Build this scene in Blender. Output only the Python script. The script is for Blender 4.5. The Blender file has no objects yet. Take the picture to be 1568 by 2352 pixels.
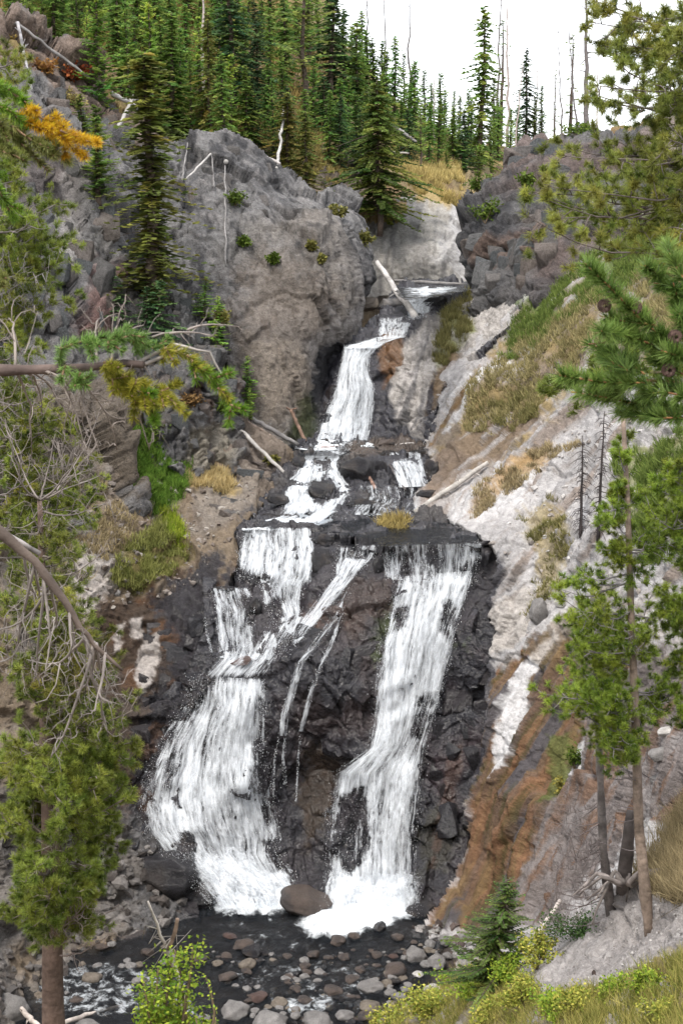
import bpy, math, random
import numpy as np
from math import radians, sin, cos, pi

# ------------------------------------------------------------------ camera, sky, sun, exposure
sc = bpy.context.scene
C = sc.collection
CAM_Z = 20.0
PITCH = radians(10.0)
cam_d = bpy.data.cameras.new('camera')
cam = bpy.data.objects.new('camera', cam_d)
C.objects.link(cam)
cam.location = (0, 0, CAM_Z)
cam.rotation_euler = (pi / 2 - PITCH, 0, 0)
cam_d.sensor_fit = 'VERTICAL'
cam_d.sensor_height = 36.0
cam_d.sensor_width = 24.0
cam_d.lens = 50.0
cam_d.clip_start = 0.05
cam_d.clip_end = 3000
cam_d.dof.use_dof = True
cam_d.dof.focus_distance = 36.0
cam_d.dof.aperture_fstop = 13.0
sc.camera = cam

w = bpy.data.worlds.new('World')
sc.world = w
w.use_nodes = True
wn = w.node_tree.nodes
wl = w.node_tree.links
sky = wn.new('ShaderNodeTexSky')
sky.sky_type = 'NISHITA'
sky.sun_disc = False
sky.sun_elevation = radians(58)
sky.sun_rotation = radians(205)
wm = wn.new('ShaderNodeMixRGB')
wm.inputs[0].default_value = 0.86
wm.inputs[2].default_value = (9.5, 9.6, 9.8, 1)
wl.new(sky.outputs[0], wm.inputs[1])
wl.new(wm.outputs[0], wn['Background'].inputs[0])
wn['Background'].inputs[1].default_value = 0.1

sun_d = bpy.data.lights.new('sun', 'SUN')
sun_d.energy = 1.5
sun_d.angle = radians(12)
sun_d.color = (1.0, 0.94, 0.85)
sun = bpy.data.objects.new('sun', sun_d)
C.objects.link(sun)
# light comes from above, behind the camera and a little to the left
sun.rotation_euler = (radians(32), 0, radians(-25))

sc.view_settings.view_transform = 'Standard'
sc.view_settings.look = 'None'
sc.view_settings.gamma = 1.0
sc.view_settings.exposure = 1.25
sc.view_settings.use_curve_mapping = False
sc.cycles.transparent_max_bounces = 24
sc.cycles.max_bounces = 6
sc.cycles.use_adaptive_sampling = True
sc.cycles.adaptive_threshold = 0.02
sc.cycles.use_denoising = True
sc.cycles.denoiser = 'OPENIMAGEDENOISE'
sc.cycles.denoising_input_passes = 'RGB_ALBEDO_NORMAL'

rng = np.random.default_rng(7)
random.seed(7)

# ------------------------------------------------------------------ pixel -> direction (photo seen 1568 wide)
F = 2352 * 50.0 / 36.0
CX, CY = 784.0, 1176.0
cP, sP = cos(PITCH), sin(PITCH)


def P(px, py, Y):
    """point at depth Y on the ray through a photo pixel"""
    px = np.asarray(px, float)
    py = np.asarray(py, float)
    Y = np.asarray(Y, float)
    a = (px - CX) / F
    b = (CY - py) / F
    dy = cP + b * sP
    return np.stack(np.broadcast_arrays(a / dy * Y, Y, CAM_Z + (-sP + b * cP) / dy * Y), -1)


def Pz(px, py, z):
    """point at height z on the ray through a photo pixel"""
    b = (CY - np.asarray(py, float)) / F
    dy = cP + b * sP
    return P(px, py, (z - CAM_Z) * dy / (-sP + b * cP))


def mpp(Y):
    return Y / F      # metres for one photo pixel


# ------------------------------------------------------------------ noise
_T = np.random.default_rng(99).random((64 * 64 * 64,)).astype(np.float32)


def _h(ix, iy, iz, s=0):
    return _T[(((ix + 7 * s) & 63) << 12) | (((iy + 13 * s) & 63) << 6) | ((iz + 29 * s) & 63)]


def vnoise(p, s=0):
    i = np.floor(p)
    f = (p - i).astype(np.float32)
    f = f * f * f * (f * (f * 6 - 15) + 10)
    i = i.astype(np.int32)
    x, y, z = i[:, 0], i[:, 1], i[:, 2]
    fx, fy, fz = f[:, 0], f[:, 1], f[:, 2]
    xs = [(((x + 7 * s + d) & 63) << 12) for d in (0, 1)]
    ys = [(((y + 13 * s + d) & 63) << 6) for d in (0, 1)]
    zs = [((z + 29 * s + d) & 63) for d in (0, 1)]

    def row(a, b):
        k = xs[a] | ys[b]
        u = _T[k | zs[0]]
        return u + (_T[k | zs[1]] - u) * fz
    a0 = row(0, 0)
    a0 = a0 + (row(0, 1) - a0) * fy
    a1 = row(1, 0)
    a1 = a1 + (row(1, 1) - a1) * fy
    return (a0 + (a1 - a0) * fx) * 2 - 1


def fbm(p, o=4, s=0, gain=0.5):
    p = np.asarray(p, np.float32)
    a, r, t = 1.0, 0, 0
    for k in range(o):
        r = r + a * vnoise(p * (2.03 ** k) + 17.3 * k, s + k)
        t += a
        a *= gain
    return r / t


def ridged(p, o=4, s=0):
    p = np.asarray(p, np.float32)
    a, r, t = 1.0, 0, 0
    for k in range(o):
        r = r + a * (1 - 2 * np.abs(vnoise(p * (2.03 ** k) + 17.3 * k, s + k)))
        t += a
        a *= 0.5
    return r / t


def blocks(p, s=0, tilt=0.8):
    """angular facets: every voronoi cell has a height and a tilt of its own; also the distance to the crack"""
    p = np.asarray(p, np.float32)
    i0 = np.floor(p).astype(np.int32)
    N = len(p)
    f1 = np.full(N, 9.0, np.float32)
    f2 = np.full(N, 9.0, np.float32)
    best = np.zeros((N, 3), np.int32)
    for dx in (-1, 0, 1):
        for dy in (-1, 0, 1):
            for dz in (-1, 0, 1):
                ix, iy, iz = i0[:, 0] + dx, i0[:, 1] + dy, i0[:, 2] + dz
                r = (p[:, 0] - ix - _h(ix, iy, iz, s)) ** 2 + (p[:, 1] - iy - _h(ix, iy, iz, s + 1)) ** 2 + (p[:, 2] - iz - _h(ix, iy, iz, s + 2)) ** 2
                m = r < f1
                f2 = np.where(m, f1, np.minimum(f2, r))
                f1 = np.where(m, r, f1)
                best[m] = i0[m] + np.array([dx, dy, dz], np.int32)
    ix, iy, iz = best[:, 0], best[:, 1], best[:, 2]
    d = [p[:, k] - best[:, k] - _h(ix, iy, iz, s + k) for k in range(3)]
    val = _h(ix, iy, iz, s + 3) * 2 - 1
    for k in range(3):
        val = val + tilt * d[k] * (_h(ix, iy, iz, s + 4 + k) * 2 - 1)
    return val, np.sqrt(f2) - np.sqrt(f1)


def sstep(a, b, x):
    t = np.clip((x - a) / (b - a), 0, 1)
    return t * t * (3 - 2 * t)


def poly_sd(px, py, poly):
    """signed distance to a polygon, positive inside"""
    poly = np.asarray(poly, np.float32)
    px = np.asarray(px, np.float32)
    py = np.asarray(py, np.float32)
    d = np.full(px.shape, 1e9, np.float32)
    ins = np.zeros(px.shape, bool)
    n = len(poly)
    for k in range(n):
        x0, y0 = poly[k]
        x1, y1 = poly[(k + 1) % n]
        ex, ey = x1 - x0, y1 - y0
        t = np.clip(((px - x0) * ex + (py - y0) * ey) / (ex * ex + ey * ey + 1e-9), 0, 1)
        d = np.minimum(d, np.hypot(px - x0 - t * ex, py - y0 - t * ey))
        if y0 != y1:
            c = ((y0 > py) != (y1 > py)) & (px < (x1 - x0) * (py - y0) / (y1 - y0) + x0)
            ins ^= c
    return np.where(ins, d, -d)


# ------------------------------------------------------------------ mesh helpers
def mk(name, V, faces, mat=None, attrs=None, smooth=True, parent=None, uv=None, link=True):
    """V (N,3); faces: list of (M,k) int arrays -> one mesh object"""
    if not isinstance(faces, (list, tuple)):
        faces = [faces]
    faces = [np.asarray(f, np.int32) for f in faces if len(f)]
    me = bpy.data.meshes.new(name)
    V = np.asarray(V, np.float32)
    me.vertices.add(len(V))
    me.vertices.foreach_set('co', V.ravel())
    nl = sum(f.size for f in faces)
    npoly = sum(len(f) for f in faces)
    me.loops.add(nl)
    me.loops.foreach_set('vertex_index', np.concatenate([f.ravel() for f in faces]))
    me.polygons.add(npoly)
    cnt = np.concatenate([np.full(len(f), f.shape[1], np.int32) for f in faces])
    st = np.concatenate([[0], np.cumsum(cnt)[:-1]]).astype(np.int32)
    me.polygons.foreach_set('loop_start', st)
    me.polygons.foreach_set('loop_total', cnt)
    me.polygons.foreach_set('use_smooth', np.full(npoly, smooth))
    me.update(calc_edges=True)
    for k, a in (attrs or {}).items():
        a = np.asarray(a, np.float32)
        if a.ndim == 2:
            at = me.attributes.new(k, 'FLOAT_COLOR', 'POINT')
            if a.shape[1] == 3:
                a = np.concatenate([a, np.ones((len(a), 1), np.float32)], 1)
            at.data.foreach_set('color', a.ravel())
        else:
            at = me.attributes.new(k, 'FLOAT', 'POINT')
            at.data.foreach_set('value', a.ravel())
    if uv is not None:
        ul = me.uv_layers.new(name='UVMap')
        li = np.concatenate([f.ravel() for f in faces])
        ul.data.foreach_set('uv', np.asarray(uv, np.float32)[li].ravel())
    if mat is not None:
        me.materials.append(mat)
    o = bpy.data.objects.new(name, me)
    if link:
        C.objects.link(o)
    if parent is not None:
        o.parent = parent
    return o


def tag(o, label=None, cat=None, group=None, kind=None):
    if label:
        o['label'] = label
    if cat:
        o['category'] = cat
    if group:
        o['group'] = group
    if kind:
        o['kind'] = kind
    return o


def empty(name, loc, label=None, cat=None, group=None):
    o = bpy.data.objects.new(name, None)
    C.objects.link(o)
    o.location = [float(v) for v in loc]
    o.empty_display_size = 0.2
    return tag(o, label, cat, group)


class MB:
    """collects vertices and faces for one mesh"""

    def __init__(s):
        s.v, s.t, s.q, s.c, s.n = [], [], [], [], 0

    def add(s, v, t=None, q=None, c=None):
        v = np.asarray(v, float)
        s.v.append(v)
        if t is not None and len(t):
            s.t.append(np.asarray(t) + s.n)
        if q is not None and len(q):
            s.q.append(np.asarray(q) + s.n)
        if c is not None:
            c = np.asarray(c, float)
            s.c.append(np.broadcast_to(c, (len(v), 3)) if c.ndim == 1 else c)
        s.n += len(v)

    def tube(s, pts, rad, sides=6, c=None, cap=True):
        pts = np.asarray(pts, float)
        n = len(pts)
        rad = np.broadcast_to(np.asarray(rad, float), (n,))
        tg = np.gradient(pts, axis=0)
        tg /= np.linalg.norm(tg, axis=1, keepdims=True) + 1e-9
        ref = np.array([0.0, 0, 1]) if abs(tg[0, 2]) < 0.8 else np.array([1.0, 0, 0])
        u = np.cross(tg, ref)
        u /= np.linalg.norm(u, axis=1, keepdims=True) + 1e-9
        b = np.cross(tg, u)
        a = np.arange(sides) * 2 * pi / sides
        ring = pts[:, None] + rad[:, None, None] * (np.cos(a)[None, :, None] * u[:, None] + np.sin(a)[None, :, None] * b[:, None])
        v = ring.reshape(-1, 3)
        i = np.arange(n - 1)[:, None] * sides
        j = np.arange(sides)[None]
        k = (np.arange(sides) + 1) % sides
        q = np.stack([i + j, i + k[None], i + sides + k[None], i + sides + j], -1).reshape(-1, 4)
        t = None
        if cap:
            v = np.concatenate([v, pts[:1], pts[-1:]])
            t = [[n * sides, (jj + 1) % sides, jj] for jj in range(sides)] + [[n * sides + 1, (n - 1) * sides + jj, (n - 1) * sides + (jj + 1) % sides] for jj in range(sides)]
        if c is not None:
            c = np.asarray(c, float)
            if c.ndim == 2:
                c = np.repeat(c, sides, 0)
                if cap:
                    c = np.concatenate([c, c[:1], c[-1:]])
        s.add(v, t, q, c)

    def build(s, name, mat, parent=None, smooth=True, link=True, kind=None):
        v = np.concatenate(s.v)
        fs = []
        if s.q:
            fs.append(np.concatenate(s.q))
        if s.t:
            fs.append(np.concatenate(s.t))
        at = {'Col': np.concatenate(s.c)} if s.c else None
        o = mk(name, v, fs, mat, at, smooth, parent, link=link)
        if kind:
            o['kind'] = kind
        return o


# ------------------------------------------------------------------ materials
def newmat(name):
    m = bpy.data.materials.new(name)
    m.use_nodes = True
    nt = m.node_tree
    return m, nt.nodes, nt.links, nt.nodes['Principled BSDF']


def noise_node(N, L, scale, detail=4, rough=0.6, vec=None, dist=0.0):
    n = N.new('ShaderNodeTexNoise')
    n.inputs['Scale'].default_value = scale
    n.inputs['Detail'].default_value = detail
    n.inputs['Roughness'].default_value = rough
    n.inputs['Distortion'].default_value = dist
    if vec is not None:
        L.new(vec, n.inputs['Vector'])
    return n


def mapr(N, L, src, a, b, c, d):
    m = N.new('ShaderNodeMapRange')
    m.inputs[1].default_value = a
    m.inputs[2].default_value = b
    m.inputs[3].default_value = c
    m.inputs[4].default_value = d
    L.new(src, m.inputs[0])
    return m.outputs[0]


def mulc(N, L, col, fac_out):
    """colour x scalar"""
    v = N.new('ShaderNodeVectorMath')
    v.operation = 'SCALE'
    L.new(col, v.inputs[0])
    L.new(fac_out, v.inputs['Scale'])
    return v.outputs[0]


def rock_material(name, bump=0.6, scales=(1.2, 7, 34), var=0.5):
    m, N, L, B = newmat(name)
    geo = N.new('ShaderNodeTexCoord').outputs['Object']
    at = N.new('ShaderNodeAttribute')
    at.attribute_name = 'Col'
    wet = N.new('ShaderNodeAttribute')
    wet.attribute_name = 'wet'
    n1 = noise_node(N, L, scales[0], 5, 0.65, geo)
    n2 = noise_node(N, L, scales[1], 5, 0.7, geo)
    n3 = noise_node(N, L, scales[2], 3, 0.7, geo)
    f1 = mapr(N, L, n1.outputs[0], 0.25, 0.75, 1 - var * 0.55, 1 + var * 0.55)
    f2 = mapr(N, L, n2.outputs[0], 0.25, 0.75, 1 - var * 0.8, 1 + var * 0.8)
    f3 = mapr(N, L, n3.outputs[0], 0.25, 0.75, 1 - var * 0.5, 1 + var * 0.5)
    c = mulc(N, L, mulc(N, L, mulc(N, L, at.outputs['Color'], f1), f2), f3)
    L.new(c, B.inputs['Base Color'])
    L.new(mapr(N, L, wet.outputs['Fac'], 0, 1, 0.95, 0.16), B.inputs['Roughness'])
    L.new(mapr(N, L, wet.outputs['Fac'], 0, 1, 0.15, 0.5), B.inputs['Specular IOR Level'])
    ad = N.new('ShaderNodeMath')
    ad.operation = 'MULTIPLY_ADD'
    L.new(n2.outputs[0], ad.inputs[0])
    ad.inputs[1].default_value = 2.2
    L.new(n3.outputs[0], ad.inputs[2])
    bp = N.new('ShaderNodeBump')
    bp.inputs['Strength'].default_value = bump
    bp.inputs['Distance'].default_value = 0.16
    L.new(ad.outputs[0], bp.inputs['Height'])
    L.new(bp.outputs[0], B.inputs['Normal'])
    return m


def attr_material(name, rough=0.85, spec=0.2, var=0.4, scale=6.0, trans=0.0, per_obj=0.0, bump=0.0):
    """colour attribute with noise; per_obj shifts brightness and hue a little from object to object"""
    m, N, L, B = newmat(name)
    geo = N.new('ShaderNodeTexCoord').outputs['Object']
    at = N.new('ShaderNodeAttribute')
    at.attribute_name = 'Col'
    n1 = noise_node(N, L, scale, 4, 0.65, geo)
    c = mulc(N, L, at.outputs['Color'], mapr(N, L, n1.outputs[0], 0.25, 0.75, 1 - var, 1 + var))
    if per_obj:
        oi = N.new('ShaderNodeObjectInfo')
        hs = N.new('ShaderNodeHueSaturation')
        L.new(mapr(N, L, oi.outputs['Random'], 0, 1, 0.5 - per_obj * 0.04, 0.5 + per_obj * 0.02), hs.inputs['Hue'])
        ml = N.new('ShaderNodeMath')
        ml.operation = 'MULTIPLY'
        ml.inputs[1].default_value = 7.31
        L.new(oi.outputs['Random'], ml.inputs[0])
        fr = N.new('ShaderNodeMath')
        fr.operation = 'FRACT'
        L.new(ml.outputs[0], fr.inputs[0])
        L.new(mapr(N, L, fr.outputs[0], 0, 1, 1 - per_obj * 0.5, 1 + per_obj * 0.5), hs.inputs['Value'])
        L.new(c, hs.inputs['Color'])
        c = hs.outputs[0]
    L.new(c, B.inputs['Base Color'])
    B.inputs['Roughness'].default_value = rough
    B.inputs['Specular IOR Level'].default_value = spec
    if bump:
        bp = N.new('ShaderNodeBump')
        bp.inputs['Strength'].default_value = bump
        bp.inputs['Distance'].default_value = 0.03
        L.new(n1.outputs[0], bp.inputs['Height'])
        L.new(bp.outputs[0], B.inputs['Normal'])
    if trans:
        tr = N.new('ShaderNodeBsdfTranslucent')
        L.new(c, tr.inputs['Color'])
        mx = N.new('ShaderNodeMixShader')
        mx.inputs[0].default_value = trans
        L.new(B.outputs[0], mx.inputs[1])
        L.new(tr.outputs[0], mx.inputs[2])
        L.new(mx.outputs[0], N['Material Output'].inputs[0])
    return m


M_rock = rock_material('rock', 0.75, (0.8, 5, 20), 0.55)
M_pale = rock_material('pale_rock', 0.5, (0.9, 5, 19), 0.42)
M_wet = rock_material('wet_rock', 0.45, (1.0, 4, 14), 0.5)
M_earth = rock_material('earth', 0.6, (1.0, 8, 40), 0.45)
M_boulder = rock_material('boulder', 0.5, (3, 14, 60), 0.4)
M_leaf = attr_material('needles', 0.6, 0.25, 0.3, 3.0, 0.5, 0.5)
M_near_leaf = attr_material('pine_needles', 0.5, 0.35, 0.25, 5.0, 0.4)
M_bark = attr_material('bark', 0.9, 0.15, 0.5, 9.0, 0, 0, 0.8)
M_dead = attr_material('dead_wood', 0.85, 0.2, 0.35, 7.0, 0, 0.2, 0.5)
M_grass = attr_material('grass', 0.75, 0.15, 0.25, 1.5, 0.25)
# ------------------------------------------------------------------ terrain sheets
class TPS:
    """thin-plate surface through a few surveyed points"""

    def __init__(s, pts, reg=1e-3):
        p = np.asarray(pts, float)
        s.x = p[:, :2] / 300.0
        n = len(p)
        d = np.linalg.norm(s.x[:, None] - s.x[None], axis=-1)
        K = np.where(d > 0, d * d * np.log(d + 1e-9), 0) + reg * np.eye(n)
        Q = np.concatenate([np.ones((n, 1)), s.x], 1)
        A = np.block([[K, Q], [Q.T, np.zeros((3, 3))]])
        s.w = np.linalg.solve(A, np.concatenate([p[:, 2], [0, 0, 0]]))

    def __call__(s, px, py):
        q = np.stack([np.ravel(px), np.ravel(py)], -1) / 300.0
        out = np.zeros(len(q))
        for a in range(0, len(q), 60000):
            b = q[a:a + 60000]
            d = np.linalg.norm(b[:, None] - s.x[None], axis=-1)
            K = np.where(d > 0, d * d * np.log(d + 1e-9), 0)
            out[a:a + 60000] = K @ s.w[:-3] + s.w[-3] + b @ s.w[-2:]
        return out.reshape(np.shape(px))


PATCH = {}


def mixc(col, c, f):
    f = np.clip(f, 0, 1)[:, None]
    return col * (1 - f) + np.asarray(c, float) * f


def stain_shade(px, py, poly, soft, warp, seed, wscale=40.0):
    """0..1 patch of stains or painted shade with an uneven outline"""
    q = np.stack([px / wscale, py / wscale, np.full(px.shape, seed * 3.7)], -1)
    sd = poly_sd(px, py, poly) + warp * fbm(q, 4, seed, 0.65) + 0.9 * warp * fbm(q * 3.1, 4, seed + 3, 0.7)
    return sstep(-soft, soft, sd)


def streak(px, py, ang, along, across, seed, o=3):
    """noise drawn out along the direction ang (degrees in the picture plane of the slope)"""
    c, s = cos(radians(ang)), sin(radians(ang))
    u = (px * c + py * s) / along
    v = (-px * s + py * c) / across
    return fbm(np.stack([u, v, np.full(u.shape, seed * 1.9)], -1), o, seed, 0.55)


def patch(name, poly, pts, step, mat, disp, colour, label, warp=8.0, skirt=(3.0, 1.2), seed=1, albedo=0.8):
    poly = np.asarray(poly, float)
    x0, y0 = poly.min(0) - 10
    x1, y1 = poly.max(0) + 10
    nx, ny = int((x1 - x0) / step) + 2, int((y1 - y0) / step) + 2
    gx, gy = np.meshgrid(x0 + np.arange(nx) * step, y0 + np.arange(ny) * step)
    jit = (rng.random((2, ny, nx)) - 0.5) * step * 0.5
    gx, gy = gx + jit[0], gy + jit[1]
    tps = TPS(pts)
    Y = tps(gx, gy)
    p = P(gx, gy, Y)
    # normals of the smooth sheet, turned towards the viewer
    du = np.gradient(p, axis=1)
    dv = np.gradient(p, axis=0)
    nrm = np.cross(dv, du)
    nrm /= np.linalg.norm(nrm, axis=-1, keepdims=True) + 1e-9
    vd = p - np.array([0, 0, CAM_Z])
    sg = np.sign((nrm * vd).sum(-1, keepdims=True))
    nrm *= -np.where(sg == 0, 1, sg)
    flat = p.reshape(-1, 3)
    fx, fy = gx.ravel(), gy.ravel()
    qn = np.stack([fx / 30, fy / 30, np.full(fx.shape, seed * 5.1)], -1)
    sd = poly_sd(fx, fy, poly) + warp * fbm(qn, 3, seed)
    need = sd > -3 * step
    idx = np.where(need)[0]
    h = np.zeros(len(flat))
    h[idx] = disp(flat[idx], fx[idx], fy[idx])
    nn = nrm.reshape(-1, 3)
    flat = flat + nn * h[:, None]
    PATCH[name] = dict(tps=tps, p=flat.reshape(ny, nx, 3), x0=x0, y0=y0, step=step, nx=nx, ny=ny, n=nn.reshape(ny, nx, 3))
    keep = (sd > 0).reshape(ny, nx)
    cell = keep[:-1, :-1] & keep[1:, :-1] & keep[:-1, 1:] & keep[1:, 1:]
    vid = np.arange(ny * nx).reshape(ny, nx)
    quads = np.stack([vid[:-1, :-1][cell], vid[1:, :-1][cell], vid[1:, 1:][cell], vid[:-1, 1:][cell]], -1)
    used = np.unique(quads)
    remap = np.full(ny * nx, -1)
    remap[used] = np.arange(len(used))
    quads = remap[quads]
    V = flat[used]
    ux, uy = fx[used], fy[used]
    col, wet = colour(V, ux, uy)
    # thickness: rim edges run back into the hill
    e = np.concatenate([quads[:, [0, 1]], quads[:, [1, 2]], quads[:, [2, 3]], quads[:, [3, 0]]])
    key = np.sort(e, 1)
    kk = key[:, 0].astype(np.int64) * (len(V) + 1) + key[:, 1]
    _, inv, cnt = np.unique(kk, return_inverse=True, return_counts=True)
    rim = e[cnt[inv] == 1]
    rv = np.unique(rim)
    rm = np.full(len(V), -1)
    rm[rv] = np.arange(len(rv)) + len(V)
    back = V[rv] - nn[used][rv] * skirt[0] * 0.5 + np.array([0, skirt[0], -skirt[1]])
    sk = np.stack([rim[:, 1], rim[:, 0], rm[rim[:, 0]], rm[rim[:, 1]]], -1)
    V2 = np.concatenate([V, back])
    col = np.concatenate([col, col[rv]])
    wet = np.concatenate([wet, wet[rv]])
    o = mk(name, V2, [quads, sk], mat, {'Col': np.clip(col * albedo, 0.002, 0.95), 'wet': wet}, True)
    return tag(o, label, None, None, 'structure')


def on(name, px, py, lift=0.0):
    """surface point of a terrain sheet under a photo pixel"""
    t = PATCH[name]
    i = int(np.clip(round((py - t['y0']) / t['step']), 0, t['ny'] - 1))
    j = int(np.clip(round((px - t['x0']) / t['step']), 0, t['nx'] - 1))
    return t['p'][i, j] + t['n'][i, j] * lift


def on_many(name, px, py):
    t = PATCH[name]
    i = np.clip(np.round((np.asarray(py) - t['y0']) / t['step']).astype(int), 0, t['ny'] - 1)
    j = np.clip(np.round((np.asarray(px) - t['x0']) / t['step']).astype(int), 0, t['nx'] - 1)
    return t['p'][i, j], t['n'][i, j]


def rock_disp(big=0.6, bf=0.22, blk=0.35, cell=1.6, fine=0.1, aniso=(1, 1, 1), crack=0.12, seed=3, blk2=0.4):
    an = np.asarray(aniso, float)

    def f(p, px, py):
        wv = np.stack([vnoise(p * 0.7, seed + 40), vnoise(p * 0.7 + 9, seed + 41), vnoise(p * 0.7 + 18, seed + 42)], -1) * 0.4 + np.stack([vnoise(p * 2.1, seed + 43), vnoise(p * 2.1 + 9, seed + 44), vnoise(p * 2.1 + 18, seed + 45)], -1) * 0.1
        v1, c1 = blocks((p + wv) / (cell * an), seed, 1.5)
        v2, c2 = blocks((p + wv * 0.5) / (cell * 0.38 * an), seed + 11, 1.7)
        v3, c3 = blocks((p + wv * 0.3) / (cell * 0.15 * an), seed + 17, 1.8)
        h = big * fbm(p * bf, 3, seed) + blk * 0.5 * v1 - crack * (1 - sstep(0, 0.12, c1))
        h += blk * blk2 * 0.16 * v3
        h += blk * blk2 * 0.5 * v2 - crack * 0.4 * (1 - sstep(0, 0.12, c2))
        h += 1.2 * fine * fbm(p * 2.7, 4, seed + 20, 0.65) + 0.8 * fine * ridged(p * 0.9, 5, seed + 27)
        return h
    return f


GREY = np.array([0.250, 0.243, 0.243])
DARKG = np.array([0.075, 0.075, 0.083])
TAN = np.array([0.27, 0.235, 0.20])
PINK = np.array([0.23, 0.185, 0.17])
PALE = np.array([0.50, 0.47, 0.46])
WHITE = np.array([0.66, 0.65, 0.66])
BLACK = np.array([0.031, 0.030, 0.036])
BROWN = np.array([0.10, 0.062, 0.042])
RUST = np.array([0.215, 0.11, 0.055])
OCHRE = np.array([0.27, 0.18, 0.08])
EARTH = np.array([0.235, 0.185, 0.135])
STRAW = np.array([0.42, 0.31, 0.13])
GREEN = np.array([0.085, 0.125, 0.025])
MOSS = np.array([0.06, 0.085, 0.012])


def c_cliff(p, px, py):
    n = len(p)
    col = np.tile(GREY, (n, 1))
    col = mixc(col, TAN * 0.95, sstep(0.0, 0.5, fbm(p * 0.16, 3, 5)) * 0.55)
    col = mixc(col, DARKG, sstep(-0.05, 0.4, fbm(p * 0.45 + 4, 4, 8)) * 0.5)
    col = mixc(col, PALE * 0.75, sstep(0.12, 0.5, fbm(p * np.array([1.2, 1.2, 0.5]), 4, 14)) * 0.4)
    # vertical run-off streaks on the face
    st = fbm(p * np.array([1.6, 1.6, 0.12]), 4, 19)
    col = mixc(col, DARKG * 0.6, sstep(0.08, 0.4, st) * 0.75)
    col = mixc(col, PALE * 0.8, sstep(0.08, 0.4, fbm(p * np.array([2.2, 2.2, 1.4]) + 31, 5, 17, 0.65)) * 0.4)
    col = mixc(col, DARKG * 0.6, sstep(0.1, 0.4, fbm(p * np.array([2.6, 2.6, 1.2]) + 71, 5, 18, 0.65)) * 0.5)
    # rusty, lighter lower face
    f = stain_shade(px, py, [(540, 640), (700, 560), (780, 720), (700, 900), (600, 980), (540, 860)], 60, 60, 3)
    col = mixc(col, TAN * np.array([0.82, 0.76, 0.72]), f * 0.6)
    f = stain_shade(px, py, [(570, 790), (720, 800), (725, 940), (600, 960)], 25, 30, 4)
    col = mixc(col, PALE * np.array([0.75, 0.68, 0.58]), f * 0.6)
    f = stain_shade(px, py, [(690, 800), (830, 690), (850, 720), (800, 800), (720, 880)], 10, 12, 6)
    col = mixc(col, PALE * 1.0, f * 0.6)
    # wet black strip beside the upper fall
    f = stain_shade(px, py, [(715, 830), (760, 790), (820, 785), (800, 1010), (715, 1010)], 6, 14, 7)
    col = mixc(col, BLACK, f)
    wet = f
    g = stain_shade(px, py, [(690, 900), (725, 930), (720, 1010), (660, 1010)], 14, 14, 9)
    col = mixc(col, MOSS * 0.6, g * 0.8)
    return col, wet


def c_leftcliff(p, px, py):
    n = len(p)
    col = np.tile(GREY * 0.95, (n, 1))
    col = mixc(col, PINK, sstep(-0.05, 0.4, fbm(p * 0.14 + 3, 3, 25)) * 0.75)
    col = mixc(col, DARKG, sstep(0.0, 0.4, fbm(p * 0.5, 4, 28)) * 0.5)
    st = fbm(p * np.array([1.3, 1.3, 0.14]), 4, 29)
    col = mixc(col, PALE * 0.8, sstep(0.15, 0.5, st) * 0.5)
    f = stain_shade(px, py, [(130, 500), (180, 520), (170, 610), (120, 580)], 8, 16, 31)
    col = mixc(col, PALE * 0.9, f * 0.8)
    # soil and dry grass on the crest
    f = stain_shade(px, py, [(-300, -60), (40, 30), (240, 140), (300, 210), (390, 300), (360, 330), (250, 270), (150, 280), (90, 190), (-300, 130)], 14, 30, 33)
    col = mixc(col, np.array([0.28, 0.18, 0.12]), f * 0.55)
    f = stain_shade(px, py, [(200, 600), (290, 620), (280, 760), (210, 760)], 20, 20, 34)
    col = mixc(col, np.array([0.24, 0.13, 0.11]), f * 0.7)
    f = stain_shade(px, py, [(303, 480), (330, 470), (326, 600), (304, 590)], 4, 8, 35)
    col = mixc(col, BLACK * 1.6, f * 0.8)  # shade inside the crevice, painted into the cliff colour
    f = stain_shade(px, py, [(-300, 850), (330, 880), (420, 1150), (-300, 1200)], 40, 50, 36)
    col = mixc(col, EARTH * 0.7, f * 0.8)
    return col, np.zeros(n)


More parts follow.
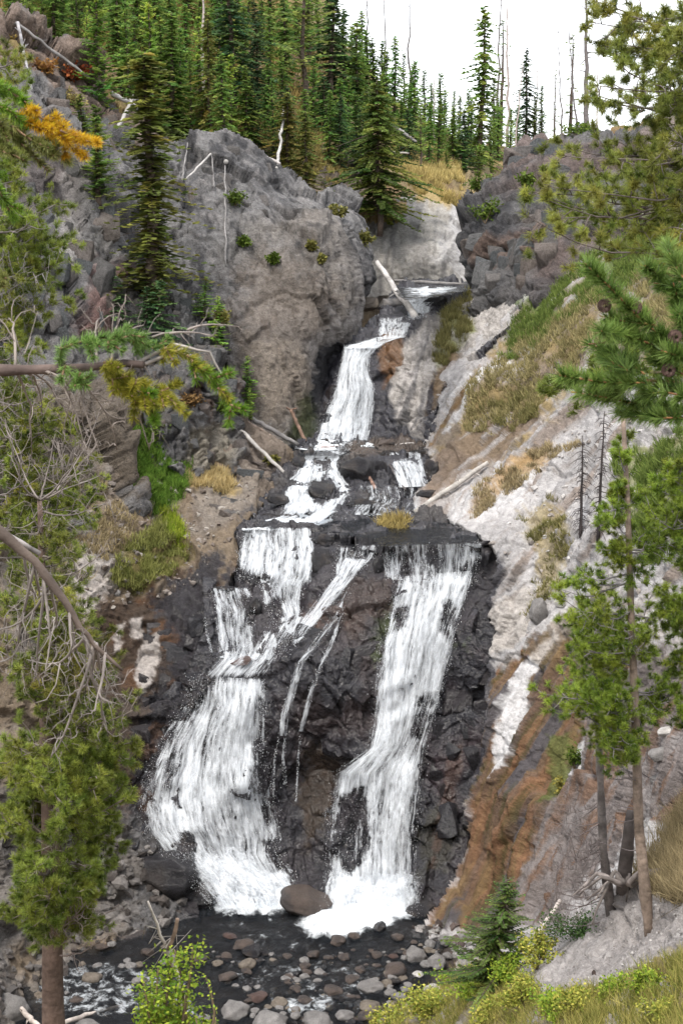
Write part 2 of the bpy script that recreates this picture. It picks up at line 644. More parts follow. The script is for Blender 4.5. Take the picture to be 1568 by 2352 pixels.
def c_bank(p, px, py):
    n = len(p)
    col = np.tile(EARTH, (n, 1))
    col = mixc(col, GREY * 1.15, sstep(-0.1, 0.35, fbm(p * 0.5, 4, 41)) * 0.6)
    col = mixc(col, BROWN * 1.3, sstep(0.05, 0.5, fbm(p * 0.9 + 7, 4, 43)) * 0.45)
    # bare grey-brown rock apron beside the cascades
    f = stain_shade(px, py, [(530, 960), (660, 1010), (690, 1080), (600, 1150), (550, 1210), (470, 1260), (440, 1180), (520, 1090)], 14, 22, 44)
    st = streak(px, py, 50, 120, 14, 45)
    col = mixc(col, np.array([0.20, 0.165, 0.14]) * (1 + 0.5 * st[:, None]), f * 0.85)
    f = stain_shade(px, py, [(440, 1120), (600, 1090), (560, 1200), (470, 1250)], 10, 16, 46)
    col = mixc(col, np.array([0.33, 0.29, 0.25]), f * 0.6)
    # grass floor
    for k, (poly, c, a) in enumerate([
            ([(230, 1000), (330, 990), (420, 1080), (400, 1170), (330, 1180), (290, 1120)], GREEN, 0.9),
            ([(410, 1080), (520, 1085), (540, 1130), (430, 1130)], STRAW, 0.9),
            ([(280, 1260), (430, 1230), (440, 1290), (330, 1350), (250, 1340)], OCHRE * 0.6 + GREEN * 0.5, 0.8),
            ([(150, 1090), (300, 1150), (330, 1250), (200, 1280), (100, 1200)], EARTH * 1.2, 0.5)]):
        col = mixc(col, c, stain_shade(px, py, poly, 12, 18, 50 + k) * a)
    # white mineral slabs
    for k, poly in enumerate([
            [(140, 1195), (180, 1190), (245, 1300), (240, 1390), (210, 1420), (160, 1300)],
            [(310, 1560), (330, 1470), (368, 1450), (370, 1500), (345, 1580), (318, 1600)],
            [(303, 1420), (326, 1415), (330, 1460), (312, 1470)],
            [(270, 1590), (340, 1600), (350, 1640), (280, 1650)]]):
        col = mixc(col, PALE * np.array([1.05, 1.02, 0.98]), stain_shade(px, py, poly, 5, 12, 60 + k, 22) * 0.9)
    # wet black apron and iron stains next to the falls
    f = stain_shade(px, py, [(560, 1180), (620, 1170), (540, 1320), (480, 1440), (480, 1560), (420, 1650), (300, 2150), (470, 2150), (800, 1700), (700, 1200)], 16, 40, 66)
    fw = stain_shade(px, py, [(360, 1360), (500, 1290), (560, 1400), (500, 1560), (430, 1700), (420, 2000), (350, 2050), (270, 1850), (300, 1660), (380, 1560)], 14, 40, 65)
    f2 = stain_shade(px, py, [(230, 1370), (330, 1350), (480, 1300), (520, 1500), (440, 1560), (400, 1800), (330, 1950), (220, 1830), (230, 1600)], 16, 44, 67)
    col = mixc(col, BROWN * 0.55, f2 * 0.9)
    col = mixc(col, RUST * 0.55, f2 * sstep(0.1, 0.4, fbm(p * 0.9, 4, 68)) * 0.8)
    col = mixc(col, BLACK * 1.2, fw * 0.9)
    col = mixc(col, np.array([0.12, 0.06, 0.03]), fw * sstep(0.12, 0.35, fbm(p * 1.3 + 5, 4, 64)) * 0.6)
    col = mixc(col, BLACK * 1.5, f * 0.92)
    for k, poly in enumerate([
            [(310, 1560), (330, 1470), (368, 1450), (370, 1500), (345, 1580), (318, 1600)],
            [(303, 1420), (326, 1415), (330, 1460), (312, 1470)],
            [(275, 1430), (292, 1425), (285, 1490), (268, 1490)]]):
        col = mixc(col, PALE * np.array([1.05, 1.02, 0.98]), stain_shade(px, py, poly, 4, 9, 62 + k, 22) * 0.9)
    f3 = stain_shade(px, py, [(-300, 1850), (150, 1800), (330, 1900), (420, 2150), (-300, 2200)], 30, 40, 69)
    col = mixc(col, GREY * 0.8, f3 * 0.7)
    return col, np.clip(f + fw + f2 * 0.5, 0, 1)


def c_outcrop(p, px, py):
    n = len(p)
    col = np.tile(GREY * 1.0, (n, 1))
    col = mixc(col, DARKG, sstep(-0.1, 0.4, fbm(p * 0.9, 4, 71)) * 0.6)
    f = stain_shade(px, py, [(430, 990), (520, 960), (540, 1060), (480, 1090), (430, 1060)], 8, 14, 72)
    col = mixc(col, np.array([0.36, 0.32, 0.25]), f * 0.7)
    f = stain_shade(px, py, [(500, 830), (560, 900), (540, 1010), (470, 960), (380, 900)], 20, 40, 73)
    col = mixc(col, RUST * 0.45, f * sstep(0.0, 0.35, fbm(p * 1.1, 4, 74)) * 0.8)
    return col, np.zeros(n)


def c_falls(p, px, py):
    n = len(p)
    col = np.tile(BLACK * 1.35, (n, 1))
    col = mixc(col, np.array([0.055, 0.046, 0.052]), sstep(-0.2, 0.4, fbm(p * 0.8, 4, 81)) * 0.7)
    f = stain_shade(px, py, [(690, 1420), (860, 1330), (910, 1350), (890, 1500), (860, 1750), (780, 1800), (700, 1800), (640, 1600)], 40, 60, 82)
    col = mixc(col, np.array([0.068, 0.050, 0.050]), f * sstep(-0.25, 0.35, fbm(p * 0.7 + 3, 4, 83)) * 0.85)
    for k, (poly, c, a) in enumerate([
            ([(790, 1330), (890, 1340), (900, 1400), (820, 1460), (760, 1420)], np.array([0.09, 0.058, 0.045]), 0.6),
            ([(700, 1410), (760, 1380), (740, 1440), (690, 1460)], np.array([0.15, 0.08, 0.055]), 0.7),
            ([(700, 1730), (780, 1740), (750, 1900), (700, 1990), (690, 1850)], np.array([0.075, 0.05, 0.03]), 0.7),
            ([(860, 1450), (905, 1380), (890, 1480), (855, 1520)], MOSS * 0.7, 0.8),
            ([(1050, 1480), (1075, 1470), (1075, 1500)], MOSS, 0.6),
            ([(960, 1900), (1010, 1820), (1060, 1900), (1020, 2000), (970, 2020)], np.array([0.05, 0.045, 0.025]), 0.6)]):
        col = mixc(col, c, stain_shade(px, py, poly, 14, 26, 84 + k) * a)
    f = stain_shade(px, py, [(1000, 1560), (1130, 1500), (1110, 1750), (1040, 1850), (970, 1820)], 30, 40, 93)
    col = mixc(col, np.array([0.075, 0.055, 0.062]), f * sstep(-0.2, 0.4, fbm(p * 0.9 + 3, 4, 94)) * 0.9)
    f = stain_shade(px, py, [(1030, 1740), (1062, 1700), (1060, 1760), (1010, 1960), (990, 1990), (1010, 1850)], 6, 12, 95)
    col = mixc(col, np.array([0.13, 0.075, 0.055]), f * 0.55)
    return col, np.full(n, 1.0)


def c_shelf(p, px, py):
    n = len(p)
    col = np.tile(BLACK * 1.6, (n, 1))
    col = mixc(col, np.array([0.07, 0.06, 0.055]), sstep(-0.1, 0.4, fbm(p * 0.7, 4, 101)) * 0.7)
    f = stain_shade(px, py, [(800, 1010), (990, 1010), (990, 1045), (800, 1050)], 8, 10, 102)
    col = mixc(col, np.array([0.16, 0.12, 0.09]), f * 0.6)
    return col, np.full(n, 1.0)


def c_upper(p, px, py):
    n = len(p)
    col = np.tile(BLACK * 1.5, (n, 1))
    f = stain_shade(px, py, [(905, 790), (960, 745), (1080, 700), (1200, 690), (1100, 830), (1010, 880), (985, 930), (975, 1015), (915, 970), (900, 880)], 8, 12, 111)
    col = mixc(col, np.array([0.37, 0.345, 0.325]), f)
    st = streak(px, py, 105, 130, 13, 112)
    col = mixc(col, DARKG, f * sstep(0.1, 0.45, st) * 0.7)
    col = mixc(col, PALE * 0.95, f * sstep(0.1, 0.4, streak(px, py, 108, 90, 9, 113)) * 0.5)
    g = stain_shade(px, py, [(880, 770), (920, 770), (900, 870), (875, 890), (870, 820)], 8, 12, 114)
    col = mixc(col, np.array([0.17, 0.085, 0.035]), g * 0.8)
    g = stain_shade(px, py, [(995, 860), (1040, 790), (1055, 810), (1000, 940), (970, 960)], 8, 10, 115)
    col = mixc(col, np.array([0.16, 0.10, 0.045]), g * 0.8)
    g = stain_shade(px, py, [(985, 880), (1000, 870), (985, 960), (970, 970)], 3, 6, 116)
    col = mixc(col, BLACK * 1.3, g * 0.9)
    g = stain_shade(px, py, [(1030, 700), (1080, 680), (1080, 760), (1010, 830), (1000, 800)], 14, 18, 117)
    col = mixc(col, GREEN + STRAW * 0.25, g * sstep(-0.3, 0.2, fbm(p * 0.9, 3, 118)) * 0.8)
    return col, np.clip(1 - f, 0, 1)


def c_back(p, px, py):
    n = len(p)
    col = np.tile(np.array([0.41, 0.39, 0.365]), (n, 1))
    st = streak(px, py, 96, 130, 18, 121)
    col = mixc(col, GREY * 0.75, sstep(0.0, 0.4, st) * 0.75)
    col = mixc(col, GREY * 0.9, stain_shade(px, py, [(820, 420), (980, 440), (960, 520), (1000, 600), (960, 620), (840, 520)], 14, 30, 122) * 0.6)
    col = mixc(col, WHITE * 0.8, stain_shade(px, py, [(1000, 530), (1040, 530), (1060, 580), (1055, 620), (1000, 600)], 16, 14, 123) * 0.6)
    col = mixc(col, WHITE * 0.85, stain_shade(px, py, [(1015, 485), (1075, 475), (1075, 650), (1052, 650), (1050, 560)], 5, 8, 124) * 0.8)
    g = stain_shade(px, py, [(920, 380), (1050, 440), (1075, 470), (1020, 490), (960, 470)], 10, 14, 125)
    col = mixc(col, STRAW * 0.9, g * 0.9)
    return col, np.zeros(n)


def c_hill(p, px, py):
    n = len(p)
    col = np.tile(np.array([0.26, 0.205, 0.12]), (n, 1))
    col = mixc(col, STRAW, sstep(-0.1, 0.35, fbm(p * 0.22, 3, 131)) * 0.7)
    col = mixc(col, np.array([0.22, 0.14, 0.09]), sstep(0.0, 0.4, fbm(p * 0.35 + 2, 3, 132)) * 0.7)
    col = mixc(col, np.array([0.20, 0.17, 0.16]), stain_shade(px, py, [(640, 330), (840, 360), (850, 470), (720, 460)], 20, 30, 133) * 0.8)
    col = mixc(col, np.array([0.30, 0.10, 0.06]), stain_shade(px, py, [(150, 130), (215, 140), (250, 190), (180, 190)], 14, 20, 134) * 0.8)
    return col, np.zeros(n)


def c_rcliff(p, px, py):
    n = len(p)
    col = np.tile(GREY * 0.8, (n, 1))
    col = mixc(col, np.array([0.19, 0.135, 0.12]), sstep(-0.1, 0.35, fbm(p * 0.2, 3, 141)) * 0.7)
    col = mixc(col, DARKG * 0.8, sstep(-0.05, 0.35, fbm(p * 0.7 + 2, 4, 142)) * 0.6)
    f = stain_shade(px, py, [(1050, 470), (1180, 420), (1170, 560), (1080, 610), (1050, 560)], 20, 30, 143)
    col = mixc(col, DARKG * 0.75, f * 0.7)
    f = stain_shade(px, py, [(1080, 560), (1180, 540), (1290, 500), (1250, 600), (1100, 620)], 14, 24, 144)
    col = mixc(col, np.array([0.22, 0.145, 0.11]), f * 0.6)
    f = stain_shade(px, py, [(1480, 270), (1700, 200), (1900, 400), (1500, 400)], 20, 30, 145)
    col = mixc(col, PALE * np.array([1, 0.9, 0.84]), f * 0.6)
    return col, np.zeros(n)


def c_right(p, px, py):
    n = len(p)
    col = np.tile(PALE * np.array([0.93, 0.95, 0.97]), (n, 1))
    col = mixc(col, GREY * 1.1, sstep(0.0, 0.4, fbm(p * 0.6, 4, 151)) * 0.6)
    col = mixc(col, WHITE, sstep(0.0, 0.45, fbm(p * 0.35 + 5, 3, 152)) * 0.55)
    col = mixc(col, np.array([0.33, 0.28, 0.24]), sstep(0.15, 0.45, fbm(p * 1.6 + 8, 5, 149, 0.65)) * 0.4)
    sa = streak(px, py, 130, 220, 18, 146, 4)
    col = mixc(col, np.array([0.25, 0.19, 0.15]), sstep(0.1, 0.38, -sa) * sstep(1500, 1400, py) * 0.7)
    # dry grass and soil carpet on the upper slope
    f = stain_shade(px, py, [(1180, 740), (1300, 640), (1400, 560), (1700, 440), (2100, 320), (2100, 900), (1600, 830), (1350, 860), (1230, 960), (1110, 1060), (1000, 1130), (1010, 1030), (1060, 930), (1120, 860)], 20, 50, 153)
    col = mixc(col, EARTH * 1.05, f * sstep(-0.45, 0.1, fbm(p * 0.5 + 1, 4, 154)) * 0.9)
    col = mixc(col, STRAW * 0.75, f * sstep(0.0, 0.35, fbm(p * 0.8 + 6, 4, 155)) * 0.75)
    f = stain_shade(px, py, [(1180, 690), (1330, 610), (1420, 540), (1560, 480), (1560, 600), (1400, 690), (1250, 790), (1150, 830)], 16, 30, 156)
    col = mixc(col, GREEN * 1.15, f * sstep(-0.35, 0.1, fbm(p * 0.8 + 9, 4, 157)) * 0.85)
    for k, (poly, c, a) in enumerate([
            ([(1080, 1180), (1180, 1050), (1270, 1010), (1250, 1070), (1150, 1140)], STRAW * np.array([1, .86, .8]), 0.75),
            ([(1190, 1180), (1260, 1150), (1310, 1200), (1280, 1350), (1220, 1400), (1230, 1270)], STRAW * 0.7 + GREEN * 0.2, 0.7),
            ([(1420, 1050), (1568, 1000), (1700, 1000), (1700, 1250), (1560, 1250), (1450, 1200)], GREEN + STRAW * 0.3, 0.7),
            ([(1130, 930), (1220, 900), (1220, 960), (1120, 1000)], OCHRE * 0.7 + GREEN * 0.3, 0.7)]):
        col = mixc(col, c, stain_shade(px, py, poly, 12, 26, 158 + k) * a)
    # bare white run-off gullies
    f = stain_shade(px, py, [(1140, 830), (1180, 840), (1090, 940), (1000, 1030), (960, 1040), (980, 1000), (1060, 900)], 8, 16, 165)
    st = streak(px, py, 128, 150, 9, 166)
    col = mixc(col, WHITE * 1.05, f * sstep(-0.05, 0.2, st))
    col = mixc(col, np.array([0.19, 0.12, 0.06]), f * sstep(0.05, 0.3, -st) * 0.9)
    f = stain_shade(px, py, [(1000, 1060), (1130, 950), (1260, 950), (1110, 1070), (1010, 1170), (970, 1150)], 14, 16, 167)
    st = streak(px, py, 136, 160, 10, 168)
    col = mixc(col, np.array([0.20, 0.15, 0.115]), f * 0.85)
    col = mixc(col, PALE * 0.85, f * sstep(0.08, 0.25, st) * 0.9)
    f4 = stain_shade(px, py, [(1330, 1500), (1420, 1500), (1560, 1450), (1700, 1450), (1700, 1900), (1500, 1880), (1420, 2000), (1300, 2120), (1050, 2160), (1200, 1960), (1260, 1750), (1270, 1560)], 14, 30, 188)
    col = mixc(col, np.array([0.13, 0.10, 0.09]), f4 * sstep(-0.9, -0.3, fbm(p * 0.8, 4, 189)) * 0.75)
    col = mixc(col, RUST * 0.8, f4 * sstep(0.1, 0.35, streak(px, py, 115, 160, 14, 176)) * 0.7)
    # lower flank: rust, ochre and white bands running down to the stream
    f = stain_shade(px, py, [(1130, 1560), (1260, 1440), (1310, 1480), (1350, 1560), (1300, 1800), (1240, 1960), (1150, 2130), (980, 2140), (1040, 1980), (1090, 1760)], 14, 26, 171)
    st = streak(px, py, 115, 260, 20, 172, 4)
    st2 = streak(px, py, 115, 200, 9, 173, 3)
    band = np.tile(np.array([0.15, 0.095, 0.065]), (n, 1))
    band = mixc(band, RUST, sstep(0.02, 0.3, st) * 0.8)
    band = mixc(band, OCHRE * 0.75, sstep(0.02, 0.3, st2) * 0.7)
    band = mixc(band, np.array([0.09, 0.085, 0.095]), sstep(0.12, 0.35, -st) * 0.9)
    band = mixc(band, np.array([0.06, 0.055, 0.015]), sstep(0.22, 0.4, -st2) * 0.7)
    col = mixc(col, band, f)
    for k, (poly, c, a, wp) in enumerate([
            ([(1235, 1500), (1275, 1440), (1285, 1470), (1220, 1560), (1215, 1640), (1170, 1760), (1140, 1790), (1140, 1730), (1165, 1620), (1195, 1540)], WHITE, 0.95, 9),
            ([(1310, 1720), (1345, 1690), (1350, 1740), (1320, 1800), (1305, 1790)], WHITE, 0.9, 9),
            ([(1220, 1500), (1270, 1430), (1320, 1380), (1330, 1440), (1250, 1540)], OCHRE * 0.8, 0.5, 14),
            ([(1120, 1390), (1220, 1340), (1230, 1430), (1190, 1470), (1150, 1500), (1120, 1500)], PALE * np.array([1, 0.98, 0.93]), 0.85, 10),
            ([(1260, 1690), (1310, 1680), (1300, 1830), (1255, 1850)], GREEN * 0.9 + OCHRE * 0.15, 0.8, 14),
            ([(1500, 1380), (1568, 1330), (1650, 1330), (1650, 1500), (1540, 1520)], PALE * 0.8, 0.8, 16)]):
        col = mixc(col, c, stain_shade(px, py, poly, 5, wp, 180 + k, 24) * a)
    f5 = stain_shade(px, py, [(1120, 1250), (1160, 1310), (1125, 1400), (1130, 1520), (1150, 1560), (1100, 1800), (1030, 2000), (950, 2000), (1000, 1300)], 6, 16, 190)
    col = mixc(col, BLACK * 1.6, f5 * 0.95)
    return col, np.clip(f * 0.35 + f5, 0, 1)


def c_near(p, px, py):
    n = len(p)
    col = np.tile(np.array([0.40, 0.37, 0.36]), (n, 1))
    col = mixc(col, np.array([0.46, 0.43, 0.42]), sstep(0.0, 0.4, fbm(p * 0.8, 3, 201)) * 0.6)
    f = stain_shade(px, py, [(1400, 2260), (1568, 2180), (1900, 2100), (1900, 2800), (700, 2800), (860, 2340), (1060, 2180), (1250, 2270)], 14, 24, 202)
    col = mixc(col, STRAW * 0.6 + GREEN * 0.3, f * sstep(-0.4, 0.1, fbm(p * 1.1, 4, 203)) * 0.9)
    f = stain_shade(px, py, [(1520, 1900), (1700, 1800), (1700, 2090), (1540, 2070), (1440, 2010)], 12, 20, 204)
    col = mixc(col, STRAW * 0.7, f * 0.85)
    return col, np.zeros(n)


patch('forest_hillside',
      [(-500, -150), (760, -150), (760, 60), (900, 215), (1050, 305), (1180, 330), (1330, 300), (1600, 240), (1600, 420), (1200, 420), (1110, 500), (960, 500), (800, 480), (700, 460), (620, 400), (500, 360), (390, 350), (250, 240), (150, 170), (-500, 60)],
      [(-400, 40, 66), (-400, -100, 85), (0, 40, 71), (200, 160, 73), (300, 240, 73), (200, 60, 85), (300, 0, 95), (0, -150, 95), (390, 350, 70), (500, 360, 69.5), (500, 200, 86), (600, 400, 70), (600, 300, 78), (700, 100, 108), (700, 460, 71.5), (720, 380, 78),
       (800, 480, 75), (850, 470, 77.5), (850, 300, 98), (1000, 500, 80), (1000, 400, 87), (1050, 320, 112), (1100, 420, 90), (1150, 360, 112), (1300, 310, 118), (1600, 260, 118), (760, -100, 130), (1100, 490, 81)],
      5, M_earth, rock_disp(0.8, 0.12, 0.3, 2.0, 0.2, seed=30), c_hill, 'steep forest floor of dry grass and soil above the left cliffs', skirt=(0.3, 0.5))

patch('back_wall',
      [(815, 430), (900, 455), (985, 455), (1020, 480), (1085, 470), (1090, 670), (830, 690), (815, 560)],
      [(850, 660, 75), (960, 660, 75), (1060, 655, 74.5), (850, 540, 76.5), (950, 540, 76), (1040, 560, 75.5), (860, 480, 78.5), (980, 462, 80), (1030, 530, 77.5), (1060, 480, 81), (1065, 560, 78)],
      3, M_pale, rock_disp(0.5, 0.25, 0.25, 2.4, 0.08, (1, 1, 1.6), 0.06, seed=50), c_back, 'smooth pale rock wall behind the log bridging the upper stream')

patch('left_cliff',
      [(-400, -30), (0, 20), (60, 45), (130, 95), (215, 140), (250, 190), (330, 250), (400, 310), (470, 420), (470, 720), (440, 1000), (420, 1180), (-400, 1300)],
      [(0, 40, 66), (120, 100, 67), (240, 170, 68), (300, 250, 67), (390, 330, 66), (0, 300, 58), (200, 350, 62), (300, 450, 62.5), (100, 500, 56), (250, 600, 57), (380, 650, 58.5),
       (0, 800, 50), (150, 750, 52), (300, 800, 54.5), (400, 720, 57), (-400, 0, 60), (-400, 800, 44), (150, 1000, 48), (0, 1100, 45), (300, 1000, 52), (440, 500, 64), (315, 540, 62), (330, 610, 59.5), (-400, 1250, 40)],
      4, M_rock, rock_disp(0.6, 0.16, 1.15, 3.0, 0.05, (1, 1, 1.7), 0.25, seed=60, blk2=0.36), c_leftcliff, 'fractured grey and pink cliff on the left under the forest')

patch('centre_cliff',
      [(375, 345), (420, 330), (520, 325), (600, 355), (650, 390), (720, 445), (780, 420), (830, 430), (850, 520), (868, 600), (868, 660), (830, 710), (830, 790), (800, 810), (810, 1015), (640, 1030), (530, 990), (510, 760), (400, 680), (360, 500)],
      [(560, 960, 57.5), (650, 1010, 57.6), (700, 990, 58.6), (720, 850, 60.2), (760, 840, 62.3), (760, 960, 60.5), (800, 780, 62.6), (830, 700, 64), (860, 620, 67.5), (830, 450, 72), (740, 450, 69), (640, 395, 67.5), (520, 340, 66.5), (400, 345, 65.5),
       (600, 600, 61.5), (700, 600, 61.2), (750, 560, 62.3), (785, 650, 62), (560, 750, 59), (650, 750, 59.3), (430, 500, 63), (420, 650, 60.5), (735, 770, 60), (825, 560, 66.5), (800, 500, 66.5), (600, 860, 58.3), (380, 400, 64.5)],
      3, M_rock, rock_disp(0.55, 0.2, 0.5, 3.4, 0.10, (1, 1, 2.0), 0.06, seed=70, blk2=0.4), c_cliff, 'big grey rock face left of the upper waterfall')

patch('upper_falls_rock',
      [(700, 800), (790, 775), (860, 720), (900, 660), (920, 640), (1075, 640), (1085, 700), (1200, 690), (1120, 840), (1020, 900), (1000, 1040), (690, 1040)],
      [(720, 1025, 58.6), (960, 1025, 58.0), (720, 940, 61), (780, 900, 60.2), (860, 880, 60.6), (790, 800, 61.6), (870, 785, 62.2), (740, 850, 62.5), (880, 920, 60.2), (900, 735, 64.2), (870, 755, 63), (930, 700, 66.5), (965, 660, 71), (1060, 655, 71.5),
       (920, 800, 60.6), (940, 870, 59.5), (960, 960, 58.5), (1010, 760, 62), (1050, 730, 64), (1000, 880, 59.2), (1060, 840, 59.6), (1100, 760, 62), (990, 700, 66.3), (860, 1000, 59.6), (1190, 700, 61)],
      3, M_wet, rock_disp(0.35, 0.3, 0.3, 1.3, 0.10, (1, 1, 1.5), 0.08, seed=80), c_upper, 'dark wet rock and pale fluted buttress around the upper waterfall')

patch('left_outcrop',
      [(330, 720), (380, 670), (450, 680), (505, 760), (530, 850), (560, 930), (560, 1010), (540, 1095), (420, 1095), (330, 1050), (325, 900)],
      [(350, 900, 53.2), (380, 690, 56.5), (450, 700, 56.2), (520, 850, 54.7), (480, 1000, 53.4), (400, 1050, 52.2), (540, 1060, 53.6), (330, 1030, 52.2), (430, 850, 53.8), (550, 940, 55)],
      3, M_rock, rock_disp(0.5, 0.35, 0.75, 0.95, 0.08, (1, 1, 1.3), 0.2, seed=90, blk2=0.35), c_outcrop, 'craggy outcrop of broken grey blocks left of the cascades')

patch('left_bank',
      [(150, 980), (330, 985), (450, 1060), (540, 960), (620, 1005), (690, 1050), (690, 1090), (610, 1160), (560, 1215), (540, 1330), (500, 1420), (490, 1560), (420, 1660), (420, 1850), (460, 2130), (330, 2200), (100, 2350), (-400, 2480), (-500, 1100)],
      [(540, 980, 55.3), (650, 1060, 54.5), (610, 1140, 52.5), (550, 1210, 49.3), (500, 1330, 47.0), (460, 1500, 45.2), (350, 1650, 44.1), (320, 1800, 43.4), (350, 1950, 42.3), (400, 2090, 41.5), (300, 1100, 50.5), (300, 1300, 46.8), (250, 1500, 44.6),
       (200, 1700, 42.3), (200, 1900, 41), (150, 2100, 39.5), (0, 1300, 43.5), (0, 1700, 39.5), (0, 2100, 37.0), (-400, 1300, 38), (-400, 2100, 32), (450, 1150, 51.5), (430, 1300, 47.8), (440, 1800, 43.4), (300, 1200, 48.8), (330, 2200, 40.0), (100, 2340, 35.4), (-400, 2450, 30)],
      3, M_earth, rock_disp(0.6, 0.25, 0.35, 1.2, 0.12, (1.3, 1.3, 0.9), 0.03, seed=100), c_bank, 'brown earth bank with grass and dark wet rock left of the falls')

patch('cascade_shelf',
      [(530, 1225), (545, 1205), (600, 1140), (640, 1080), (680, 1020), (780, 1005), (990, 1005), (1010, 1060), (1010, 1180), (1140, 1235), (1130, 1258), (1000, 1262), (880, 1262), (720, 1232)],
      [(540, 1222, 48.3), (700, 1222, 48.2), (800, 1240, 47.2), (880, 1256, 46.2), (1100, 1252, 46.2), (560, 1192, 50.0), (800, 1195, 49.8), (1000, 1192, 50), (1120, 1215, 48.4), (650, 1150, 51.8), (950, 1152, 51.8), (800, 1112, 52.8), (800, 1060, 53.8), (680, 1090, 53.6),
       (900, 1125, 52.4), (960, 1120, 52.4), (930, 1056, 54.3), (700, 1045, 55.4), (860, 1045, 55), (740, 1021, 58), (900, 1020, 58), (975, 1025, 57.8), (600, 1130, 52.6), (980, 1090, 53.2), (1020, 1150, 52)],
      2.5, M_wet, rock_disp(0.2, 0.5, 0.32, 0.9, 0.07, (1, 1, 0.7), 0.02, seed=110), c_shelf, 'dark wet rock shelf with small cascades between the upper and lower falls', albedo=0.62)

patch('falls_rock',
      [(460, 1330), (530, 1220), (560, 1195), (720, 1205), (800, 1232), (880, 1246), (1130, 1240), (1165, 1300), (1150, 1420), (1170, 1560), (1110, 1800), (1080, 1960), (1050, 2120), (300, 2120), (300, 1900), (330, 1640), (420, 1540), (470, 1450)],
      [(330, 2100, 41.5), (600, 2080, 42.2), (760, 2070, 42.4), (950, 2085, 42.0), (1050, 2105, 41.4), (480, 1950, 42.7), (480, 1800, 43.4), (560, 1800, 43.3), (530, 1545, 44.6), (600, 1550, 44.7), (450, 1600, 44.6), (540, 1670, 43.9), (640, 1750, 44.3), (690, 1900, 44.0), (640, 1950, 43.4), (720, 1990, 43.2),
       (640, 1540, 44.6), (680, 1500, 44.4), (760, 1540, 43.9), (800, 1620, 43.8), (720, 1700, 43.9), (800, 1700, 43.7), (760, 1780, 44.3), (820, 1380, 45.2), (780, 1440, 44.6), (880, 1400, 45.1), (840, 1500, 44.3),
       (560, 1515, 45.1), (620, 1510, 45.2), (540, 1440, 45.7), (640, 1430, 45.9), (600, 1320, 46.9), (520, 1345, 46.5), (520, 1325, 47.0), (600, 1222, 48.2), (700, 1222, 48.0), (690, 1330, 46.7), (740, 1290, 46.7), (800, 1255, 47.1), (830, 1310, 46.0), (700, 1400, 45.9),
       (880, 1256, 46.15), (1000, 1258, 46.1), (1100, 1255, 46.1), (900, 1320, 45.9), (1000, 1330, 45.9), (1090, 1330, 45.8), (990, 1355, 45.4), (1000, 1450, 44.8), (960, 1600, 44.3), (920, 1750, 43.4), (800, 1750, 43.5), (870, 1900, 42.8), (870, 2040, 42.3), (780, 1900, 43.5),
       (1110, 1400, 45.2), (1090, 1600, 44.4), (1050, 1800, 43.4), (1020, 1950, 42.5), (420, 1400, 45.6), (400, 1600, 44.4), (330, 1800, 43.4), (380, 1950, 42.4), (430, 1990, 42.2), (500, 2060, 42.0), (1160, 1560, 44.0)],
      2.5, M_wet, rock_disp(0.4, 0.4, 0.36, 2.1, 0.05, (1, 1, 1.3), 0.06, seed=120, blk2=0.55), c_falls, 'black and brown wet rock behind the two lower waterfalls', albedo=0.56)

patch('right_cliff',
      [(1052, 490), (1075, 450), (1110, 425), (1150, 385), (1165, 350), (1200, 318), (1260, 322), (1330, 300), (1400, 290), (1480, 275), (1600, 235), (2000, 150), (2000, 700), (1500, 600), (1400, 600), (1200, 760), (1060, 760), (1062, 650), (1052, 600)],
      [(1060, 520, 69), (1070, 640, 68), (1080, 740, 65.5), (1200, 720, 61.5), (1200, 600, 63.5), (1150, 400, 72), (1200, 335, 75), (1390, 305, 75), (1400, 570, 60.5), (1550, 450, 58), (1550, 290, 68), (2000, 250, 56), (2000, 600, 46), (1300, 450, 65.5), (1110, 560, 67), (1130, 660, 65)],
      3, M_rock, rock_disp(0.6, 0.2, 0.8, 2.4, 0.05, (1.2, 1.2, 1.2), 0.2, seed=130, blk2=0.4), c_rcliff, 'dark blocky crag at the upper right of the gorge')

def right_disp():
    base = rock_disp(0.6, 0.22, 0.2, 2.4, 0.07, (1, 1, 1), 0.03, seed=140, blk2=0.4)

    def f(p, px, py):
        lo = sstep(1350, 1550, py)
        g = streak(px, py, 130, 260, 26, 146, 4) * (1 - lo) + streak(px, py, 115, 300, 24, 147, 4) * lo
        g2 = streak(px, py, 132, 120, 9, 148, 3) * (1 - lo) + streak(px, py, 114, 140, 8, 149, 3) * lo
        return base(p, px, py) + 0.34 * g + 0.13 * g2
    return f


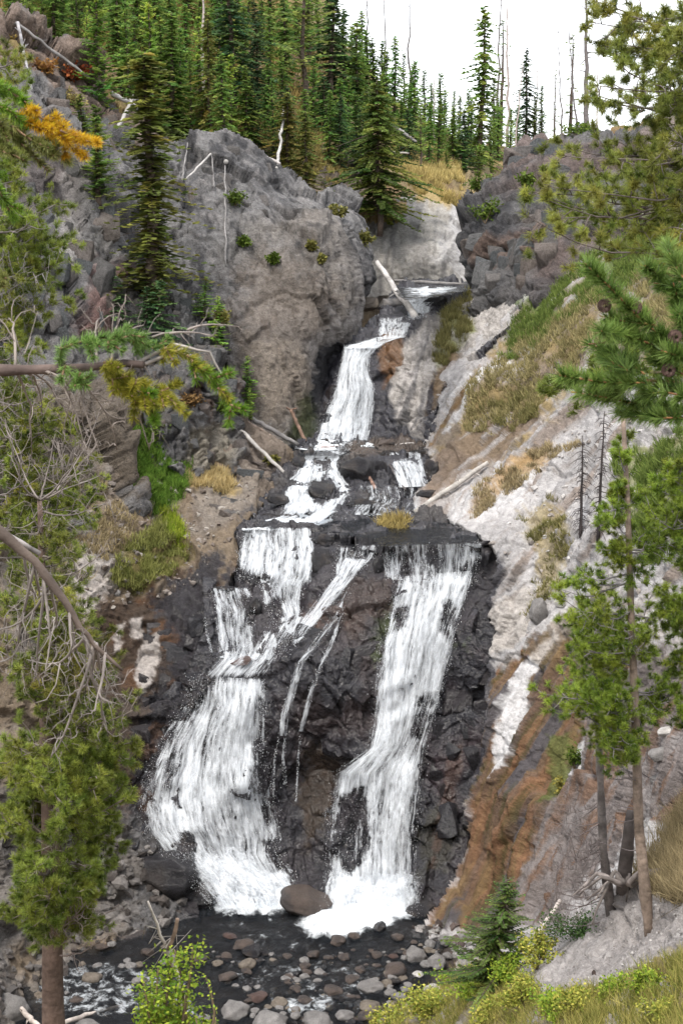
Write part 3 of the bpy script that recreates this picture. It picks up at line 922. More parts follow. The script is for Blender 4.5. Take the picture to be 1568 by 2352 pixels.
patch('right_slope',
      [(1070, 735), (1190, 705), (1290, 640), (1400, 545), (1600, 440), (2200, 250), (2200, 2500), (1500, 2430), (1250, 2310), (1100, 2260), (1000, 2200), (950, 2150), (1010, 2060), (1060, 1930), (1090, 1780), (1130, 1600), (1128, 1500), (1118, 1380), (1145, 1300), (1125, 1252), (1000, 1185), (945, 1165), (955, 1120), (1000, 1060), (945, 1030), (990, 1000), (1000, 900), (1065, 830)],
      [(1060, 740, 65), (1000, 950, 58.3), (960, 1022, 57.9), (980, 1090, 54), (960, 1160, 51.5), (1000, 1190, 50.0), (1120, 1246, 46.2), (1125, 1400, 45), (1130, 1550, 44.1), (1095, 1760, 43.2), (1050, 1950, 42.2), (970, 2130, 40.6), (1200, 720, 60.8), (1400, 560, 58.5), (1200, 850, 55), (1100, 880, 57.3), (1150, 1000, 52.6),
       (1250, 1100, 47.8), (1250, 1300, 44.2), (1250, 1500, 42.6), (1200, 1700, 41.8), (1150, 1950, 40.4), (1100, 2120, 39.4), (1568, 460, 52), (1450, 700, 50), (1568, 800, 44), (1450, 1000, 44.0), (1568, 1200, 37), (1400, 1200, 41.6), (1400, 1450, 39.4), (1400, 1700, 37.6), (1568, 1500, 33.5),
       (1568, 1800, 30), (1300, 1950, 37.4), (1250, 2120, 36), (2200, 400, 34), (2200, 1000, 27), (2200, 2000, 16), (1500, 2200, 28), (1080, 1120, 51), (1100, 2250, 37.2), (1250, 2310, 34.5), (1500, 2430, 25)],
      3, M_pale, right_disp(), c_right, 'pale mineral hillside with dry grass and rust streaks right of the falls')

patch('near_bank',
      [(1260, 2215), (1330, 2110), (1400, 2045), (1470, 1990), (1540, 1900), (1620, 1800), (2300, 1700), (2300, 3000), (500, 3000), (800, 2420), (880, 2340), (1020, 2240)],
      [(1400, 2060, 22), (1330, 2120, 23), (1250, 2260, 21), (1465, 2130, 20.5), (1568, 2150, 18), (1568, 2352, 14), (1300, 2352, 17.5), (1100, 2300, 24), (900, 2352, 28), (1050, 2230, 28), (1568, 1900, 23), (1700, 1850, 22), (1700, 2400, 12), (2300, 2000, 14), (2300, 3000, 6), (500, 3000, 18), (1300, 3000, 9)],
      4, M_earth, rock_disp(0.15, 0.4, 0.05, 0.8, 0.06, seed=150), c_near, 'grey dirt trail bank in the lower right foreground')

# plan sheets: the valley floor, the slope below the viewer and the land beyond
def plan_sheet(name, x0, x1, y0, y1, st, zf, mat, colf, label):
    nx, ny = int((x1 - x0) / st) + 1, int((y1 - y0) / st) + 1
    X, Yy = np.meshgrid(np.linspace(x0, x1, nx), np.linspace(y0, y1, ny))
    z = zf(X.ravel(), Yy.ravel())
    V = np.stack([X.ravel(), Yy.ravel(), z], -1)
    v = np.arange(nx * ny).reshape(ny, nx)
    q = np.stack([v[:-1, :-1], v[:-1, 1:], v[1:, 1:], v[1:, :-1]], -1).reshape(-1, 4)
    col, wet = colf(V)
    return tag(mk(name, V, [q], mat, {'Col': col, 'wet': wet}), label, None, None, 'structure')


def bed_z(x, y):
    p = np.stack([x, y, np.zeros_like(x)], -1)
    return -0.14 + 0.16 * fbm(p * 0.8, 4, 210) + 0.12 * fbm(p * 2.8, 3, 211) + 0.0 * x


def bed_c(V):
    col = np.tile(np.array([0.05, 0.040, 0.035]), (len(V), 1))
    col = mixc(col, np.array([0.09, 0.07, 0.06]), sstep(0, 0.4, fbm(V * 2.2, 3, 212)) * 0.7)
    col = mixc(col, np.array([0.045, 0.04, 0.042]), sstep(0, 0.4, fbm(V * 1.1 + 3, 3, 213)) * 0.7)
    return col, np.full(len(V), 0.7)


plan_sheet('streambed', -26, 12, 22, 46, 0.12, bed_z, M_boulder, bed_c, 'brown pebble bed of the stream below the falls')


def near_z(x, y):
    p = np.stack([x, y, np.zeros_like(x)], -1)
    z = np.where(y < 18, 18.45 - 0.585 * np.maximum(y, -2), 7.9 - 0.95 * (y - 18))
    return z + 0.15 * fbm(p * 0.4, 3, 215)


def near_c(V):
    col = np.tile(EARTH * 0.8, (len(V), 1))
    return mixc(col, STRAW * 0.6, sstep(-0.1, 0.4, fbm(V * 0.7, 3, 216)) * 0.7), np.zeros(len(V))


plan_sheet('viewpoint_slope', -40, 40, -20, 27.5, 0.5, near_z, M_earth, near_c, 'steep slope of earth falling away below the viewpoint')


def far_z(x, y):
    return np.full(x.shape, -3.0)


plan_sheet('ground', -1500, 1500, -1500, 1500, 100, far_z, M_earth, near_c, 'land stretching away to the horizon')
# ------------------------------------------------------------------ water
def fall_material(name, seed, su, sv, lo=0.34, hi=0.62, fine=0.5):
    """white falling water: threads and clumps drawn out along the flow, gaps between them"""
    m, N, L, B = newmat(name)
    uv = N.new('ShaderNodeUVMap').outputs[0]
    de = N.new('ShaderNodeAttribute')
    de.attribute_name = 'dens'

    def mp(sx, sy, off):
        k = N.new('ShaderNodeMapping')
        k.inputs['Scale'].default_value = (sx, sy, 1)
        k.inputs['Location'].default_value = (off, off * 1.7, off)
        L.new(uv, k.inputs[0])
        return k.outputs[0]
    a = noise_node(N, L, 1.0, 3, 0.6, mp(su, sv, seed), 0.6)
    b = noise_node(N, L, 1.0, 4, 0.7, mp(su * 4.2, sv * 2.4, seed + 5), 0.9)
    c = noise_node(N, L, 1.0, 2, 0.6, mp(su * 7.5, sv * 11, seed + 9), 0.3)

    def math_(op, x, y):
        k = N.new('ShaderNodeMath')
        k.operation = op
        for i, q in enumerate((x, y)):
            if isinstance(q, (int, float)):
                k.inputs[i].default_value = q
            else:
                L.new(q, k.inputs[i])
        return k.outputs[0]
    s = math_('ADD', math_('MULTIPLY', a.outputs[0], 0.34), math_('MULTIPLY', b.outputs[0], 0.47))
    s = math_('ADD', s, math_('MULTIPLY', c.outputs[0], 0.19))
    # dens 0 -> nothing, 1 -> nearly closed; spread the noise out
    s = math_('ADD', math_('MULTIPLY', math_('SUBTRACT', s, 0.5), 3.7), 0.5)
    thr = mapr(N, L, de.outputs['Fac'], 0, 1, lo, hi)
    al = mapr(N, L, math_('SUBTRACT', s, thr), 0, 0.78, 0, 0.96)
    B.inputs['Base Color'].default_value = (0.82, 0.86, 0.91, 1)
    B.inputs['Roughness'].default_value = 0.55
    B.inputs['Specular IOR Level'].default_value = 0.4
    B.inputs['Subsurface Weight'].default_value = 0.0
    tr = N.new('ShaderNodeBsdfTranslucent')
    tr.inputs[0].default_value = (0.84, 0.88, 0.93, 1)
    m1 = N.new('ShaderNodeMixShader')
    m1.inputs[0].default_value = 0.2
    L.new(B.outputs[0], m1.inputs[1])
    L.new(tr.outputs[0], m1.inputs[2])
    tp = N.new('ShaderNodeBsdfTransparent')
    m2 = N.new('ShaderNodeMixShader')
    L.new(al, m2.inputs[0])
    L.new(tp.outputs[0], m2.inputs[1])
    L.new(m1.outputs[0], m2.inputs[2])
    L.new(m2.outputs[0], N['Material Output'].inputs[0])
    bp = N.new('ShaderNodeBump')
    bp.inputs['Strength'].default_value = 0.5
    bp.inputs['Distance'].default_value = 0.04
    L.new(s, bp.inputs['Height'])
    L.new(bp.outputs[0], B.inputs['Normal'])
    return m


M_fall_a = fall_material('falling_water_back', 1.3, 1.7, 0.36, 1.08, -0.04, 0.6)
M_fall_b = fall_material('falling_water_front', 7.7, 2.2, 0.55, 1.12, 0.16, 1.0)
M_foam = fall_material('foam', 3.1, 1.3, 1.0, 1.0, -0.25, 0.8)
m, N, L, B = newmat('spray')
B.inputs['Base Color'].default_value = (0.92, 0.95, 0.98, 1)
B.inputs['Roughness'].default_value = 0.4
M_spray = m


def resample(poly, n):
    p = np.asarray(poly, float)
    d = np.concatenate([[0], np.cumsum(np.hypot(*np.diff(p, axis=0).T))])
    t = np.linspace(0, d[-1], n)
    return np.stack([np.interp(t, d, p[:, 0]), np.interp(t, d, p[:, 1])], -1)


OCTA_V = np.array([[1, 0, 0], [-1, 0, 0], [0, 1, 0], [0, -1, 0], [0, 0, 1.0], [0, 0, -1.0]])
OCTA_F = np.array([[0, 2, 4], [2, 1, 4], [1, 3, 4], [3, 0, 4], [2, 0, 5], [1, 2, 5], [3, 1, 5], [0, 3, 5]])


def droplets(name, pts, rad, stretch, parent):
    n = len(pts)
    v = OCTA_V[None] * rad[:, None, None] * np.stack([np.ones(n), np.ones(n), stretch], -1)[:, None]
    v = v + pts[:, None]
    f = OCTA_F[None] + (np.arange(n) * 6)[:, None, None]
    o = mk(name, v.reshape(-1, 3), [f.reshape(-1, 3)], M_spray, None, True, parent)
    o['kind'] = 'stuff'
    return o


def waterfall(label, sheet, left, right, off=0.18, dens=0.8, holes=(), edge=0.14, top=0.03, spray=900, name='waterfall', thick=0.25, bottom=0.0, seed=0, spray_spread=0.25, lift=0.0, mats=None):
    """left and right banks of a falling sheet as pixel polylines over a rock sheet; two layers plus flying drops"""
    left, right = np.asarray(left, float), np.asarray(right, float)
    ln = max(np.hypot(*np.diff(left, axis=0).T).sum(), np.hypot(*np.diff(right, axis=0).T).sum())
    wd = max(np.hypot(*(left - right).T)) if len(left) == len(right) else np.hypot(*(left[len(left) // 2] - right[len(right) // 2]))
    nr = int(max(8, ln / 4))
    nc = int(max(5, wd / 4))
    A, Bq = resample(left, nr), resample(right, nr)
    s = np.linspace(-0.09, 1.09, nc)
    px = A[:, None, 0] + (Bq - A)[:, None, 0] * s[None]
    py = A[:, None, 1] + (Bq - A)[:, None, 1] * s[None]
    base = PATCH[sheet]
    Y = base['tps'](px, py)
    pr, _ = on_many(sheet, px, py)
    Yd = np.minimum(Y, pr[..., 1])            # stay in front of the bumps of the rock
    # smooth along the flow
    for _ in range(10):
        Yd[1:-1] = (Yd[:-2] + Yd[2:] + 2 * Yd[1:-1]) / 4
        Yd[:, 1:-1] = (Yd[:, :-2] + Yd[:, 2:] + 2 * Yd[:, 1:-1]) / 4
    Yd -= 0.04
    obj = None
    v = np.linspace(0, 1, nr)
    for layer in range(2):
        q = np.stack([px / 11, py / 75, np.full(px.shape, seed + layer * 3.3)], -1).reshape(-1, 3)
        nz = fbm(q, 3, 300 + layer + seed).reshape(px.shape)
        o_ = off * (0.4 if layer == 0 else 1.0) + thick * layer * 0.6 + 0.09 * nz
        bulge = 1 - (2 * np.clip(s, 0, 1) - 1) ** 4
        pp = P(px, py, Yd - np.maximum(o_ * (0.35 + 0.65 * bulge[None]), 0.05))
        pp[..., 2] += lift
        wm = np.linalg.norm(pp[:, -1] - pp[:, 0], axis=1)
        lm = np.concatenate([[0], np.cumsum(np.linalg.norm(np.diff(pp[:, nc // 2], axis=0), axis=1))])
        uv = np.stack([(s[None] - 0.5) * wm.mean() * np.ones((nr, 1)) + 0.0 * wm[:, None], lm[:, None] * np.ones((1, nc))], -1)
        d = dens * (sstep(-0.10, edge * 0.8, s) * sstep(-0.10, edge * 0.8, 1 - s))[None] * np.ones((nr, 1))
        d *= sstep(-0.02, top, v)[:, None] * 0.5 + 0.5
        if bottom:
            d *= (1 - sstep(1 - bottom, 1.0, v))[:, None]
        wob = fbm(np.stack([px / 40, py / 90, np.full(px.shape, 5.5 + seed)], -1).reshape(-1, 3), 3, 320 + seed).reshape(px.shape)
        d = d + 0.25 * wob * (d > 0.05)
        for (hp, amt) in holes:
            d = d * (1 - amt * stain_shade(px.ravel(), py.ravel(), hp, 8, 10, 330).reshape(px.shape))
        if layer:
            d = d * 0.80
        d = np.clip(d, 0, 1)
        vi = np.arange(nr * nc).reshape(nr, nc)
        quads = np.stack([vi[:-1, :-1], vi[1:, :-1], vi[1:, 1:], vi[:-1, 1:]], -1).reshape(-1, 4)
        o = mk(name if layer == 0 else 'front_sheet', pp.reshape(-1, 3), [quads], (mats or (M_fall_a, M_fall_b))[layer], {'dens': d.ravel()}, True, obj, uv.reshape(-1, 2))
        if layer == 0:
            obj = tag(o, label, None, None, 'structure')
    spray = int(spray * 0.8)
    if spray:
        i = rng.integers(0, nr, spray)
        # more drops near the two rims
        j = np.clip(np.where(rng.random(spray) < 0.08, np.where(rng.random(spray) < 0.5, rng.normal(0.03, 0.045, spray), rng.normal(0.97, 0.045, spray)), rng.random(spray)), -0.12, 1.12)
        qx = A[i, 0] + (Bq - A)[i, 0] * j
        qy = A[i, 1] + (Bq - A)[i, 1] * j + rng.normal(0, 3, spray)
        Yq = np.interp(i, np.arange(nr), Yd[:, nc // 2])
        Yq = Yd[i, np.clip((j * nc).astype(int), 0, nc - 1)]
        pts = P(qx, qy, Yq - off - thick * rng.random(spray) - spray_spread * rng.random(spray) ** 2)
        rad = 0.003 + 0.005 * rng.random(spray) ** 2
        droplets('flying_drops', pts, rad, 1.3 + 2.0 * rng.random(spray), obj)
    return obj


# lower right fall
waterfall('tall white waterfall on the right of the central dark rock', 'falls_rock',
          [(905, 1325), (902, 1345), (885, 1420), (865, 1500), (855, 1600), (850, 1680), (840, 1720), (765, 1775), (752, 1850), (745, 1950), (745, 2060), (735, 2095)],
          [(1090, 1310), (1080, 1350), (1058, 1420), (1040, 1500), (1015, 1600), (985, 1700), (972, 1780), (965, 1850), (960, 1900), (955, 1980), (948, 2070), (950, 2095)],
          off=0.3, dens=0.95, bottom=0.04, thick=0.3, spray=5000, edge=0.2,
          holes=[([(905, 1395), (940, 1390), (935, 1440), (905, 1450)], 0.55), ([(780, 1830), (840, 1800), (850, 1950), (800, 2010), (765, 1960)], 0.55), ([(1015, 1385), (1045, 1380), (1030, 1460), (1005, 1450)], 0.5), ([(960, 1600), (1000, 1590), (970, 1700), (945, 1690)], 0.4)])
# upper lip of the right fall: a comb of thin threads
waterfall('comb of thin water threads pouring over the right ledge', 'falls_rock',
          [(882, 1250), (884, 1290), (890, 1330)], [(1104, 1246), (1104, 1290), (1096, 1345)], off=0.22, dens=0.70, thick=0.12, spray=700, edge=0.06, seed=3,
          holes=[([(925, 1270), (945, 1265), (940, 1330), (922, 1330)], 0.6), ([(985, 1270), (1000, 1262), (1000, 1300), (985, 1290)], 0.5), ([(1050, 1300), (1110, 1280), (1110, 1350), (1070, 1350)], 0.25)])
# lower left fall
waterfall('wide white waterfall fanning out on the lower left', 'falls_rock',
          [(436, 1552), (418, 1620), (366, 1700), (326, 1790), (314, 1850), (328, 1910), (365, 1955), (420, 2010), (480, 2085)],
          [(608, 1560), (612, 1620), (612, 1700), (625, 1770), (640, 1850), (650, 1920), (640, 1960), (660, 2010), (680, 2085)],
          off=0.3, dens=0.86, bottom=0.04, thick=0.35, spray=6000, edge=0.16, seed=5,
          holes=[([(575, 1700), (615, 1690), (650, 1880), (610, 1900)], 0.3), ([(414, 1915), (440, 1908), (448, 1955), (420, 1960)], 0.7), ([(445, 1560), (500, 1550), (440, 1660), (410, 1650)], 0.35), ([(600, 1930), (660, 1930), (700, 2010), (640, 2000)], 0.5)])
waterfall('churning white foam heaped at the foot of the left fall', 'falls_rock',
          [(395, 1945), (425, 2000), (470, 2060), (500, 2100)], [(640, 1945), (670, 1990), (700, 2040), (700, 2100)], off=0.5, dens=0.86, thick=0.2, spray=900, edge=0.25, top=0.3, seed=41, name='foam', mats=(M_foam, M_foam), spray_spread=0.5,
          holes=[([(412, 1905), (445, 1895), (455, 1960), (418, 1965)], 0.95), ([(590, 1950), (650, 1950), (650, 2000), (590, 2000)], 0.8)])
waterfall('churning white foam heaped at the foot of the right fall', 'falls_rock',
          [(745, 2000), (735, 2050), (720, 2110)], [(965, 2010), (965, 2060), (970, 2105)], off=0.55, dens=0.95, thick=0.25, spray=1200, edge=0.2, top=0.3, seed=42, name='foam', mats=(M_foam, M_foam), spray_spread=0.6)
# cascades above the left fall
waterfall('broad veil cascade below the stepped shelf on the left', 'falls_rock',
          [(560, 1212), (548, 1260), (540, 1305), (545, 1330)], [(712, 1212), (722, 1270), (715, 1330), (690, 1380)], bottom=0.3, off=0.45, dens=0.82, thick=0.16, spray=1200, edge=0.12, seed=7)
waterfall('left thread of the stepped cascade beside the dark wet bank', 'falls_rock',
          [(480, 1350), (492, 1400), (500, 1450), (505, 1510)], [(575, 1350), (590, 1400), (585, 1450), (590, 1515)], off=0.2, dens=0.70, thick=0.12, spray=700, edge=0.14, seed=8,
          holes=[([(560, 1370), (600, 1370), (600, 1430), (575, 1430)], 0.85)])
waterfall('chute of white water feeding the middle pool', 'falls_rock',
          [(590, 1330), (600, 1380), (620, 1420), (590, 1480), (570, 1515)], [(700, 1330), (690, 1380), (700, 1420), (660, 1480), (640, 1515)], off=0.22, dens=0.82, thick=0.15, spray=900, edge=0.2, seed=9,
          holes=[([(610, 1390), (650, 1370), (640, 1450), (605, 1450)], 0.7)])
waterfall('diagonal ribbon of water running along the top of the central rock', 'falls_rock',
          [(790, 1280), (760, 1330), (720, 1385), (680, 1440), (650, 1490)], [(850, 1285), (805, 1345), (757, 1400), (708, 1458), (668, 1505)], bottom=0.2, off=0.7, dens=0.9, thick=0.08, spray=400, edge=0.25, seed=10)
waterfall('broken white trickles over the rocks at the centre of the ledge', 'falls_rock',
          [(770, 1258), (765, 1290), (765, 1320)], [(872, 1250), (862, 1280), (830, 1310)], off=0.16, dens=0.60, thick=0.1, spray=300, edge=0.2, seed=11)
for k, (pl, wdt) in enumerate([([(800, 1350), (775, 1410), (740, 1460), (690, 1520), (672, 1580), (655, 1640), (650, 1690)], 26), ([(790, 1400), (760, 1480), (730, 1540), (712, 1600), (690, 1680)], 15), ([(655, 1690), (650, 1740), (655, 1800)], 9), ([(640, 1700), (630, 1740), (628, 1830)], 6), ([(690, 1690), (685, 1740), (680, 1840)], 6), ([(470, 1420), (478, 1460), (486, 1500)], 8)]):
    waterfall(['thin trickle braiding down the middle of the central rock', 'narrow trickle right of the braided one on the central rock', 'short drip below the overhang of the central rock', 'fine drip left of the overhang drips', 'fine drip right of the overhang drips', 'small drip on the dark bank left of the cascades'][k], 'falls_rock',
              [(x - wdt / 2, y) for x, y in pl], [(x + wdt / 2, y) for x, y in pl], off=0.45, dens=0.62, thick=0.03, spray=120, edge=0.3, seed=20 + k, name='trickle', spray_spread=0.05)
waterfall('foaming ledge pool between the left cascades and the left fall', 'falls_rock', [(505, 1478), (492, 1510), (455, 1548), (438, 1572)], [(665, 1478), (652, 1510), (625, 1545), (610, 1575)], off=0.4, dens=0.8, thick=0.1, spray=100, edge=0.3, top=0.4, seed=44, name='foam', bottom=0.35)
# upper fall
waterfall('upper waterfall twisting between grey cliffs', 'upper_falls_rock',
          [(788, 792), (782, 830), (772, 870), (758, 920), (735, 960), (722, 1000), (715, 1022)], [(880, 786), (850, 820), (848, 860), (862, 890), (858, 930), (850, 980), (845, 1022)], off=0.3, dens=0.92, thick=0.25, spray=2200, edge=0.14, seed=12)
waterfall('little fall above the upper waterfall', 'upper_falls_rock', [(868, 731), (870, 780)], [(952, 726), (930, 775)], off=0.9, dens=0.8, thick=0.1, spray=200, edge=0.1, seed=13)
waterfall('run of white water sliding off the little fall', 'upper_falls_rock', [(868, 772), (810, 790), (785, 800)], [(935, 772), (890, 788), (875, 800)], off=0.7, dens=0.9, thick=0.05, spray=100, edge=0.2, seed=14)
waterfall('white water chute behind the leaning log', 'upper_falls_rock', [(922, 664), (928, 700), (938, 735)], [(1030, 660), (992, 700), (985, 728)], off=1.0, dens=0.98, thick=0.1, spray=300, edge=0.15, seed=15)
# stepped shelf cascades
waterfall('foaming cascade winding down the left of the stepped shelf', 'cascade_shelf',
          [(700, 1040), (690, 1070), (655, 1110), (650, 1150), (640, 1195), (570, 1212)], [(790, 1045), (775, 1075), (790, 1110), (805, 1135), (780, 1180), (730, 1212)], off=0.2, dens=0.92, thick=0.12, spray=1200, edge=0.16, seed=16, lift=0.14,
          holes=[([(715, 1115), (760, 1105), (780, 1150), (740, 1165), (710, 1145)], 0.9), ([(680, 1190), (715, 1185), (715, 1200), (685, 1200)], 0.8)])
waterfall('broken white water spreading right across the stepped shelf', 'cascade_shelf',
          [(800, 1120), (800, 1150), (770, 1190)], [(960, 1128), (970, 1160), (960, 1195)], off=0.12, dens=0.5, thick=0.05, spray=200, edge=0.2, seed=18, lift=0.14)
waterfall('foamy outflow of the upper pool over its rim', 'cascade_shelf', [(690, 1022), (700, 1045)], [(830, 1020), (800, 1052)], off=0.12, dens=0.6, thick=0.05, spray=100, edge=0.2, seed=19, lift=0.14)
waterfall('small veil fall at the right end of the stepped shelf', 'cascade_shelf', [(888, 1048), (905, 1090), (915, 1128)], [(968, 1046), (978, 1085), (990, 1125)], off=0.25, dens=0.75, thick=0.1, spray=400, edge=0.15, seed=17, lift=0.14)

# ---- level water: pools and the stream
def pool_material(name, deep, rough=0.12):
    m, N, L, B = newmat(name)
    geo = N.new('ShaderNodeTexCoord').outputs['Object']
    mp = N.new('ShaderNodeMapping')
    mp.inputs['Scale'].default_value = (1.0, 1.0, 1.0)
    L.new(geo, mp.inputs[0])
    n = noise_node(N, L, 3.0, 4, 0.6, mp.outputs[0], 0.6)
    n2 = noise_node(N, L, 11.0, 3, 0.6, mp.outputs[0], 0.4)
    foam = N.new('ShaderNodeAttribute')
    foam.attribute_name = 'foam'
    ad = N.new('ShaderNodeMath')
    ad.operation = 'MULTIPLY_ADD'
    L.new(n.outputs[0], ad.inputs[0])
    ad.inputs[1].default_value = 2.0
    L.new(n2.outputs[0], ad.inputs[2])
    bp = N.new('ShaderNodeBump')
    bp.inputs['Strength'].default_value = 1.0
    bp.inputs['Distance'].default_value = 0.3
    L.new(ad.outputs[0], bp.inputs['Height'])
    B.inputs['Base Color'].default_value = (*deep, 1)
    B.inputs['Roughness'].default_value = rough
    B.inputs['IOR'].default_value = 1.45
    B.inputs['Alpha'].default_value = 0.62
    L.new(bp.outputs[0], B.inputs['Normal'])
    fb = N.new('ShaderNodeBsdfPrincipled')
    fb.inputs['Base Color'].default_value = (0.72, 0.76, 0.80, 1)
    fb.inputs['Roughness'].default_value = 0.6
    bf = N.new('ShaderNodeBump')
    bf.inputs['Strength'].default_value = 0.4
    bf.inputs['Distance'].default_value = 0.05
    L.new(ad.outputs[0], bf.inputs['Height'])
    L.new(bf.outputs[0], fb.inputs['Normal'])
    n3 = noise_node(N, L, 2.6, 6, 0.75, mp.outputs[0], 0.3)
    sm = N.new('ShaderNodeMath')
    sm.operation = 'ADD'
    L.new(n3.outputs[0], sm.inputs[0])
    L.new(foam.outputs['Fac'], sm.inputs[1])
    f = mapr(N, L, sm.outputs[0], 0.90, 1.22, 0, 1)
    mx = N.new('ShaderNodeMixShader')
    L.new(f, mx.inputs[0])
    L.new(B.outputs[0], mx.inputs[1])
    L.new(fb.outputs[0], mx.inputs[2])
    L.new(mx.outputs[0], N['Material Output'].inputs[0])
    return m


M_stream = pool_material('stream_water', (0.022, 0.027, 0.034), 0.1)


def pool(name, label, poly, z, foams, st=0.12, amp=0.05, seed=0, fh=0.15):
    """water surface inside a pixel polygon projected on the level z"""
    pg = Pz([q[0] for q in poly], [q[1] for q in poly], z)[:, :2]
    x0, y0 = pg.min(0)
    x1, y1 = pg.max(0)
    X, Yy = np.meshgrid(np.arange(x0, x1 + st, st), np.arange(y0, y1 + st, st))
    sd = poly_sd(X.ravel(), Yy.ravel(), pg).reshape(X.shape)
    keep = sd > -st
    p = np.stack([X.ravel(), Yy.ravel(), np.zeros(X.size)], -1)
    zz = z + amp * fbm(p * np.array([1.5, 0.9, 1]), 4, 350 + seed) + amp * 0.5 * fbm(p * 5, 3, 352 + seed)
    fo = np.zeros(X.size)
    for (fp, a, soft) in foams:
        fg = Pz([q[0] for q in fp], [q[1] for q in fp], z)[:, :2]
        d = poly_sd(X.ravel(), Yy.ravel(), fg) + 0.35 * fbm(p * 1.4, 4, 355 + seed)
        fo = np.maximum(fo, a * sstep(-soft, soft, d))
    zz = zz + fh * fo * (0.8 * fbm(p * 1.7, 4, 357) + 0.35)
    V = np.stack([X.ravel(), Yy.ravel(), zz], -1)
    ny, nx = X.shape
    vi = np.arange(nx * ny).reshape(ny, nx)
    cell = keep[:-1, :-1] & keep[1:, :-1] & keep[:-1, 1:] & keep[1:, 1:]
    q = np.stack([vi[:-1, :-1][cell], vi[:-1, 1:][cell], vi[1:, 1:][cell], vi[1:, :-1][cell]], -1)
    us = np.unique(q)
    rm = np.full(nx * ny, -1)
    rm[us] = np.arange(len(us))
    return tag(mk(name, V[us], [rm[q]], M_stream, {'foam': fo[us]}), label, None, None, 'structure')


pool('stream', 'dark clear stream running over stones below the falls',
     [(-300, 2480), (-200, 2200), (100, 2190), (330, 2150), (380, 2080), (500, 2040), (760, 2020), (960, 2050), (1010, 2100), (1010, 2200), (960, 2290), (900, 2420), (500, 2600)], 0.0,
     [([(390, 1960), (620, 2000), (720, 2010), (770, 2030), (975, 2040), (965, 2095), (900, 2130), (820, 2155), (720, 2160), (690, 2130), (680, 2090), (620, 2115), (550, 2110), (470, 2080), (420, 2030)], 0.95, 0.8),
      ([(430, 2120), (560, 2110), (700, 2160), (830, 2170), (700, 2200), (500, 2170)], 0.36, 0.6),
      ([(0, 2230), (250, 2210), (420, 2240), (500, 2352), (150, 2352), (60, 2330)], 0.42, 0.6),
      ([(520, 2200), (900, 2200), (900, 2352), (520, 2352)], 0.34, 0.6), ([(640, 2290), (780, 2280), (790, 2330), (650, 2340)], 0.5, 0.5)], 0.09, 0.09, fh=0.5)
pool('upper_pool', 'shallow pool at the foot of the upper waterfall',
     [(660, 1022), (720, 1012), (980, 1010), (1000, 1030), (960, 1040), (800, 1046), (690, 1048)], 12.62,
     [([(690, 1012), (860, 1010), (850, 1030), (760, 1036), (690, 1034)], 0.9, 0.5)], 0.12, 0.04, 3)
pool('shelf_pool', 'thin sheet of dark water crossing the rock shelf above the right fall',
     [(560, 1205), (640, 1190), (700, 1160), (960, 1150), (1000, 1182), (1095, 1236), (1092, 1248), (880, 1256), (860, 1240), (720, 1218), (560, 1222)], 10.90,
     [([(560, 1205), (650, 1180), (780, 1185), (720, 1216), (560, 1216)], 0.8, 0.4), ([(780, 1150), (960, 1150), (980, 1175), (860, 1195), (760, 1190)], 0.42, 0.6)], 0.1, 0.05, 5)
pool('upper_stream', 'rippling stream behind the leaning log at the top of the gorge',
     [(905, 662), (950, 652), (1070, 652), (1070, 668), (1010, 680), (930, 690)], 18.7,
     [([(915, 652), (1070, 650), (1060, 668), (990, 684), (930, 690)], 0.62, 1.5)], 0.15, 0.05, 8)
# ------------------------------------------------------------------ conifers
def unit(v):
    return v / (np.linalg.norm(v, axis=-1, keepdims=True) + 1e-9)


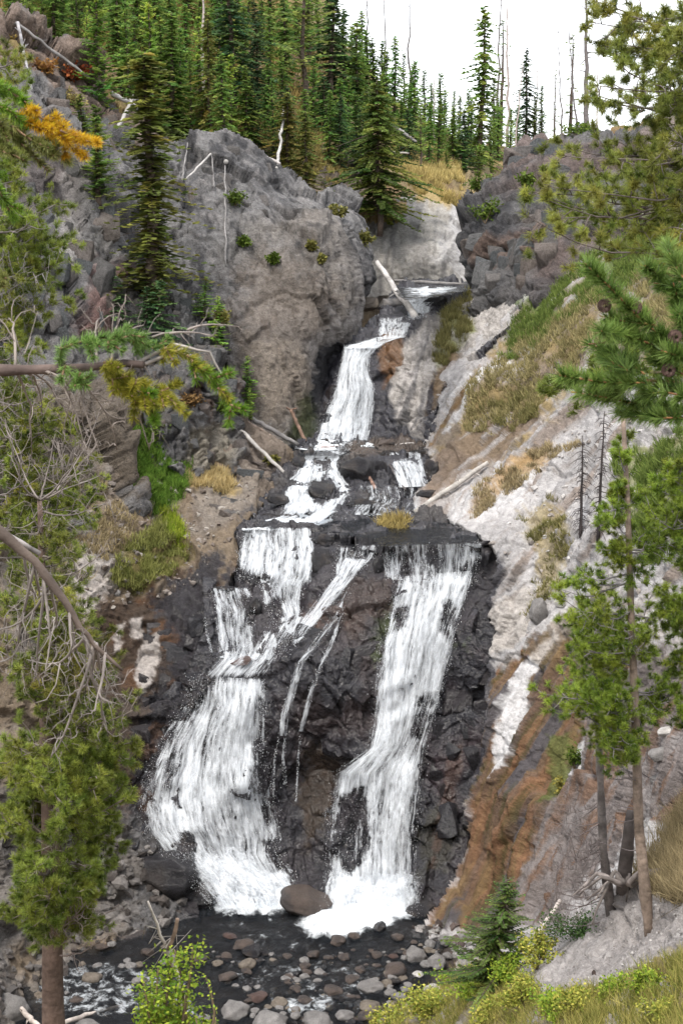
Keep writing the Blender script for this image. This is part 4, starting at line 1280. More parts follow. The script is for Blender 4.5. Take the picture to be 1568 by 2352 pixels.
def conifer_proto(seed, H=10.0, width=1.5, branches=120, up=-0.25, droop=0.35, bare=0.06, open_=1.0, colA=(0.022, 0.045, 0.012), colB=(0.07, 0.11, 0.028), shape=0.85, twig=0.30, tipw=0.11, dead=0.04, rag=0.38):
    """one conifer of height H: trunk mesh + crown mesh of small drooping sprays"""
    R = np.random.default_rng(seed)
    trunk = MB()
    zs = np.linspace(-0.6, H, 14)
    wob = np.cumsum(R.normal(0, 0.03, (14, 2)), 0)
    tp = np.stack([wob[:, 0], wob[:, 1], zs], -1)
    r0 = 0.011 * H + 0.02
    trunk.tube(tp, r0 * (1 - np.clip(zs / H, 0, 1)) ** 0.8 + 0.012, 7, np.array([0.11, 0.085, 0.07]))
    V, T, Cc = [], [], []
    n = 0
    colA, colB = np.array(colA) * np.array([4.0, 3.8, 3.6]), np.array(colB) * np.array([3.7, 3.5, 3.2])
    for b in range(branches):
        t = (b + R.random()) / branches
        z = H * (bare + (0.995 - bare) * t)
        rel = (z / H - bare) / (1 - bare)
        prof = (1 - rel) ** shape * min(1, 0.55 + rel * 4)
        Lb = width * prof * R.uniform(1 - rag * 1.5, 1 + rag) * (1 + 0.25 * math.sin(z * 23.0 / H + seed)) + 0.10
        az = b * 2.399 + R.normal(0, 0.35)
        base = np.array([np.interp(z, zs, tp[:, 0]), np.interp(z, zs, tp[:, 1]), z])
        d = np.array([cos(az), sin(az), 0])
        side = np.array([-sin(az), cos(az), 0])
        u = up + R.normal(0, 0.12) + 0.6 * max(0, rel - 0.6)
        k = max(4, int(Lb / (0.012 * H)))
        s = np.linspace(0, 1, k)
        sp = base + np.outer(s * Lb, d) + np.outer(u * s * Lb - droop * Lb * s ** 2 * 0.6 + 0.25 * droop * Lb * s ** 4, [0, 0, 1])
        trunk.tube(sp[[0, k // 2, k - 1]], np.array([0.020, 0.012, 0.004]) * (0.5 + Lb / 2), 3, np.array([0.10, 0.08, 0.065]), False)
        if R.random() < dead:
            continue
        bc = colA + (colB - colA) * R.uniform(0, 1) ** 1.3
        bc = bc * np.array([1 + R.normal(0, 0.12), 1, 1])
        dens = 3 if open_ >= 1 else 2
        m0 = 0 if Lb < 0.6 else int(k * 0.12)
        for i in range(m0, k):
            if R.random() > open_:
                continue
            tl = twig * (0.35 + 0.65 * (1 - s[i])) * min(1.0, 0.4 + Lb) * R.uniform(0.7, 1.3)
            for q in range(dens):
                sgn = -1 if q == 0 else 1
                if q == 2:
                    dirv = d * R.uniform(0.5, 1.0) + side * R.normal(0, 0.3) + np.array([0, 0, R.uniform(-0.5, 0.35)])
                else:
                    dirv = side * sgn * R.uniform(0.6, 1.0) + d * R.uniform(0.3, 0.9) + np.array([0, 0, R.uniform(-0.45, 0.15)])
                dirv = unit(dirv)
                wv = unit(np.cross(dirv, np.array([R.normal(0, 0.5), R.normal(0, 0.5), 1.0]))) * tipw * R.uniform(0.7, 1.3)
                p0 = sp[i]
                pm = p0 + dirv * tl * 0.5
                pe = p0 + dirv * tl + np.array([0, 0, -0.12 * tl])
                V += [p0, pm + wv, pe, pm - wv]
                T += [[n, n + 1, n + 2], [n, n + 2, n + 3]]
                cc = bc * R.uniform(0.75, 1.25)
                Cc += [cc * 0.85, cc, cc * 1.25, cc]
                n += 4
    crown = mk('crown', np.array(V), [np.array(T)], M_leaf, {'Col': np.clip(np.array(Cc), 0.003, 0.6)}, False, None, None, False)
    tr = trunk.build('trunk', M_bark, None, True, False)
    return tr, crown


PROTO = {
    'spruce_a': conifer_proto(11, 10, 1.55, 130),
    'spruce_b': conifer_proto(12, 10, 1.25, 125, up=-0.3, shape=0.75, rag=0.32),
    'spruce_dark': conifer_proto(13, 10, 1.7, 130, colA=(0.008, 0.019, 0.010), colB=(0.03, 0.055, 0.022)),
    'spruce_olive': conifer_proto(14, 10, 1.35, 125, colA=(0.035, 0.04, 0.012), colB=(0.10, 0.105, 0.03), up=-0.35, rag=0.4, shape=0.6),
    'pine_bright': conifer_proto(15, 10, 1.0, 105, up=0.35, droop=-0.1, colA=(0.035, 0.065, 0.014), colB=(0.11, 0.16, 0.035), shape=0.7, bare=0.04, twig=0.26),
    'pine_mid': conifer_proto(16, 10, 0.85, 95, up=0.3, droop=-0.05, colA=(0.025, 0.05, 0.014), colB=(0.08, 0.12, 0.03), shape=0.65, bare=0.10, rag=0.35),
    'pine_open': conifer_proto(17, 10, 1.45, 62, up=0.15, droop=0.0, open_=0.75, bare=0.28, shape=0.5, colA=(0.03, 0.05, 0.014), colB=(0.085, 0.11, 0.03), rag=0.45, twig=0.34),
    'spruce_wide': conifer_proto(18, 6, 1.9, 210, up=-0.2, shape=0.8, droop=0.45, twig=0.24, tipw=0.06, colA=(0.014, 0.028, 0.008), colB=(0.06, 0.082, 0.02)),
    'spruce_sparse': conifer_proto(19, 10, 1.2, 75, up=-0.1, droop=0.5, open_=0.5, shape=0.6, dead=0.35, colA=(0.02, 0.035, 0.014), colB=(0.06, 0.085, 0.03), rag=0.45),
    'spruce_tall': conifer_proto(23, 12, 0.85, 260, up=-0.45, droop=0.45, shape=0.42, rag=0.5, twig=0.30, tipw=0.10, colA=(0.019, 0.028, 0.008), colB=(0.068, 0.08, 0.02), bare=0.01),
    'spruce_near': conifer_proto(22, 2.6, 0.62, 190, up=0.15, droop=0.1, shape=0.9, twig=0.12, tipw=0.016, bare=0.02, colA=(0.02, 0.036, 0.010), colB=(0.06, 0.085, 0.024)),
    'young': conifer_proto(20, 4, 0.8, 80, up=0.1, droop=0.1, shape=0.9, twig=0.2, tipw=0.05, colA=(0.03, 0.055, 0.012), colB=(0.09, 0.135, 0.03)),
    'young_dark': conifer_proto(21, 4, 1.0, 80, up=-0.05, droop=0.25, shape=0.9, twig=0.22, tipw=0.05, colA=(0.016, 0.036, 0.016), colB=(0.05, 0.085, 0.035)),
}
PH = {'spruce_tall': 12.0, 'spruce_near': 2.6, 'spruce_wide': 6.0, 'young': 4.0, 'young_dark': 4.0}


def conifer(kind, base, H, wf=1.0, label='', group=None, rot=None, lean=(0, 0), name='conifer'):
    tr, cr = PROTO[kind]
    s = H / PH.get(kind, 10.0)
    r = empty(name, base, label, 'tree', group)
    r.rotation_euler = (lean[0], lean[1], random.uniform(0, 6.28) if rot is None else rot)
    for ch in (tr, cr):
        c = ch.copy()
        C.objects.link(c)
        c.parent = r
        c.scale = (s * wf * 1.6, s * wf * 1.6, s)
    return r


def tree_at(sheet, kind, x, by, ty, wf, label, name, group=None, lean=(0, 0), sink=0.15):
    b = on(sheet, x, by)
    H = (by - ty) * mpp(b[1]) * 1.0
    return conifer(kind, b - np.array([0, 0, sink]), H, wf, label, group, None, lean, name)


HS = 'forest_hillside'
for a in [
    (HS, 'pine_bright', 237, 262, 2, 1.35, 'tall bright green pine standing alone on the left cliff crest', 'pine_tree'),
    (HS, 'spruce_a', 385, 330, 58, 1.2, 'full green spruce at the cliff edge above the grey face', 'spruce_tree'),
    (HS, 'spruce_olive', 483, 345, 58, 0.85, 'slim dark spruce between the full spruce and the pale young pine', 'spruce_tree'),
    (HS, 'pine_bright', 533, 335, 130, 1.3, 'pale yellow-green young pine at the middle of the cliff top', 'pine_tree'),
    (HS, 'spruce_dark', 545, 285, -70, 1.1, 'big brownish spruce behind the pale young pine', 'spruce_tree'),
    (HS, 'spruce_dark', 592, 285, 20, 0.8, 'blue-green dark spruce right of the big brownish spruce', 'spruce_tree'),
    (HS, 'pine_open', 692, 300, -40, 1.0, 'open crowned pine with a bare reddish lower trunk', 'pine_tree'),
    (HS, 'spruce_olive', 672, 430, 212, 1.3, 'olive spruce on the bare ground left of the twin', 'spruce_tree'),
    (HS, 'spruce_olive', 706, 470, 255, 1.05, 'narrow olive spruce growing down over the cliff edge', 'spruce_tree'),
    (HS, 'young_dark', 735, 335, 195, 1.0, 'dark young spruce beside the bare reddish slope', 'spruce_tree'),
    (HS, 'young_dark', 782, 350, 235, 1.0, 'second dark young spruce left of the huge leaning skirted spruce', 'spruce_tree'),
    (HS, 'spruce_dark', 757, 300, -20, 1.15, 'dark broad spruce at the left end of the white sky', 'spruce_tree'),
    (HS, 'spruce_b', 822, 330, 60, 1.0, 'green spruce rising behind the big skirted spruce', 'spruce_tree'),
    (HS, 'spruce_b', 905, 330, 92, 0.8, 'tall spruce with a thin top breaking the skyline', 'spruce_tree'),
    (HS, 'spruce_b', 955, 350, 140, 0.9, 'dark spruce above the yellow thin pine', 'spruce_tree'),
    (HS, 'pine_open', 966, 402, 243, 0.8, 'thin yellowish pine on the straw-coloured slope', 'pine_tree'),
    (HS, 'spruce_b', 1104, 388, 24, 0.85, 'tallest spruce against the sky right of centre', 'spruce_tree'),
    (HS, 'spruce_sparse', 1151, 320, 44, 0.8, 'dark ragged spruce beside the tallest one against the sky', 'spruce_tree'),
    (HS, 'spruce_dark', 1209, 330, 115, 0.75, 'dark pointed spruce above the right crag', 'spruce_tree'),
    (HS, 'young', 1094, 412, 335, 1.0, 'small bright young pine at the foot of the tallest spruce', 'pine_tree'),
    (HS, 'young_dark', 1058, 400, 300, 1.0, 'young dark spruce left of the small bright pine', 'spruce_tree'),
    (HS, 'young', 1025, 400, 345, 1.0, 'tiny pine on the yellow grass left of the dark young spruce', 'pine_tree'),
    (HS, 'spruce_sparse', 1306, 312, 70, 0.9, 'nearly bare conifer right of the dark pointed spruce', 'conifer'),
    (HS, 'spruce_sparse', 1268, 315, 150, 0.7, 'small sparse conifer between the pointed spruce and the bare one', 'conifer'),
    (HS, 'pine_mid', 1240, 325, 190, 0.9, 'short olive conifer on the crest of the right crag', 'conifer'),
    ('left_cliff', 'young', 193, 322, 215, 1.3, 'bushy bright pine in the hollow of the left cliff', 'pine_tree'),
    ('left_cliff', 'pine_mid', 196, 490, 300, 1.8, 'olive pine clinging below the bushy one on the left cliff', 'pine_tree'),
    ('left_cliff', 'pine_mid', 243, 510, 235, 1.35, 'slender pine beside the olive one on the left cliff', 'pine_tree'),
    ('left_cliff', 'young_dark', 283, 735, 605, 1.0, 'small dark spruce at the foot of the tall cliff spruce, left one', 'spruce_tree'),
    ('left_cliff', 'young_dark', 333, 800, 650, 0.9, 'middle small dark spruce at the foot of the tall cliff spruce', 'spruce_tree'),
    ('left_cliff', 'young_dark', 362, 850, 635, 0.9, 'right and tallest of the dark young spruces by the outcrop', 'spruce_tree'),
    ('left_outcrop', 'young', 470, 718, 618, 1.1, 'young spruce on top of the broken outcrop', 'spruce_tree'),
    ('left_outcrop', 'young', 512, 790, 655, 0.8, 'narrow yellowish young pine leaning over the outcrop edge', 'pine_tree'),
    ('centre_cliff', 'young', 572, 940, 810, 0.75, 'slim spruce between the outcrop and the big rock face', 'spruce_tree'),
]:
    tree_at(*a)

# the two trees that dominate the cliffs
tree_at('left_cliff', 'spruce_tall', 338, 700, 150, 1.5, 'very tall ragged olive spruce standing in front of the left cliff', 'spruce_tree')
tree_at(HS, 'spruce_wide', 872, 505, 195, 0.86, 'large spruce with sweeping skirts above the pale back wall', 'spruce_tree')
tree_at(HS, 'spruce_wide', 400, 335, 262, 1.5, 'low spreading spruce skirt at the lip of the grey face', 'spruce_tree')

# the forest behind: rows counted from the left
def ordinal(k):
    return ['first', 'second', 'third', 'fourth', 'fifth', 'sixth', 'seventh', 'eighth', 'ninth', 'tenth', 'eleventh', 'twelfth', 'thirteenth', 'fourteenth', 'fifteenth', 'sixteenth', 'seventeenth', 'eighteenth', 'nineteenth', 'twentieth', 'twenty-first', 'twenty-second', 'twenty-third', 'twenty-fourth', 'twenty-fifth', 'twenty-sixth', 'twenty-seventh', 'twenty-eighth'][k]


rows = [
    ('front row of pines above the left crest', [(x, 60 + 0.62 * x + 12 * ((i * 7) % 5 - 2), 190 + 14 * ((i * 5) % 7)) for i, x in enumerate([30, 52, 76, 100, 124, 150, 178, 205, 268, 290, 312, 336, 358, 415, 440, 460, 510])], 'front'),
    ('middle row of pines on the upper left', [(x, min(205, 0 + 0.42 * x + 15 * ((i * 3) % 5 - 2)), 170 + 12 * ((i * 5) % 7)) for i, x in enumerate([20, 60, 95, 130, 160, 190, 222, 255, 285, 315, 345, 372, 400, 432, 460, 505, 565, 620, 655])], 'middle'),
    ('back row of pines on the upper left', [(x, min(130, -40 + 0.28 * x + 12 * ((i * 3) % 5 - 2)), 150 + 12 * ((i * 5) % 7)) for i, x in enumerate(list(range(10, 770, 28)))], 'back'),
    ('skyline row of conifers right of the forest', [(x, by, by - ty) for x, by, ty in [(790, 210, 30), (806, 250, 70), (829, 230, 28), (846, 260, 70), (862, 270, 88), (880, 280, 95), (890, 300, 120), (925, 300, 130), (938, 320, 160), (972, 330, 175), (988, 335, 185), (1008, 345, 172), (1022, 340, 205), (1038, 345, 212), (1052, 350, 225), (1068, 355, 215), (1082, 360, 235), (1128, 360, 190), (1142, 370, 240), (1172, 360, 265), (1186, 345, 280), (1225, 330, 250)]], 'sky'),
    ('row of conifers below the forest skyline', [(x, by, by - ty) for x, by, ty in sorted([(610, 330, 160), (640, 310, 120), (715, 330, 150), (800, 345, 180), (838, 370, 200), (920, 370, 210), (940, 390, 250), (985, 385, 240), (1004, 385, 262), (1040, 390, 260), (1072, 395, 285), (1130, 385, 300), (560, 342, 225), (585, 350, 245), (625, 365, 262), (652, 380, 290), (745, 385, 262), (766, 400, 292), (800, 405, 272), (818, 425, 305), (838, 445, 325), (775, 360, 190), (700, 375, 250)])], 'low'),
]
kinds = {'front': ['pine_mid', 'pine_bright', 'spruce_b', 'pine_mid'], 'middle': ['pine_mid', 'pine_bright', 'spruce_b', 'pine_bright', 'spruce_a'], 'back': ['pine_bright', 'pine_mid', 'spruce_b'], 'sky': ['spruce_b', 'pine_mid', 'spruce_a', 'pine_mid'], 'low': ['spruce_b', 'pine_mid', 'spruce_a', 'spruce_dark']}
for desc, lst, key in rows:
    for i, (x, by, hp) in enumerate(lst):
        kd = kinds[key][(i * 5 + 2) % len(kinds[key])]
        b = on(HS, x, by)
        H = float(np.clip(hp * mpp(b[1]), 4.0, 12.0))
        conifer(kd, b - np.array([0, 0, 0.2]), H, random.uniform(0.8, 1.1), '%s tree from the left in the %s' % (ordinal(i), desc), desc, None, (0, 0), 'pine_tree' if kd.startswith('pine') else 'spruce_tree')

# ---- dead snags: bare poles
def snag(pts3, r0, label, side=8, col=(0.33, 0.31, 0.30), name='dead_snag', seed=0, cat='dead tree', sl=0.5):
    R = np.random.default_rng(seed)
    pts3 = np.asarray(pts3, float)
    root = empty(name, pts3[0], label, cat)
    t = np.linspace(0, 1, 12)
    k = np.linspace(0, 1, len(pts3))
    c = np.stack([np.interp(t, k, pts3[:, i]) for i in range(3)], -1) - pts3[0]
    ln = np.linalg.norm(c[-1])
    c[1:-1] += R.normal(0, 0.006 * ln, (10, 3))
    m = MB()
    m.tube(c, r0 * (1 - 0.75 * t), 7, np.array(col))
    m.build('trunk', M_dead, root)
    if side:
        b = MB()
        for i in range(side):
            tt = R.uniform(0.25, 0.98)
            p = np.array([np.interp(tt, t, c[:, j]) for j in range(3)])
            d = unit(R.normal(0, 1, 3) * np.array([1, 1, 0.5]))
            l = sl * R.uniform(0.3, 1)
            b.tube([p, p + d * l * 0.5, p + d * l + np.array([0, 0, R.normal(0, 0.15) * l])], [r0 * 0.22, r0 * 0.14, r0 * 0.05], 4, np.array(col) * 0.9)
        b.build('dead_branches', M_dead, root, kind='stuff')
    return root


for i, (x, by, ty, dx, r, lab) in enumerate([
    (465, 240, -40, 2, 0.14, 'pale grey dead trunk standing among the forest pines'),
    (844, 240, -60, -1, 0.09, 'leftmost bare pole against the white sky'),
    (884, 270, -50, 0, 0.09, 'second bare pole from the left against the white sky'),
    (938, 300, -50, 3, 0.11, 'third and thickest bare pole against the white sky'),
    (949, 310, 90, 0, 0.06, 'short thin bare pole right of the thickest one'),
    (995, 340, 112, 0, 0.06, 'thin bare pole standing over the skyline dip'),
    (1146, 320, -60, 3, 0.12, 'bare pole rising out of the dark ragged spruce'),
    (1165, 330, -60, 0, 0.13, 'pinkish bare trunk right of the ragged spruce'),
    (1180, 350, 140, 20, 0.08, 'leaning pale bare trunk beside the pinkish one'),
    (1231, 320, 75, 4, 0.06, 'thin bare pole behind the dark pointed spruce'),
    (1345, 320, -60, 0, 0.24, 'dark thick dead trunk on the skyline at the right'),
    (1288, 320, 60, -8, 0.08, 'thin branchy dead tree left of the thick dead trunk'),
    (1320, 320, 30, -14, 0.09, 'leaning branchy dead tree beside the thick dead trunk'),
    (1372, 310, 90, 0, 0.07, 'thin dead pole right of the thick dead trunk'),
]):
    b = on(HS, x, by)
    t = P(x + dx, ty, b[1])
    snag([b, t], r, lab, 14 if i > 9 else 6, (0.15, 0.135, 0.135) if i in (1, 2, 3, 6, 10, 11, 12) else (0.36, 0.31, 0.29), seed=500 + i, sl=1.2 if i > 9 else 0.5)
# ------------------------------------------------------------------ foreground pines
def needles(Cn, A, R, n, w, colA, colB, R_, back=0.9, curl=0.0):
    """tufts: centres Cn (T,3), shoot axes A (T,3), needle length R (T,) -> triangles"""
    T = len(Cn)
    A = unit(A)
    ref = np.where(np.abs(A[:, 2:3]) < 0.8, np.array([[0, 0, 1.0]]), np.array([[1.0, 0, 0]]))
    u = unit(np.cross(A, ref))
    v = np.cross(A, u)
    ph = R_.random((T, n)) * 2 * pi
    al = R_.random((T, n))
    fw = R_.uniform(0.15, 1.0, (T, n))
    rad = np.cos(ph)[..., None] * u[:, None] + np.sin(ph)[..., None] * v[:, None]
    d = unit(A[:, None] * fw[..., None] + rad * R_.uniform(0.55, 1.0, (T, n, 1)))
    L_ = R[:, None] * R_.uniform(0.75, 1.15, (T, n))
    b = Cn[:, None] - A[:, None] * (al * back * R[:, None])[..., None]
    sd = unit(np.cross(d, R_.normal(0, 1, (T, n, 3)))) * w
    tip = b + d * L_[..., None]
    V = np.stack([b - sd, b + sd, tip + sd * 0.25], 2)
    F_ = np.arange(T * n * 3).reshape(-1, 3)
    cA, cB = np.asarray(colA), np.asarray(colB)
    tc = R_.random((T, 1, 1))
    base = cA + (cB - cA) * tc
    base = base * R_.uniform(0.75, 1.25, (T, n, 1))
    Cl = np.stack([base * 0.7, base * 0.7, base * 1.25], 2)
    return V.reshape(-1, 3), F_, Cl.reshape(-1, 3)


def bend(p0, p1, sag, R_, n=8, wob=0.04):
    t = np.linspace(0, 1, n)[:, None]
    L_ = np.linalg.norm(p1 - p0)
    c = p0 * (1 - t) + p1 * t
    c[:, 2] += sag * L_ * (np.sin(pi * t[:, 0]))
    off = np.cumsum(R_.normal(0, wob * L_ / n ** 0.5, (n, 3)), 0) * np.sin(pi * t)
    return c + off


def bough(root, p0, p1, R_, r0=0.02, side=9, slen=0.5, tufts=True, n=26, tl=0.075, w=0.006, colA=(0.03, 0.06, 0.012), colB=(0.10, 0.15, 0.03), sag=-0.08, wood=(0.17, 0.145, 0.125), curly=0.0, sub=3, keep=1.0, tip=True, name='bough', t0=0.25):
    """a branch with side twigs; living tips carry needle tufts"""
    p0, p1 = np.asarray(p0, float), np.asarray(p1, float)
    org = np.array(root.location)
    m = MB()
    c = bend(p0, p1, sag, R_, 9)
    rr = r0 * np.linspace(1, 0.25, 9)
    m.tube(c - org, rr, 5, np.array(wood))
    ax = unit(p1 - p0)
    Cn, A = [], []
    if tip:
        Cn.append(c[-1])
        A.append(c[-1] - c[-2])
    for s in range(side):
        t = t0 + (1 - t0) * (s + R_.random()) / side
        q = np.array([np.interp(t, np.linspace(0, 1, 9), c[:, i]) for i in range(3)])
        rnd = R_.normal(0, 1, 3) * np.array([1, 1, 0.7])
        rnd -= ax * rnd.dot(ax)
        d = unit(unit(rnd) * 1.0 + ax * R_.uniform(0.3, 1.0) + np.array([0, 0, R_.uniform(-0.1, 0.3)]))
        l = slen * R_.uniform(0.45, 1.1) * (1.15 - 0.6 * t)
        e = q + d * l
        sc_ = bend(q, e, R_.normal(0, 0.10 + 0.25 * curly), R_, 6, 0.06 + 0.12 * curly)
        m.tube(sc_ - org, r0 * 0.42 * np.linspace(1, 0.3, 6), 4, np.array(wood) * R_.uniform(0.85, 1.25))
        Cn.append(sc_[-1])
        A.append(unit(sc_[-1] - sc_[-2]) + np.array([0, 0, 0.35]))
        for k in range(sub):
            t2 = R_.uniform(0.3, 0.95)
            q2 = np.array([np.interp(t2, np.linspace(0, 1, 6), sc_[:, i]) for i in range(3)])
            d2 = unit(d + R_.normal(0, 0.8, 3))
            l2 = l * R_.uniform(0.2, 0.5)
            e2 = q2 + d2 * l2
            sc2 = bend(q2, e2, R_.normal(0, 0.15 + 0.3 * curly), R_, 4, 0.08 + 0.15 * curly)
            m.tube(sc2 - org, r0 * 0.22 * np.linspace(1, 0.4, 4), 3, np.array(wood) * R_.uniform(0.85, 1.3), False)
            Cn.append(sc2[-1])
            A.append(unit(sc2[-1] - sc2[-2]) + np.array([0, 0, 0.35]))
    o = m.build(name, M_bark if tufts else M_dead, root)
    if tufts:
        Cn, A = np.array(Cn), np.array(A)
        k = R_.random(len(Cn)) < keep
        k[0] = True
        Cn, A = Cn[k], A[k]
        bf = R_.uniform(0.7, 1.25) * np.array([1 + abs(R_.normal(0, 0.12)), 1, 1])
        colA, colB = np.array(colA) * bf, np.array(colB) * bf
        V, Fq, Cl = needles(Cn - org, A, np.full(len(Cn), tl) * R_.uniform(0.8, 1.2, len(Cn)), n, w, colA, colB, R_)
        nd = mk('needles', V, [Fq], M_near_leaf, {'Col': np.clip(Cl, 0.003, 0.7)}, False, o)
        nd['kind'] = 'stuff'
    return o


def in_poly(poly, R_, n):
    poly = np.asarray(poly, float)
    out = []
    while len(out) < n:
        q = poly.min(0) + R_.random((400, 2)) * (poly.max(0) - poly.min(0))
        out += list(q[poly_sd(q[:, 0], q[:, 1], poly) > 0])
    return np.array(out[:n])


def trunk_part(root, pts3, r0, r1, col, name='trunk', sides=12, n=26, rough=0.06, R_=None):
    R_ = R_ or np.random.default_rng(5)
    pts3 = np.asarray(pts3, float)
    t = np.linspace(0, 1, n)
    k = np.linspace(0, 1, len(pts3))
    c = np.stack([np.interp(t, k, pts3[:, i]) for i in range(3)], -1)
    m = MB()
    rad = (r0 + (r1 - r0) * t) * (1 + R_.normal(0, rough, n))
    cc = np.array(col)[None] * (1 + 0.25 * R_.normal(0, 1, (n, 1)))
    m.tube(c - np.array(root.location), rad, sides, cc)
    return m.build(name, M_bark, root)


G1 = dict(colA=(0.08, 0.13, 0.018), colB=(0.28, 0.35, 0.06))      # yellow-green needles
G2 = dict(colA=(0.08, 0.125, 0.02), colB=(0.27, 0.33, 0.065))

# ---- big pine at the lower left
R_ = np.random.default_rng(21)
YB = 18.0
b0 = P(122, 2352, YB)
b0 = np.array([b0[0], YB, near_z(np.array([b0[0]]), np.array([YB]))[0] - 0.1])
t1 = empty('pine_tree', b0, 'big pine with a red-brown trunk at the lower left corner', 'tree')
tk = [b0, P(122, 2300, YB), P(118, 1900, YB), P(108, 1650, YB), P(100, 1400, YB), P(92, 1150, YB)]
trunk_part(t1, tk, 0.19, 0.03, (0.12, 0.085, 0.07), R_=R_)


def on_trunk(tk, py, YY):
    # point of the trunk at the picture height py
    ys = np.array([CY - F * math.tan(math.atan2(q[2] - CAM_Z, q[1]) + PITCH) for q in tk])
    o = np.argsort(ys)
    return np.array([np.interp(py, ys[o], np.array(tk)[o][:, i]) for i in range(3)])


def fill(root, tk, YY, poly, count, R_, dY=1.0, rise=60, start=None, **kw):
    for (x, y) in in_poly(poly, R_, count):
        s = on_trunk(tk, y + R_.uniform(-0.2, 1.0) * rise, YY) if start is None else P(start[0], np.interp(y, [0, 2352], [0, 2352]) * start[2] + start[1], YY)
        e = P(x, y, YY + R_.uniform(-dY, dY))
        bough(root, s, e, R_, **kw)


fill(t1, tk, YB, [(0, 1730), (110, 1650), (220, 1780), (250, 1870), (330, 1960), (350, 2040), (280, 2110), (150, 2130), (0, 2240)], 46, R_, sag=0.12, side=10, slen=0.42, n=46, tl=0.085, w=0.0045, **G1)
fill(t1, tk, YB, [(20, 1700), (200, 1700), (240, 1900), (200, 2080), (30, 2120)], 24, R_, dY=1.8, side=12, slen=0.45, n=50, tl=0.09, w=0.0045, **G1)
fill(t1, tk, YB, [(160, 1680), (300, 1650), (350, 1720), (310, 1830), (220, 1850), (170, 1800)], 12, R_, side=12, slen=0.4, n=50, tl=0.09, w=0.0045, **G1)
fill(t1, tk, YB, [(0, 1240), (180, 1200), (240, 1320), (210, 1400), (300, 1480), (330, 1620), (240, 1700), (80, 1640), (0, 1700)], 58, R_, side=9, slen=0.42, n=40, tl=0.08, w=0.0045, keep=0.75, **G2)
fill(t1, tk, YB, [(0, 880), (200, 850), (300, 1000), (270, 1200), (310, 1400), (330, 1600), (200, 1680), (0, 1650)], 12, R_, side=8, slen=0.55, tufts=False, curly=0.9, sub=4, r0=0.016, wood=(0.19, 0.165, 0.15), name='dead_bough', sag=-0.12)
fill(t1, tk, YB, [(100, 2000), (230, 1950), (300, 2150), (180, 2200)], 8, R_, side=6, slen=0.45, tufts=False, curly=0.9, sub=3, r0=0.016, wood=(0.22, 0.18, 0.165), name='dead_bough', sag=-0.15)

# ---- thinner pine on the left edge with tufted boughs
YA = 21.0
R_ = np.random.default_rng(22)
a0 = P(-30, 2352, YA)
a0 = np.array([a0[0], YA, near_z(np.array([a0[0]]), np.array([YA]))[0] - 0.1])
t2 = empty('pine_tree', a0, 'grey-barked pine with tufted boughs along the left edge', 'tree')
tk2 = [a0, P(-30, 1800, YA), P(-32, 1300, YA), P(-30, 800, YA), P(-34, 300, YA), P(-40, -40, YA)]
trunk_part(t2, tk2, 0.11, 0.04, (0.12, 0.105, 0.10), R_=R_)
fill(t2, tk2, YA, [(0, 100), (70, 110), (90, 200), (60, 330), (130, 460), (170, 480), (210, 600), (230, 640), (130, 720), (150, 800), (60, 860), (0, 850)], 62, R_, side=8, slen=0.42, n=44, tl=0.085, w=0.005, keep=0.75, wood=(0.18, 0.16, 0.15), **G1)
fill(t2, tk2, YA, [(0, 850), (150, 900), (240, 1080), (250, 1200), (120, 1260), (0, 1250)], 62, R_, side=8, slen=0.45, n=44, tl=0.08, w=0.005, keep=0.8, wood=(0.18, 0.16, 0.15), **G1)
fill(t2, tk2, YA, [(0, 450), (110, 460), (130, 700), (160, 900), (0, 900)], 12, R_, side=9, slen=0.5, tufts=False, curly=1.0, sub=4, r0=0.014, wood=(0.22, 0.205, 0.20), name='dead_bough')

# ---- drooping near branch on the left
R_ = np.random.default_rng(23)
YN = 5.2
t3 = empty('pine_branch', P(-160, 850, YN), 'drooping mossy branch with yellow-green needles reaching in from the left', 'branch')
K = dict(r0=0.010, n=70, tl=0.042, w=0.0016, sub=2)
YG = dict(colA=(0.09, 0.13, 0.012), colB=(0.28, 0.27, 0.03))


def brush(root, pts, R_, per=900, ln=0.05, w=0.0016, cA=(0.04, 0.085, 0.015), cB=(0.15, 0.23, 0.05), r=0.005, wood=(0.20, 0.13, 0.08), name='shoot', fwd=1.0):
    """bottle-brush shoot: needles all along a curved axis"""
    pts = np.asarray(pts, float)
    org = np.array(root.location)
    t = np.linspace(0, 1, 14)
    k = np.linspace(0, 1, len(pts))
    c = np.stack([np.interp(t, k, pts[:, i]) for i in range(3)], -1)
    for _ in range(2):
        c[1:-1] = (c[:-2] + c[2:] + 2 * c[1:-1]) / 4
    m = MB()
    m.tube(c - org, r * np.linspace(1, 0.5, 14), 5, np.array(wood))
    o = m.build(name, M_bark, root)
    L_ = np.linalg.norm(np.diff(c, axis=0), axis=1).sum()
    T = max(8, int(L_ / 0.008))
    tt = np.sort(R_.random(T))
    Cn = np.stack([np.interp(tt, t, c[:, i]) for i in range(3)], -1)
    tg = np.gradient(c, axis=0)
    A = unit(np.stack([np.interp(tt, t, tg[:, i]) for i in range(3)], -1)) * fwd + np.array([0, 0, 0.15])
    n = max(6, int(per * L_ / T))
    V, Fq, Cl = needles(Cn - org, A, np.full(T, ln), n, w, cA, cB, R_, back=0.15)
    nd = mk('needles', V, [Fq], M_near_leaf, {'Col': np.clip(Cl, 0.003, 0.7)}, False, o)
    nd['kind'] = 'stuff'
    return o


